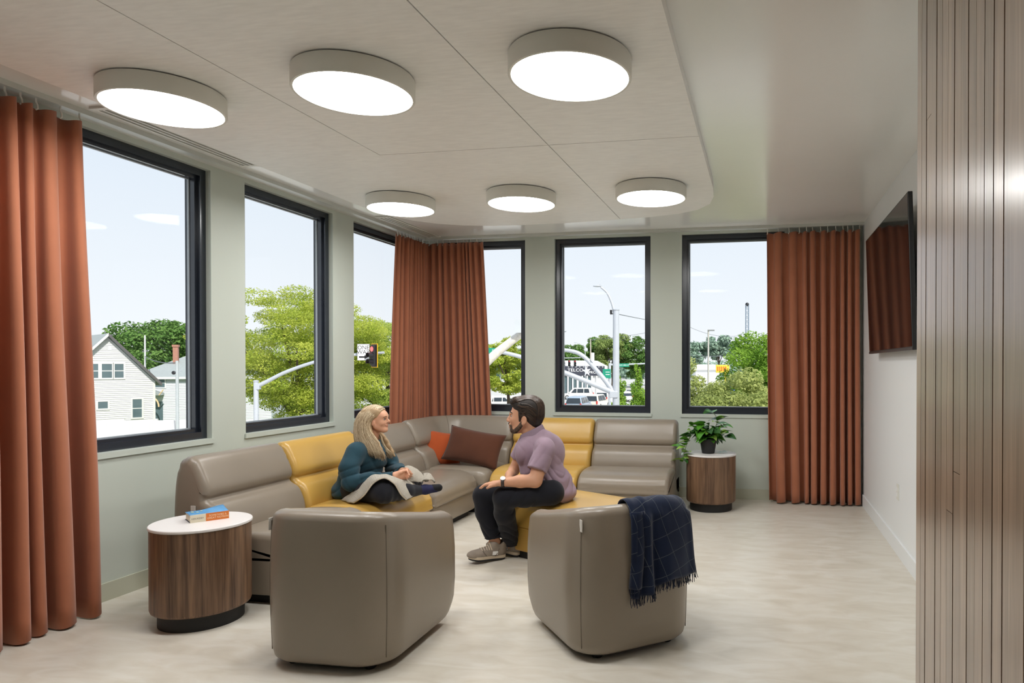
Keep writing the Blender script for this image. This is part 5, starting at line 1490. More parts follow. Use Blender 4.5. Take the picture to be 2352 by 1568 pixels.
def eye(parent, c, d, r=0.0105):
    """Eyeball with a dark iris looking along d."""
    e_ = MB().ell(c, (r, r, r), 12, 8).build('eye', M_EYE, parent)
    d = Vector(d).normalized(); q = Vector(c) + d * r * 0.50
    MB().ell(tuple(q), (r * 0.62, r * 0.62, r * 0.62), 10, 6).build('iris', M_IRIS, e_)

def hand(f, wrist, knuckle, side, tips, thumb_root, thumb_tip, w=0.036, r=0.0085):
    """Palm from wrist to knuckles, four fingers with a knuckle bend each, thumb from the side of the palm.
    side: unit vector across the knuckles from index to little finger."""
    wr, kn, sd = Vector(wrist), Vector(knuckle), Vector(side).normalized()
    for q in (-1, -0.35, 0.35, 1):
        f.cone(wr + sd * q * w * 0.55, kn + sd * q * w, 0.017, 0.0125, 0.012)
    for i, (t, ln) in enumerate(zip(tips, (0.94, 1.0, 0.96, 0.84))):
        q = -1 + 2 * i / 3
        a = kn + sd * q * w; t = Vector(t)
        mid = a.lerp(t, 0.5) + Vector((0, 0, 0.010)); mid2 = a.lerp(t, 0.78) + Vector((0, 0, 0.005))
        f.chain([a, mid, mid2, a.lerp(t, ln)], [r * 1.1, r, r * 0.92, r * 0.78], 0.0035)
    tr, tt = Vector(thumb_root), Vector(thumb_tip)
    f.chain([wr.lerp(tr, 0.6), tr, tr.lerp(tt, 0.55) + Vector((0, 0, 0.004)), tt], [0.015, 0.0125, 0.010, 0.008], 0.005)

def cloth_patch(rows, nu=8, nv=8, wob=0.0, seed=0):
    """Smooth grid through control rows (each a list of points)."""
    R = random.Random(seed)
    cols = [catmull(r, nu) for r in rows]
    grid = []
    for j in range(len(cols[0])):
        grid.append(catmull([c[j] for c in cols], nv))
    vs, fs, uv = [], [], []
    W_ = len(grid[0])
    for i, g_ in enumerate(grid):
        for j, p in enumerate(g_):
            vs.append((p.x, p.y, p.z + wob * math.sin(i * 0.9 + j * 0.5) * math.sin(j * 0.7)))
            uv.append((i / (len(grid) - 1), j / (W_ - 1)))
    for i in range(len(grid) - 1):
        for j in range(W_ - 1): fs.append((i * W_ + j, (i + 1) * W_ + j, (i + 1) * W_ + j + 1, i * W_ + j + 1))
    return vs, fs, uv

def patch_obj(name, vs, fs, uv, m, parent, thick, uvs=(1, 1)):
    o = MB().add(vs, fs).build(name, m, parent, angle=180)
    ul = o.data.uv_layers.new(name='UVMap')
    for lp in o.data.loops:
        a = uv[lp.vertex_index]; ul.data[lp.index].uv = (a[0] * uvs[0], a[1] * uvs[1])
    so = o.modifiers.new('thickness', 'SOLIDIFY'); so.thickness = thick; so.offset = 0
    return o

# ---------------------------------------------------------------- the man (local x: right in the picture, y: away, z: up)
def man():
    t = thing('person', 'man in a mauve polo shirt and black trousers sitting forward on the mustard ottoman', 'person', tuple(S(-0.675, 4.75, 0)), YAW)
    tf = -0.53                                            # torso turned towards the viewer
    V3 = lambda *a: np.array(a)
    B = Field((-0.56, -0.36, 0.0), (0.30, 0.40, 1.20), 0.005)
    # head
    B.ell((-0.132, 0.030, 1.062), (0.096, 0.077, 0.086), 0.02)
    B.ell((-0.180, 0.028, 0.995), (0.066, 0.062, 0.088), 0.025)
    B.ell((-0.214, 0.026, 0.921), (0.027, 0.032, 0.026), 0.02)
    for q in (-1, 1):
        B.cone((-0.140, 0.030 + q * 0.050, 0.965), (-0.205, 0.027 + q * 0.020, 0.920), 0.024, 0.020, 0.02)
        B.ell((-0.206, 0.027 + q * 0.036, 0.990), (0.026, 0.020, 0.022), 0.016)
    B.ell((-0.232, 0.026, 1.036), (0.016, 0.046, 0.012), 0.012)
    for q in (-1, 1): B.ell((-0.240, 0.026 + q * 0.031, 1.018), (0.013, 0.017, 0.010), 0.008, op='cut')
    B.cone((-0.236, 0.025, 1.026), (-0.260, 0.023, 0.988), 0.0095, 0.0110, 0.008)
    B.ell((-0.250, 0.023, 0.981), (0.016, 0.018, 0.010), 0.006)
    B.ell((-0.241, 0.024, 0.958), (0.012, 0.026, 0.010), 0.006)
    B.ell((-0.241, 0.024, 0.945), (0.013, 0.022, 0.0065), 0.003); B.ell((-0.239, 0.024, 0.934), (0.013, 0.020, 0.0070), 0.003)
    for q in (-1, 1):
        B.ell((-0.133, 0.031 + q * 0.078, 0.990), (0.021, 0.009, 0.032), 0.004, rz=q * 0.25)
        B.ell((-0.138, 0.031 + q * 0.087, 0.993), (0.011, 0.006, 0.018), 0.003, op='cut')
        B.ell((-0.140, 0.031 + q * 0.077, 0.966), (0.011, 0.009, 0.012), 0.006)
    B.cone((-0.120, 0.034, 0.965), (-0.085, 0.040, 0.850), 0.057, 0.064, 0.02)
    B.ell((-0.190, 0.028, 0.925), (0.04, 0.035, 0.03), 0.02)
    # trunk and legs (inside the clothes), arms, hands
    B.ell((-0.060, 0.035, 0.745), (0.095, 0.155, 0.15), 0.03, rz=tf); B.ell((-0.02, 0.03, 0.60), (0.105, 0.145, 0.15), 0.03, rz=tf)
    B.ell((0.045, 0.03, 0.51), (0.11, 0.15, 0.075), 0.03, rz=tf)
    B.chain([(0.06, -0.10, 0.50), (-0.245, -0.19, 0.475), (-0.248, 0.095, 0.13)], [0.07, 0.052, 0.034], 0.02)
    B.chain([(0.0, 0.14, 0.49), (-0.43, 0.01, 0.452), (-0.352, 0.025, 0.12)], [0.07, 0.052, 0.035], 0.02)
    B.cone((-0.352, 0.025, 0.13), (-0.395, -0.02, 0.06), 0.034, 0.03, 0.02); B.cone((-0.248, 0.095, 0.13), (-0.27, 0.115, 0.06), 0.034, 0.028, 0.02)
    B.chain([(0.02, -0.15, 0.80), (-0.030, -0.222, 0.600)], [0.055, 0.046], 0.02)
    B.chain([(-0.030, -0.222, 0.600), (-0.125, -0.240, 0.600), (-0.245, -0.245, 0.592)], [0.045, 0.042, 0.0265], 0.015)
    B.chain([(-0.165, 0.20, 0.78), (-0.255, 0.215, 0.600)], [0.05, 0.040], 0.02)
    B.chain([(-0.255, 0.215, 0.600), (-0.262, 0.12, 0.582), (-0.262, 0.045, 0.565)], [0.040, 0.036, 0.025], 0.015)
    hand(B, (-0.255, -0.243, 0.590), (-0.325, -0.225, 0.583), (0.18, 0.98, 0.02), [(-0.385, -0.268, 0.556), (-0.398, -0.235, 0.553), (-0.395, -0.205, 0.552), (-0.378, -0.178, 0.553)], (-0.290, -0.268, 0.580), (-0.338, -0.282, 0.562))
    hand(B, (-0.262, 0.040, 0.563), (-0.268, -0.040, 0.565), (-0.98, -0.1, -0.1), [(-0.235, -0.105, 0.556), (-0.258, -0.112, 0.552), (-0.282, -0.110, 0.548), (-0.304, -0.098, 0.545)], (-0.232, -0.01, 0.572), (-0.215, -0.060, 0.572))
    body = B.build('body', M_SKIN, t, 1)
    for q in (-1, 1):
        eye(t, (-0.2255, 0.026 + q * 0.030, 1.0165), (-1, q * 0.25, -0.1), 0.0098)
    # polo shirt
    Sh = Field((-0.36, -0.34, 0.40), (0.26, 0.34, 0.95), 0.005)
    Sh.ell((-0.060, 0.035, 0.765), (0.122, 0.188, 0.135), 0.03, rz=tf)
    Sh.cone((0.020, -0.120, 0.812), (-0.140, 0.185, 0.805), 0.066, 0.060, 0.03)
    Sh.ell((0.006, 0.050, 0.745), (0.106, 0.170, 0.15), 0.03, rz=tf)
    Sh.ell((-0.030, 0.032, 0.625), (0.132, 0.165, 0.15), 0.04, rz=tf)
    Sh.ell((0.042, 0.035, 0.535), (0.132, 0.182, 0.13), 0.04, rz=tf)
    Sh.cone((-0.02, 0.02, 0.835), (-0.092, 0.038, 0.885), 0.085, 0.070, 0.03)
    Sh.cone((0.022, -0.140, 0.790), (-0.028, -0.220, 0.650), 0.070, 0.068, 0.02, planes=[((-0.018, -0.212, 0.668), (-0.30, -0.40, -0.86))])
    Sh.cone((-0.160, 0.20, 0.790), (-0.245, 0.218, 0.660), 0.070, 0.060, 0.02, planes=[((-0.232, 0.215, 0.690), (-0.55, 0.1, -0.85))])
    Sh.ell((-0.118, 0.034, 0.925), (0.075, 0.068, 0.055), 0.012, op='cut')
    Sh.ell((-0.185, 0.015, 0.885), (0.055, 0.035, 0.050), 0.012, op='cut')
    Sh.ell((0.062, 0.034, 0.470), (0.142, 0.192, 0.085), 0.03, rz=tf)
    Sh.plane((0.13, 0, 0.418), (-0.66, 0, -1.0))
    def crease(t_, k): return (1 - np.abs(np.sin(t_))) ** k
    def fold(x, y, z):
        w = np.exp(-((z - 0.575) / 0.085) ** 2)
        d = 0.011 * crease(z * 40 + 14 * x + 3 * np.sin(x * 16 + y * 9), 2.0) * w
        d += 0.0055 * crease((x * 0.9 + z * 0.8 - y * 0.5) * 30 + 2 * np.sin(z * 22), 2.5) * np.exp(-((z - 0.73) / 0.10) ** 2) * (x < 0.03)
        d += 0.005 * crease((x - z * 0.7) * 42, 2.5) * np.exp(-((x + 0.01) / 0.07) ** 2 - ((y + 0.2) / 0.09) ** 2)
        d += 0.003 * crease((y * 0.8 + z) * 26, 3) * np.exp(-((x - 0.09) / 0.07) ** 2) * (z < 0.8)
        return d - 0.002
    Sh.displace(fold)
    m_sh = mat('polo_cotton', srgb(152, 130, 144), 0.9, spec=0.15, vary=0.05, scale=20, bump=0.05, bscale=700, sheen=0.15)
    shirt = Sh.build('polo_shirt', m_sh, t, 2)
    # collar and placket
    rows = [[], [], [], []]
    for i in range(25):
        a = PI * (-0.84 + 1.68 * i / 24); ab = abs(a) / PI
        rows[0].append((-0.098 + 0.070 * math.cos(a), 0.037 + 0.071 * math.sin(a), 0.890 + 0.010 * math.cos(a) - 0.030 * ab))
        rows[1].append((-0.098 + 0.073 * math.cos(a), 0.037 + 0.075 * math.sin(a), 0.926 + 0.022 * math.cos(a) - 0.034 * ab))
        rows[2].append((-0.097 + 0.079 * math.cos(a), 0.037 + 0.082 * math.sin(a), 0.929 + 0.022 * math.cos(a) - 0.038 * ab))
        rows[3].append((-0.094 + 0.103 * math.cos(a), 0.036 + 0.106 * math.sin(a), 0.884 + 0.012 * math.cos(a) - 0.070 * ab))
    vs, fs, uv = cloth_patch(rows, 1, 4)
    patch_obj('collar', vs, fs, uv, mat('polo_collar', srgb(138, 118, 132), 0.9, vary=0.05, scale=30), shirt, 0.004)
    for z_, x_, y_ in ((0.812, -0.176, -0.022), (0.775, -0.187, -0.027), (0.735, -0.190, -0.030)):
        MB().ell((x_, y_, z_), (0.005, 0.006, 0.006), 8, 6).build('button', M_SIGK, shirt)
    # trousers
    T = Field((-0.56, -0.34, 0.06), (0.24, 0.36, 0.64), 0.0055)
    T.ell((0.035, 0.03, 0.500), (0.115, 0.170, 0.085), 0.03, rz=tf)
    T.ell((-0.03, 0.02, 0.535), (0.12, 0.15, 0.06), 0.03, rz=tf)
    T.chain([(0.065, -0.105, 0.498), (-0.10, -0.165, 0.500), (-0.245, -0.190, 0.482)], [0.086, 0.086, 0.072], 0.02)
    T.chain([(-0.245, -0.190, 0.482), (-0.258, -0.11, 0.36), (-0.250, 0.098, 0.105)], [0.071, 0.068, 0.057], 0.02, planes=[((-0.250, 0.09, 0.092), (0.0, 0.2, -1))])
    T.chain([(0.0, 0.14, 0.488), (-0.22, 0.075, 0.480), (-0.430, 0.010, 0.458)], [0.090, 0.084, 0.070], 0.02)
    T.chain([(-0.430, 0.010, 0.458), (-0.415, 0.012, 0.34), (-0.362, 0.022, 0.150)], [0.070, 0.068, 0.058], 0.02, planes=[((-0.355, 0.02, 0.158), (0.15, 0.0, -1))])
    T.displace(lambda x, y, z: 0.009 * crease(z * 52 + 12 * x + 2 * np.sin(x * 30), 2.2) * np.exp(-((z - 0.19) / 0.07) ** 2) + 0.008 * crease((x - 0.6 * z + 0.3 * y) * 34, 2.5) * np.exp(-((x + 0.14) / 0.12) ** 2) * (z > 0.36) - 0.002)
    T.build('trousers', mat('trouser_cloth', srgb(27, 28, 35), 0.85, spec=0.2, vary=0.08, scale=18, bump=0.04, bscale=500, sheen=0.1), t, 2)
    # hair, brows, beard
    H = Field((-0.28, -0.10, 0.88), (0.02, 0.16, 1.20), 0.004)
    H.ell((-0.118, 0.032, 1.082), (0.112, 0.090, 0.080), 0.02)
    H.ell((-0.082, 0.035, 1.030), (0.078, 0.087, 0.090), 0.02)
    H.ell((-0.068, 0.038, 0.962), (0.036, 0.056, 0.034), 0.02)
    H.cone((-0.205, 0.0, 1.115), (-0.205, 0.06, 1.115), 0.034, 0.034, 0.02)
    H.plane((-0.222, 0.03, 1.082), (-0.80, 0, -0.62), (-0.30, -0.2, 0.9), (-0.150, 0.3, 1.25))
    H.plane((-0.150, 0.03, 1.02), (-1, 0, -0.15), (-0.30, -0.2, 0.85), (-0.05, 0.3, 1.035))
    for q in (-1, 1):
        H.ell((-0.136, 0.031 + q * 0.085, 0.985), (0.030, 0.026, 0.036), 0.006, op='cut')
        H.cone((-0.163, 0.030 + q * 0.067, 1.04), (-0.166, 0.030 + q * 0.062, 0.985), 0.013, 0.008, 0.008)
    for k in range(9):                                   # ragged neck ends
        a = -0.6 + 1.2 * k / 8
        H.cone((-0.048 - 0.012 * abs(a), 0.038 + 0.05 * a, 0.965), (-0.030 - 0.02 * abs(a), 0.038 + 0.06 * a, 0.928 + 0.012 * (k % 3)), 0.010, 0.004, 0.006)
    H.build('hair', mat('hair_brown', srgb(40, 33, 29), 0.6, vary=0.2, scale=40), t, 1)
    R = random.Random(12); cv = []
    for k in range(760):
        v = R.uniform(-0.97, 0.97); w = math.sqrt(1 - v * v); g_ = 1.015 + R.uniform(-0.01, 0.03)
        f0 = lerp(0.30, 0.95, abs(v) ** 2) + R.uniform(-0.05, 0.25); f1 = PI + R.uniform(0.0, 0.75) * (1 - 0.25 * abs(v))
        if R.random() < 0.25: f1 = lerp(f0, f1, 0.6)
        pts = []
        for i in range(6):
            f = lerp(f0, f1, i / 5)
            rx, rz = (0.112, 0.082) if f < PI / 2 else (0.106, 0.098)
            yy = 0.033 + 0.090 * v * g_ * (1 - 0.10 * max(0, (f - 2.6)))
            pts.append((-0.120 - rx * math.cos(f) * (0.35 + 0.65 * w) * g_, yy, 1.078 + rz * math.sin(f) * (0.25 + 0.75 * w) * g_ - max(0, f - PI * 0.9) * 0.045))
        if abs(v) > 0.80:                                # side hair runs back over the ear
            yy = 0.032 + (0.088 if v > 0 else -0.088) * g_
            z0 = 1.12 - 0.105 * R.random(); dz = R.uniform(0.03, 0.075)
            pts = [(-0.190 + 0.03 * R.random(), yy * 0.93 + 0.002, z0), (-0.150, yy, z0 - 0.012), (-0.110, yy, z0 - 0.3 * dz), (-0.075, yy * 0.97 + 0.001, z0 - 0.7 * dz), (-0.045, yy * 0.86 + 0.004, max(0.945, z0 - 1.3 * dz))]
        cv.append(pts)
    cv = [H.hug(c, 0.0005 + 0.002 * R.random(), True) for c in cv]
    strands('hair_strands', cv, 0.0019, 0.0007, strand_mat('strand_brown', srgb(24, 20, 18), srgb(92, 72, 58)), t)
    Bd = Field((-0.29, -0.06, 0.86), (-0.10, 0.12, 1.06), 0.0035)
    Bd.ell((-0.216, 0.026, 0.918), (0.031, 0.036, 0.029), 0.01)
    for q in (-1, 1):
        Bd.cone((-0.146, 0.030 + q * 0.056, 0.968), (-0.200, 0.027 + q * 0.028, 0.916), 0.021, 0.021, 0.012)
        Bd.cone((-0.249, 0.024, 0.962), (-0.232, 0.024 + q * 0.030, 0.945), 0.0085, 0.007, 0.005)
        Bd.cone((-0.232, 0.024 + q * 0.030, 0.945), (-0.226, 0.025 + q * 0.026, 0.918), 0.007, 0.012, 0.005)
    Bd.ell((-0.244, 0.024, 0.940), (0.014, 0.018, 0.010), 0.004, op='cut')
    Bd.build('beard', hair_mat('beard_brown', srgb(52, 42, 36), srgb(104, 84, 68), (90, 90, 90), 0.7), t, 1)
    for q in (-1, 1):
        MB().tube([(-0.240, 0.026 + q * 0.012, 1.040), (-0.238, 0.026 + q * 0.030, 1.046), (-0.222, 0.026 + q * 0.050, 1.040)], [0.003, 0.005, 0.003], 6).build('eyebrow', MATS['hair_brown'], t)
    # watch
    w = MB(); c0, c1 = Vector((-0.228, -0.245, 0.593)), Vector((-0.250, -0.245, 0.592))
    w.loft([[tuple(c + Vector((0, 0.033 * math.cos(a) * (1 if i in (1, 2) else 0.94), 0.033 * math.sin(a) * (1 if i in (1, 2) else 0.94)))) for a in np.linspace(0, 2 * PI, 24, endpoint=False)] for i, c in enumerate((c0, c0.lerp(c1, 0.1), c0.lerp(c1, 0.9), c1))], cap=False)
    wt = w.build('watch', mat('watch_band', srgb(58, 46, 42), 0.5, vary=0.05), t)
    d = MB().lathe([(0.002, 0.0), (0.017, 0.0), (0.018, 0.004), (0.016, 0.007), (0.002, 0.0075)], 20).build('watch_dial', mat('watch_steel', srgb(230, 230, 232), 0.25, metal=0.4), wt, loc=(-0.239, -0.262, 0.620))
    d.rotation_euler = (0.55, 0.1, 0)
    # shoes
    m_up, m_mid, m_sole = mat('shoe_suede', srgb(142, 130, 118), 0.85, vary=0.12, scale=25), mat('shoe_midsole', srgb(206, 190, 168), 0.6, vary=0.05), mat('shoe_sole', srgb(34, 33, 33), 0.7, vary=0.1)
    def shoe(heel, toe, roll):
        h, e_ = Vector(heel), Vector(toe); d = (e_ - h); L_ = d.length; yaw = math.atan2(d.y, d.x)
        r = bpy.data.objects.new('shoe', None); COL.objects.link(r); r.parent = t
        r.location = heel; r.rotation_euler = (roll, -0.10, yaw)
        # local: x heel->toe
        F = Field((-0.04, -0.07, -0.005), (L_ + 0.04, 0.07, 0.14), 0.004)
        F.ell((0.05, 0, 0.055), (0.065, 0.038, 0.050), 0.02); F.ell((L_ * 0.45, 0, 0.045), (0.10, 0.042, 0.042), 0.02); F.ell((L_ * 0.78, 0, 0.036), (0.085, 0.047, 0.034), 0.02)
        F.cone((0.035, 0, 0.08), (0.03, 0, 0.105), 0.036, 0.036, 0.02); F.cone((0.10, 0, 0.085), (0.085, 0, 0.105), 0.034, 0.036, 0.02)
        F.ell((0.06, 0, 0.125), (0.050, 0.026, 0.045), 0.008, op='cut'); F.plane((0, 0, 0.022), (0, 0, -1))
        up = F.build('upper', m_up, r, 1)
        pts = [(L_ * 0.0 - 0.012, 0), (0.01, -0.036), (0.10, -0.040), (0.19, -0.050), (L_ - 0.02, -0.042), (L_ + 0.018, 0), (L_ - 0.02, 0.042), (0.19, 0.050), (0.10, 0.040), (0.01, 0.036)]
        out = closed_spline(pts, 4)
        MB().loft([[(p[0] * s_ + L_ / 2 * (1 - s_), p[1] * s_, z) for p in out] for s_, z in ((0.97, 0.012), (1.0, 0.018), (0.985, 0.034))]).build('midsole', m_mid, r)
        MB().loft([[(p[0] * s_ + L_ / 2 * (1 - s_), p[1] * s_, z + 0.012 * max(0, (p[0] / L_ - 0.75)) ) for p in out] for s_, z in ((0.95, 0.0), (0.985, 0.004), (0.985, 0.014))]).build('outsole', m_sole, r)
        lc = MB()
        for k in range(5):
            x_ = 0.112 + k * 0.017
            lc.tube([Vector(q_) for q_ in F.hug([(x_, -0.030, 0.075), (x_ + 0.004, -0.012, 0.095), (x_ + 0.004, 0.012, 0.095), (x_, 0.030, 0.075)], 0.0015, True)], 0.0030, 5)
        lc.build('laces', m_mid, r)
        band = F.hug([(L_ * 0.62, -0.052, 0.040), (L_ * 0.70, -0.035, 0.062), (L_ * 0.72, 0.0, 0.075), (L_ * 0.70, 0.035, 0.062), (L_ * 0.62, 0.052, 0.040)], 0.0008, True)
        MB().tube([Vector(q_) for q_ in band], 0.0035, 5).build('toe_seam', mat('shoe_overlay', srgb(112, 100, 90), 0.8, vary=0.1), r)
        band = F.hug([(0.085, -0.05, 0.030), (0.075, -0.045, 0.055), (0.06, -0.04, 0.085)], 0.0008, True); MB().tube([Vector(q_) for q_ in band], 0.004, 5).build('heel_seam', MATS['shoe_overlay'], r)
        band = F.hug([(0.085, 0.05, 0.030), (0.075, 0.045, 0.055), (0.06, 0.04, 0.085)], 0.0008, True); MB().tube([Vector(q_) for q_ in band], 0.004, 5).build('heel_seam', MATS['shoe_overlay'], r)
        MB().box((L_ * 0.36, 0.0435, 0.055), (0.038, 0.004, 0.026)).build('side_patch', M_SIGNW, r, smooth=False)
        MB().box((L_ * 0.36, -0.0435, 0.055), (0.038, 0.004, 0.026)).build('side_patch', M_SIGNW, r, smooth=False)
    shoe((-0.303, 0.060, 0.004), (-0.500, -0.090, 0.010), -0.14)
    shoe((-0.198, 0.100, 0.002), (-0.430, 0.195, 0.002), 0.0)
    return t
man()

# ---------------------------------------------------------------- the woman
def woman():
    t = thing('person', 'blonde woman in a dark teal sweatshirt sitting cross-legged on the mustard sofa module', 'person', tuple(S(-2.029, 5.0, -0.028)), YAW)
    t.scale = (1.0204, 1.0204, 1.0204)
    tf = -0.26
    B = Field((-0.30, -0.40, 0.38), (0.56, 0.36, 1.12), 0.005)
    B.ell((0.060, 0.020, 1.004), (0.080, 0.068, 0.070), 0.02)
    B.ell((0.098, 0.016, 0.958), (0.054, 0.054, 0.072), 0.022)
    B.ell((0.133, 0.012, 0.905), (0.020, 0.024, 0.018), 0.018)
    for q in (-1, 1):
        B.cone((0.075, 0.018 + q * 0.042, 0.935), (0.126, 0.013 + q * 0.016, 0.904), 0.018, 0.015, 0.018)
        B.ell((0.122, 0.014 + q * 0.030, 0.955), (0.021, 0.018, 0.018), 0.014)
        B.ell((0.150, 0.013 + q * 0.027, 0.984), (0.010, 0.014, 0.008), 0.007, op='cut')
        B.ell((0.070, 0.018 + q * 0.064, 0.958), (0.014, 0.007, 0.024), 0.004)
    B.ell((0.140, 0.014, 1.000), (0.009, 0.034, 0.008), 0.012); B.ell((0.118, 0.015, 1.010), (0.030, 0.045, 0.030), 0.02)
    B.cone((0.147, 0.012, 0.990), (0.166, 0.010, 0.966), 0.0065, 0.0080, 0.007); B.ell((0.157, 0.010, 0.961), (0.012, 0.012, 0.007), 0.005)
    B.ell((0.145, 0.012, 0.9385), (0.010, 0.021, 0.0055), 0.004); B.ell((0.144, 0.012, 0.929), (0.010, 0.019, 0.006), 0.004)
    B.cone((0.052, 0.024, 0.930), (0.018, 0.034, 0.800), 0.042, 0.050, 0.02)
    B.ell((0.01, 0.03, 0.69), (0.085, 0.125, 0.13), 0.03, rz=tf); B.ell((-0.05, 0.03, 0.56), (0.10, 0.125, 0.14), 0.03, rz=tf); B.ell((-0.09, 0.03, 0.475), (0.12, 0.15, 0.06), 0.03, rz=tf)
    B.chain([(-0.06, -0.09, 0.475), (0.235, -0.275, 0.505), (0.40, 0.02, 0.468)], [0.065, 0.05, 0.03], 0.02)
    B.chain([(-0.05, 0.13, 0.475), (0.26, 0.235, 0.495), (0.14, -0.11, 0.462)], [0.065, 0.05, 0.03], 0.02)
    B.cone((0.39, 0.01, 0.468), (0.465, 0.045, 0.468), 0.028, 0.024, 0.02)
    B.chain([(-0.02, -0.11, 0.745), (-0.035, -0.19, 0.66), (-0.018, -0.208, 0.568), (0.262, -0.165, 0.592)], [0.038, 0.034, 0.032, 0.024], 0.02)
    B.chain([(0.05, 0.16, 0.745), (0.13, 0.18, 0.595), (0.272, -0.03, 0.606)], [0.042, 0.036, 0.023], 0.02)
    # clasped hands
    hand(B, (0.262, -0.162, 0.593), (0.318, -0.120, 0.602), (0.15, 0.25, -0.95), [(0.352, -0.070, 0.612), (0.360, -0.068, 0.596), (0.358, -0.066, 0.579), (0.348, -0.064, 0.566)], (0.298, -0.150, 0.618), (0.335, -0.118, 0.628), 0.027, 0.0075)
    hand(B, (0.275, -0.035, 0.605), (0.322, -0.085, 0.606), (0.15, -0.25, -0.95), [(0.352, -0.142, 0.616), (0.362, -0.146, 0.600), (0.360, -0.148, 0.584), (0.350, -0.146, 0.570)], (0.305, -0.055, 0.622), (0.338, -0.098, 0.633), 0.027, 0.0075)
    B.build('body', M_SKIN2, t, 1)
    for q in (-1, 1):
        eye(t, (0.1375, 0.013 + q * 0.0265, 0.983), (1, q * 0.25, 0), 0.0088)
        MB().tube([(0.1475, 0.013 + q * 0.017, 0.9885), (0.1472, 0.013 + q * 0.027, 0.9905), (0.140, 0.013 + q * 0.036, 0.9875)], [0.001, 0.0016, 0.001], 5).build('eyelash', M_IRIS, t)
        MB().tube([(0.152, 0.013 + q * 0.012, 0.999), (0.150, 0.013 + q * 0.026, 1.003), (0.138, 0.013 + q * 0.043, 0.998)], [0.0018, 0.003, 0.0018], 6).build('eyebrow', mat('brow_blonde', srgb(116, 84, 58), 0.7), t)
    MB().tube([(0.1430, -0.012, 0.9370), (0.1510, 0.000, 0.9335), (0.1530, 0.012, 0.9330), (0.1510, 0.024, 0.9335), (0.1430, 0.036, 0.9370)], [0.0012, 0.0026, 0.0032, 0.0026, 0.0012], 6).build('lips', M_LIP, t)
    # sweatshirt
    W = Field((-0.32, -0.34, 0.38), (0.36, 0.36, 0.90), 0.005)
    W.ell((0.012, 0.030, 0.700), (0.108, 0.155, 0.135), 0.03, rz=tf)
    W.cone((-0.020, -0.105, 0.765), (0.045, 0.165, 0.755), 0.062, 0.060, 0.03)
    W.ell((-0.050, 0.035, 0.650), (0.105, 0.150, 0.14), 0.03, rz=tf)
    W.ell((-0.060, 0.032, 0.560), (0.135, 0.165, 0.15), 0.04, rz=tf)
    W.ell((-0.095, 0.030, 0.470), (0.140, 0.182, 0.09), 0.04, rz=tf)
    W.cone((-0.01, 0.033, 0.79), (0.022, 0.033, 0.825), 0.075, 0.058, 0.03)
    W.chain([(-0.022, -0.125, 0.755), (-0.040, -0.190, 0.660), (-0.020, -0.212, 0.560)], [0.066, 0.064, 0.058], 0.02)
    W.chain([(-0.020, -0.212, 0.562), (0.10, -0.205, 0.575), (0.248, -0.172, 0.592)], [0.059, 0.053, 0.038], 0.02, planes=[((0.246, -0.172, 0.592), (0.96, 0.2, 0.05))])
    W.chain([(0.05, 0.17, 0.745), (0.10, 0.195, 0.66), (0.13, 0.185, 0.595)], [0.060, 0.056, 0.052], 0.02)
    W.chain([(0.13, 0.185, 0.595), (0.20, 0.09, 0.602), (0.262, -0.015, 0.606)], [0.053, 0.047, 0.036], 0.02, planes=[((0.262, -0.012, 0.606), (0.55, -0.8, 0.05))])
    W.ell((0.048, 0.026, 0.862), (0.056, 0.052, 0.050), 0.010, op='cut')
    W.plane((0, 0, 0.412), (0, 0, -1))
    def crease(t_, k): return (1 - np.abs(np.sin(t_))) ** k
    def fold(x, y, z):
        d = 0.009 * crease((z * 0.9 - x * 0.8) * 26 + 5 * y + 1.5 * np.sin(z * 30), 2.0) * np.exp(-((z - 0.62) / 0.11) ** 2)
        d += 0.010 * crease((z + 0.4 * x) * 36 + 2 * np.sin(x * 22), 2.0) * np.exp(-((z - 0.47) / 0.05) ** 2)
        d += 0.010 * crease(x * 30 + z * 18, 2.2) * np.exp(-((y + 0.2) / 0.07) ** 2 - ((z - 0.57) / 0.06) ** 2)
        d += 0.008 * crease((x * 1.0 + z * 0.3) * 34, 2.5) * (x > 0.03) * np.exp(-((z - 0.70) / 0.09) ** 2)
        return d - 0.003
    W.displace(fold)
    m_sw = mat('sweatshirt_teal', srgb(44, 72, 84), 0.92, spec=0.12, vary=0.06, scale=14, bump=0.05, bscale=600, sheen=0.15)
    sw = W.build('sweatshirt', m_sw, t, 2)
    nk = MB()
    ring = [(0.026 + 0.058 * math.cos(a), 0.031 + 0.055 * math.sin(a), 0.834 - 0.014 * math.cos(a)) for a in np.linspace(0, 2 * PI, 28)]
    nk.tube(ring, 0.009, 8, cap=False).build('neck_rib', m_sw, sw)
    for c, d in (((0.252, -0.171, 0.593), (0.97, 0.22, 0.05)), ((0.262, -0.014, 0.606), (0.55, -0.83, 0.03))):
        dv = Vector(d).normalized(); u = dv.cross(Vector((0, 0, 1))).normalized(); w_ = dv.cross(u)
        MB().tube([Vector(c) + (u * math.cos(a) + w_ * math.sin(a)) * 0.0335 for a in np.linspace(0, 2 * PI, 20)], 0.006, 6, cap=False).build('cuff', m_sw, sw)
    # leggings and socks
    T = Field((-0.26, -0.40, 0.38), (0.46, 0.36, 0.64), 0.005)
    T.ell((-0.09, 0.03, 0.47), (0.13, 0.165, 0.065), 0.03, rz=tf)
    T.chain([(-0.06, -0.09, 0.485), (0.10, -0.20, 0.51), (0.235, -0.272, 0.508)], [0.085, 0.082, 0.078], 0.02)
    T.chain([(0.235, -0.272, 0.505), (0.33, -0.13, 0.482), (0.388, 0.0, 0.468)], [0.074, 0.054, 0.036], 0.02)
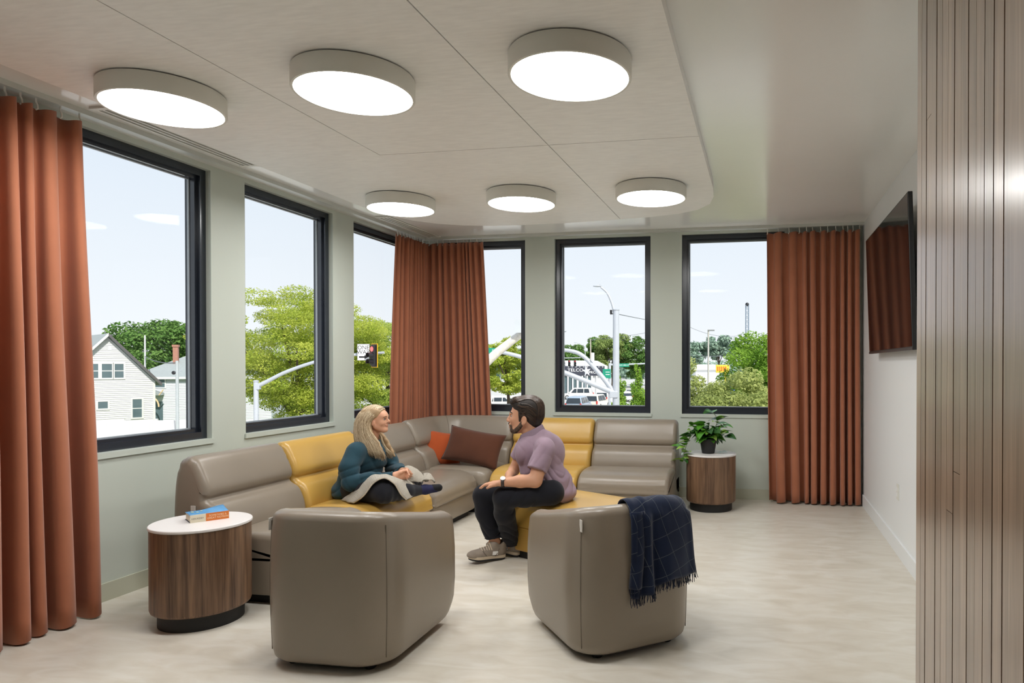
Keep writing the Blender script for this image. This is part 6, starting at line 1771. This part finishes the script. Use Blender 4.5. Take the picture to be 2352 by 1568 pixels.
    T.chain([(-0.05, 0.13, 0.485), (0.26, 0.235, 0.500)], [0.085, 0.074], 0.02)
    T.chain([(0.26, 0.235, 0.495), (0.20, 0.05, 0.475), (0.145, -0.10, 0.465)], [0.070, 0.054, 0.040], 0.02)
    T.displace(lambda x, y, z: 0.003 * np.sin((x + y) * 90) * np.exp(-((x - 0.28) / 0.07) ** 2))
    T.build('leggings', mat('leggings_black', srgb(30, 31, 38), 0.8, spec=0.25, vary=0.06, scale=20, sheen=0.1), t, 2)
    K = Field((0.32, -0.10, 0.40), (0.58, 0.14, 0.56), 0.004)
    K.chain([(0.375, -0.02, 0.469), (0.42, 0.02, 0.470), (0.49, 0.055, 0.470)], [0.034, 0.034, 0.028], 0.012); K.ell((0.425, 0.028, 0.462), (0.04, 0.034, 0.030), 0.012)
    sk = K.build('sock', mat('sock_navy', srgb(34, 36, 72), 0.9, vary=0.1, scale=30), t, 1)
    K = Field((0.44, 0.0, 0.40), (0.58, 0.14, 0.56), 0.004)
    K.cone((0.470, 0.046, 0.471), (0.508, 0.062, 0.474), 0.0305, 0.027, 0.012)
    K.build('sock_toe', mat('sock_black', srgb(20, 20, 24), 0.9, vary=0.1, scale=30), sk, 1)
    # long hair: cap plus many locks
    H = Field((-0.14, -0.17, 0.64), (0.22, 0.21, 1.12), 0.004)
    H.ell((0.056, 0.020, 1.012), (0.086, 0.077, 0.073), 0.02); H.ell((0.022, 0.022, 0.965), (0.058, 0.074, 0.095), 0.02)
    H.plane((0.122, 0, 1.040), (0.85, 0, -0.53), (0.06, -0.2, 0.85), (0.3, 0.3, 1.05))
    H.plane((0.072, 0, 0.985), (1.0, 0, -0.1), (0.0, -0.2, 0.8), (0.3, 0.3, 0.99))
    R = random.Random(4)
    for sgn in (-1, 1):
        for k in range(22):
            q = k / 21; j = lambda a: R.uniform(-a, a)
            x0 = 0.075 - 0.100 * q
            y0 = 0.020 + sgn * (0.064 + 0.012 * math.sin(PI * q)) * (1 - 0.5 * max(0, q - 0.6))
            top = (x0 + 0.018, 0.020 + sgn * 0.050, 1.045 - 0.02 * abs(q - 0.4))
            m1 = (x0 - 0.018, y0, 0.975)
            m2 = (x0 - 0.022 - 0.006 * q, y0 + sgn * 0.008, 0.895)
            m3 = (x0 - 0.012 + 0.050 * (1 - q), y0 + sgn * (0.020 if sgn < 0 else 0.012) + j(0.005), 0.815)
            end = (x0 + 0.075 * (1 - q) + 0.018 + j(0.010), y0 + sgn * 0.022 + j(0.008), 0.712 + 0.065 * q + j(0.014))
            if q < 0.2: m1 = (m1[0] - 0.012, m1[1], m1[2])
            P = catmull([top, m1, m2, m3, end], 3)
            H.chain([tuple(p) for p in P], [lerp(0.0115, 0.0045, (i / (len(P) - 1)) ** 2.2) for i in range(len(P))], 0.018)
    for k in range(12):
        y0 = -0.045 + 0.13 * k / 11
        P = catmull([(0.0, 0.02 + (y0 - 0.02) * 0.8, 1.03), (-0.030, y0, 0.95), (-0.038, y0 * 1.1, 0.87), (-0.044, y0 * 1.15, 0.80), (-0.040, y0 * 1.1, 0.745 + 0.02 * (k % 3))], 3)
        H.chain([tuple(p) for p in P], [lerp(0.015, 0.006, i / (len(P) - 1)) for i in range(len(P))], 0.012)
    H.build('hair', mat('hair_blonde', srgb(172, 144, 108), 0.55, vary=0.15, scale=40), t, 2)
    R = random.Random(8); cv = []
    for k in range(1050):
        sgn = -1 if R.random() < 0.56 else 1
        q = R.random() ** 0.9; j = lambda a: R.uniform(-a, a)
        lay = R.uniform(0.0, 0.010)
        xp = lerp(0.128, -0.015, q); u_ = max(-0.98, min(0.98, (xp - 0.056) / 0.086)); w = math.sqrt(1 - u_ * u_)
        x0 = 0.075 - 0.100 * q
        y0 = 0.020 + sgn * (0.066 + lay + 0.012 * math.sin(PI * q)) * (1 - 0.5 * max(0, q - 0.6))
        p0 = (xp, 0.020 + sgn * 0.004, 1.012 + 0.075 * w)
        pa = (lerp(xp, x0, 0.45), 0.020 + sgn * 0.080 * 0.72 * max(0.45, w), 1.012 + 0.075 * 0.66 * w + 0.003)
        m1 = (x0 - 0.018 - (0.012 if q < 0.2 else 0), y0, 0.975 + j(0.01))
        m2 = (x0 - 0.022 - 0.006 * q + j(0.006), y0 + sgn * 0.010, 0.895)
        m3 = (x0 - 0.012 + 0.050 * (1 - q) + j(0.008), y0 + sgn * (0.022 if sgn < 0 else 0.014) + j(0.006), 0.815)
        end = (x0 + 0.075 * (1 - q) + 0.018 + j(0.014), y0 + sgn * 0.024 + j(0.010), 0.705 + 0.065 * q + j(0.022))
        cv.append([p0, pa, m1, m2, m3, end])
    for k in range(220):                                 # inner face of the far lock
        q = R.random() * 0.35; j = lambda a: R.uniform(-a, a)
        x0 = 0.075 - 0.100 * q; y0 = 0.050 + R.uniform(-0.006, 0.012)
        cv.append([(x0 - 0.02, y0, 0.90 + j(0.01)), (x0 - 0.012 + 0.03 * (1 - q), y0 + 0.004, 0.845), (x0 + 0.030 * (1 - q) + j(0.008), y0 + 0.010, 0.790), (x0 + 0.075 * (1 - q) + 0.018 + j(0.014), y0 + 0.016 + j(0.008), 0.700 + 0.065 * q + j(0.022))])
    for k in range(260):
        y0 = R.uniform(-0.05, 0.09); j = lambda a: R.uniform(-a, a)
        cv.append([(0.0, 0.02 + (y0 - 0.02) * 0.6, 1.075), (-0.030, 0.02 + (y0 - 0.02) * 0.95, 1.02), (-0.044 + j(0.004), y0, 0.95), (-0.054 + j(0.006), y0 * 1.1, 0.87), (-0.060 + j(0.006), y0 * 1.15, 0.80), (-0.052 + j(0.010), y0 * 1.1, 0.735 + j(0.03))])
    cv = [H.hug(c, 0.0003 + 0.0025 * R.random()) for c in cv]
    strands('hair_strands', cv, 0.0017, 0.0006, strand_mat('strand_blonde', srgb(138, 108, 74), srgb(240, 222, 188)), t)
    return t
woman()

# ---------------------------------------------------------------- knitted throw on her lap
def knit_material():
    m = mat('knit_wool', srgb(226, 214, 194), 0.95, spec=0.1, sheen=0.3)
    n, l = m.node_tree.nodes, m.node_tree.links; p = n['Principled BSDF']
    uv = n.new('ShaderNodeUVMap'); mp = n.new('ShaderNodeMapping'); mp.inputs['Scale'].default_value = (1, 1, 1); l.new(uv.outputs[0], mp.inputs[0])
    w1 = n.new('ShaderNodeTexWave'); w1.wave_type = 'BANDS'; w1.bands_direction = 'X'; w1.inputs['Scale'].default_value = 17; w1.inputs['Distortion'].default_value = 1.2; w1.inputs['Detail Scale'].default_value = 14
    w2 = n.new('ShaderNodeTexWave'); w2.wave_type = 'BANDS'; w2.bands_direction = 'Y'; w2.inputs['Scale'].default_value = 46; w2.inputs['Distortion'].default_value = 2.0; w2.inputs['Detail Scale'].default_value = 6
    for w in (w1, w2): l.new(mp.outputs[0], w.inputs['Vector'])
    mul = n.new('ShaderNodeMath'); mul.operation = 'MULTIPLY'; l.new(w1.outputs['Fac'], mul.inputs[0]); l.new(w2.outputs['Fac'], mul.inputs[1])
    b = n.new('ShaderNodeBump'); b.inputs['Strength'].default_value = 0.9; b.inputs['Distance'].default_value = 0.006
    l.new(mul.outputs[0], b.inputs['Height']); l.new(b.outputs[0], p.inputs['Normal'])
    mr = n.new('ShaderNodeMix'); mr.data_type = 'RGBA'; mr.inputs[6].default_value = C3(srgb(218, 206, 184)); mr.inputs[7].default_value = C3(srgb(244, 238, 226)); l.new(w1.outputs['Fac'], mr.inputs[0])
    l.new(mr.outputs[2], p.inputs['Base Color'])
    return m

# ================================================================ throw, blanket, plant
def throw():
    t = thing('knit_throw', 'cream cable-knit throw draped over the woman\'s legs', 'blanket', tuple(S(-2.029, 5.0, 0)), YAW)
    m = knit_material()
    f_ = [(0.045, -0.330, 0.420), (0.124, -0.350, 0.476), (0.190, -0.352, 0.560), (0.262, -0.345, 0.598), (0.325, -0.320, 0.555), (0.356, -0.275, 0.470), (0.380, -0.230, 0.424)]
    a_ = [(-0.005, -0.300, 0.420), (0.070, -0.290, 0.500), (0.150, -0.290, 0.592), (0.235, -0.275, 0.604), (0.312, -0.240, 0.570), (0.362, -0.200, 0.490), (0.384, -0.170, 0.424)]
    m_ = [(-0.042, -0.250, 0.420), (0.028, -0.245, 0.492), (0.118, -0.232, 0.575), (0.212, -0.205, 0.592), (0.296, -0.165, 0.560), (0.357, -0.120, 0.500), (0.385, -0.100, 0.430)]
    b_ = [(-0.085, -0.225, 0.420), (-0.030, -0.225, 0.455), (0.070, -0.150, 0.530), (0.170, -0.090, 0.556), (0.262, -0.050, 0.556), (0.345, -0.020, 0.520), (0.392, -0.030, 0.445)]
    vs, fs, uv = cloth_patch([f_, a_, m_, b_], 7, 5, 0.0035, 1)
    patch_obj('lap_panel', vs, fs, uv, m, t, 0.012, (1.5, 0.8))
    r1 = [(0.217, 0.06, 0.56), (0.285, 0.07, 0.606), (0.34, 0.095, 0.582), (0.385, 0.13, 0.5)]
    r2 = [(0.24, 0.0, 0.596), (0.307, 0.01, 0.622), (0.37, 0.04, 0.584), (0.42, 0.08, 0.512)]
    r3 = [(0.273, -0.04, 0.566), (0.343, -0.03, 0.582), (0.395, 0.0, 0.54), (0.445, 0.05, 0.512)]
    r4 = [(0.3, -0.06, 0.505), (0.357, -0.05, 0.522), (0.395, -0.02, 0.512), (0.433, 0.03, 0.515)]
    vs, fs, uv = cloth_patch([r1, r2, r3, r4], 7, 6, 0.004, 2)
    patch_obj('bunched_fold', vs, fs, uv, m, t, 0.012, (0.8, 0.7))
    q1 = [(0.41, 0.02, 0.53), (0.445, 0.05, 0.545), (0.475, 0.09, 0.51)]
    q2 = [(0.405, -0.01, 0.51), (0.45, 0.015, 0.528), (0.49, 0.06, 0.5)]
    q3 = [(0.407, 0.06, 0.56), (0.435, 0.085, 0.56), (0.46, 0.115, 0.52)]
    vs, fs, uv = cloth_patch([q3, q1, q2], 6, 6, 0.006, 3)
    patch_obj('hanging_corner', vs, fs, uv, m, t, 0.012, (0.4, 0.4))
throw()

def plaid_material():
    m = mat('plaid_wool', srgb(26, 36, 58), 0.95, spec=0.1, sheen=0.25)
    n, l = m.node_tree.nodes, m.node_tree.links; p = n['Principled BSDF']
    uv = n.new('ShaderNodeUVMap'); mp = n.new('ShaderNodeMapping'); mp.inputs['Rotation'].default_value = (0, 0, 0.35); mp.inputs['Scale'].default_value = (11.5, 11.5, 1); l.new(uv.outputs[0], mp.inputs[0])
    sep = n.new('ShaderNodeSeparateXYZ'); l.new(mp.outputs[0], sep.inputs[0])
    def line(o):
        fr = n.new('ShaderNodeMath'); fr.operation = 'FRACT'; l.new(o, fr.inputs[0])
        lt = n.new('ShaderNodeMath'); lt.operation = 'LESS_THAN'; lt.inputs[1].default_value = 0.022; l.new(fr.outputs[0], lt.inputs[0]); return lt.outputs[0]
    mx = n.new('ShaderNodeMath'); mx.operation = 'MAXIMUM'; l.new(line(sep.outputs[0]), mx.inputs[0]); l.new(line(sep.outputs[1]), mx.inputs[1])
    ns = n.new('ShaderNodeTexNoise'); ns.inputs['Scale'].default_value = 9; l.new(uv.outputs[0], ns.inputs['Vector'])
    base = n.new('ShaderNodeMix'); base.data_type = 'RGBA'; base.inputs[6].default_value = C3(srgb(22, 30, 52)); base.inputs[7].default_value = C3(srgb(30, 42, 68)); l.new(ns.outputs['Fac'], base.inputs[0])
    c = n.new('ShaderNodeMix'); c.data_type = 'RGBA'; c.inputs[7].default_value = C3(srgb(88, 94, 98)); l.new(base.outputs[2], c.inputs[6]); l.new(mx.outputs[0], c.inputs[0])
    l.new(c.outputs[2], p.inputs['Base Color'])
    return m

def blanket():
    th = 0.68
    t = thing('plaid_blanket', 'navy blue plaid blanket with a fringe hung over the tub chair', 'blanket', (-0.785, 3.435, 0), th)
    m = plaid_material()
    hw, hd, rc, T_ = 0.315, 0.3675, 0.17, 0.105
    def outer(s, off):                                    # path along the chair back and round its corner
        flat = hw - rc
        if s <= flat: return Vector((s, -hd - off, 0)), Vector((0, -1, 0))
        a = min((s - flat) / rc, 1.25)
        c = Vector((hw - rc, -hd + rc, 0)); d = Vector((math.sin(a), -math.cos(a), 0))
        return c + d * (rc + off), d
    NU, NV = 44, 40
    vs, fs, uv = [], [], []
    for i in range(NU + 1):
        u = i / NU
        s = lerp(-0.075, 0.262, u)
        drop = lerp(0.385, 0.300, u) + 0.012 * math.sin(u * 9)
        ins = lerp(0.13, 0.10, u)
        top_h = lerp(0.722, 0.705, max(0, (s - 0.145) / 0.15))
        tot = ins + T_ + 0.05 + drop
        ridge = 0.030 * math.exp(-((u - 0.26) / 0.055) ** 2) + 0.018 * math.exp(-((u - 0.06) / 0.05) ** 2) + 0.010 * math.exp(-((u - 0.55) / 0.10) ** 2) + 0.016 * math.exp(-((u - 0.97) / 0.06) ** 2)
        valley = 0.016 * math.exp(-((u - 0.36) / 0.04) ** 2)
        for j in range(NV + 1):
            v = j / NV * tot
            if v < ins:                                   # inside face, rising
                p, d = outer(s, 0); q = p - d * (T_ + 0.014); z = top_h - 0.045 - (ins - v)
            elif v < ins + T_ + 0.05:                     # over the rounded top
                a = (v - ins) / (T_ + 0.05) * PI
                p, d = outer(s, 0); mid = p - d * (T_ / 2)
                q = mid - d * ((T_ / 2 + 0.014) * math.cos(a)); z = top_h - 0.045 + 0.060 * math.sin(a) + 0.25 * ridge * math.sin(a)
            else:
                w = (v - ins - T_ - 0.05); f = w / drop
                p, d = outer(s + 0.030 * f * u, 0.022 + (ridge - valley * 0.7) * (0.55 + 0.75 * f) + 0.020 * f * u + 0.004 * math.sin(7 * u + 5 * f))
                q = p; z = top_h - 0.045 - w
            vs.append((q.x, q.y, z)); uv.append((u * 0.42, v))
    W_ = NV + 1
    for i in range(NU):
        for j in range(NV): fs.append((i * W_ + j, (i + 1) * W_ + j, (i + 1) * W_ + j + 1, i * W_ + j + 1))
    patch_obj('cloth', vs, fs, uv, m, t, 0.005)
    # second layer of the fold showing along the near edge
    vs2, fs2, uv2 = [], [], []
    for i in range(9):
        u = i / 8
        for j in range(21):
            f = j / 20
            p, d = outer(lerp(-0.075, 0.0, u) + 0.01 * math.sin(4 * f), 0.020 + 0.034 * math.sin(PI * min(1, u * 1.1)) * (0.4 + 0.6 * f))
            vs2.append((p.x, p.y, lerp(0.69, 0.335, f))); uv2.append((u * 0.10 + 0.03, f * 0.42 + 0.02))
    for i in range(8):
        for j in range(20): fs2.append((i * 21 + j, (i + 1) * 21 + j, (i + 1) * 21 + j + 1, i * 21 + j + 1))
    patch_obj('folded_edge', vs2, fs2, uv2, m, t, 0.005)
    fr = MB(); R = random.Random(9)
    for i in range(0, NU):
        for k in range(2):
            a = Vector(vs[i * W_ + NV]).lerp(Vector(vs[(i + 1) * W_ + NV]), 0.5 * k + R.uniform(0, 0.3))
            e_ = a + Vector((R.uniform(-0.010, 0.010), R.uniform(-0.012, 0.004), -R.uniform(0.028, 0.046)))
            fr.tube([a + Vector((0, 0, 0.006)), a.lerp(e_, 0.5) + Vector((R.uniform(-0.004, 0.004), 0, 0)), e_], [0.0022, 0.0020, 0.0016], 4)
    for i in range(8):
        a = Vector(vs2[i * 21 + 20]); e_ = a + Vector((R.uniform(-0.01, 0.01), -0.004, -0.04))
        fr.tube([a + Vector((0, 0, 0.006)), a.lerp(e_, 0.5), e_], 0.0022, 4)
    o = fr.build('fringe', mat('plaid_fringe', srgb(24, 32, 54), 0.95, vary=0.1), t); o['kind'] = 'stuff'
blanket()

def potted_plant():
    px_, py_, pz_ = -0.50, 6.475, 0.532
    t = thing('potted_plant', 'trailing green pothos plant in a black nursery pot on the side table', 'plant', (px_, py_, pz_))
    MB().lathe([(0.055, 0.0), (0.060, 0.003), (0.080, 0.118), (0.086, 0.120), (0.086, 0.138), (0.079, 0.138), (0.076, 0.115), (0.02, 0.112)], 40).build('pot', mat('nursery_pot', srgb(24, 24, 26), 0.45, vary=0.08), t)
    MB().lathe([(0.004, 0.122), (0.045, 0.120), (0.078, 0.114)], 24).build('soil', mat('soil', srgb(46, 36, 28), 0.95, vary=0.25, scale=60), t)
    lm = [mat('pothos_leaf_dark', srgb(46, 92, 36), 0.35, spec=0.5, vary=0.18, scale=22), mat('pothos_leaf', srgb(84, 146, 44), 0.35, spec=0.5, vary=0.18, scale=22), mat('pothos_leaf_pale', srgb(150, 188, 84), 0.4, vary=0.25, scale=22), mat('pale_stand_in_leaf', srgb(196, 214, 206), 0.4, vary=0.15, scale=22)]
    stem_m = mat('pothos_stem', srgb(110, 128, 60), 0.6, vary=0.1)
    # heart-shaped leaf along +x, slightly folded and curled
    def leaf_mesh(mi):
        nx, ny = 7, 4; vs, fs = [], []
        for i in range(nx + 1):
            u = i / nx
            w = 0.40 * (math.sin(PI * min(1, u ** 0.62)) ** 0.85) * (1 - 0.25 * u) if 0 < u < 1 else 0.02 * (1 - u)
            for j in range(-ny, ny + 1):
                v = j / ny
                back = -0.10 * (1 - u) ** 6 * abs(v) * 1.2
                vs.append((u + back, v * w, 0.12 * abs(v) * w * 1.6 - 0.22 * u * u + 0.05 * math.sin(u * 3)))
        W_ = 2 * ny + 1
        for i in range(nx):
            for j in range(W_ - 1): fs.append((i * W_ + j, (i + 1) * W_ + j, (i + 1) * W_ + j + 1, i * W_ + j + 1))
        me = bpy.data.meshes.new('leaf'); me.from_pydata(vs, [], fs); me.materials.append(lm[mi]); me.polygons.foreach_set('use_smooth', [True] * len(fs)); me.update()
        return me
    LM = [leaf_mesh(i) for i in range(4)]
    R = random.Random(21)
    def leaf(p, d, size, mi, roll=0.0):
        d = Vector(d).normalized(); q = d.to_track_quat('X', 'Z')
        o = link('leaf', LM[mi], t, p); o.rotation_euler = (q.to_matrix() @ Matrix.Rotation(roll, 3, 'X')).to_euler(); o.scale = (size, size * R.uniform(0.85, 1.1), size)
    def vine(pts, n, size, mi_w, every=True):
        P = catmull(pts, 6)
        MB().tube(P, [lerp(0.0032, 0.0018, i / (len(P) - 1)) for i in range(len(P))], 5).build('stem', stem_m, t)
        for k in range(n):
            i = int(lerp(2, len(P) - 1, k / max(1, n - 1))); p = P[i]
            a = R.uniform(0, 2 * PI) if k % 2 else R.uniform(PI, 2 * PI)
            d = Vector((math.cos(a), math.sin(a) * 0.9, R.uniform(-0.15, 0.55)))
            leaf(p + d.normalized() * 0.008, d, size * R.uniform(0.75, 1.15), R.choices([0, 1, 2], mi_w)[0], R.uniform(-0.7, 0.7))
    c0 = (0, 0, 0.118)
    vine([c0, (-0.07, -0.02, 0.19), (-0.15, -0.05, 0.175), (-0.20, -0.07, 0.08), (-0.225, -0.08, -0.02), (-0.235, -0.08, -0.075)], 20, 0.105, (3, 4, 2))
    vine([c0, (-0.06, 0.02, 0.20), (-0.14, 0.02, 0.20), (-0.205, 0.0, 0.10), (-0.25, -0.01, 0.02)], 14, 0.10, (3, 4, 2))
    vine([c0, (0.05, 0.02, 0.22), (0.085, 0.02, 0.30), (0.065, 0.02, 0.36), (0.035, 0.01, 0.40)], 13, 0.115, (3, 6, 1))
    vine([c0, (0.05, 0.0, 0.20), (0.11, 0.0, 0.255), (0.165, 0.0, 0.275)], 10, 0.11, (3, 5, 1))
    vine([c0, (0.06, -0.03, 0.17), (0.13, -0.05, 0.19), (0.18, -0.06, 0.165)], 9, 0.105, (5, 3, 1))
    vine([c0, (-0.02, -0.02, 0.20), (-0.04, -0.03, 0.26), (-0.045, -0.02, 0.285)], 9, 0.115, (3, 5, 1))
    vine([c0, (-0.07, 0.03, 0.21), (-0.13, 0.04, 0.245), (-0.18, 0.04, 0.265)], 9, 0.105, (3, 5, 2))
    for k in range(38):
        a = 2 * PI * k / 19 + R.uniform(-0.1, 0.1); r_ = R.uniform(0.03, 0.085)
        p = Vector((r_ * math.cos(a), r_ * math.sin(a), R.uniform(0.125, 0.23)))
        MB().tube([Vector((0.3 * p.x, 0.3 * p.y, 0.112)), p * 0.7 + Vector((0, 0, 0.05)), p], 0.002, 4).build('stem', stem_m, t)
        leaf(p, (math.cos(a), math.sin(a), R.uniform(-0.6, 0.5)), R.uniform(0.09, 0.13), R.choices([0, 1, 2], (5, 3, 1.4))[0], R.uniform(-0.6, 0.6))
    for p, d in (((0.10, -0.02, 0.010), (1, 0.1, 0.1)), ((0.13, 0.03, 0.012), (0.8, -0.5, 0.15)), ((-0.215, -0.075, 0.020), (-0.4, -0.6, -0.25))):  # pale leaves stand in for an unidentified pale object by the pot
        leaf(Vector(p), d, 0.06, 3, 0.2)
potted_plant()
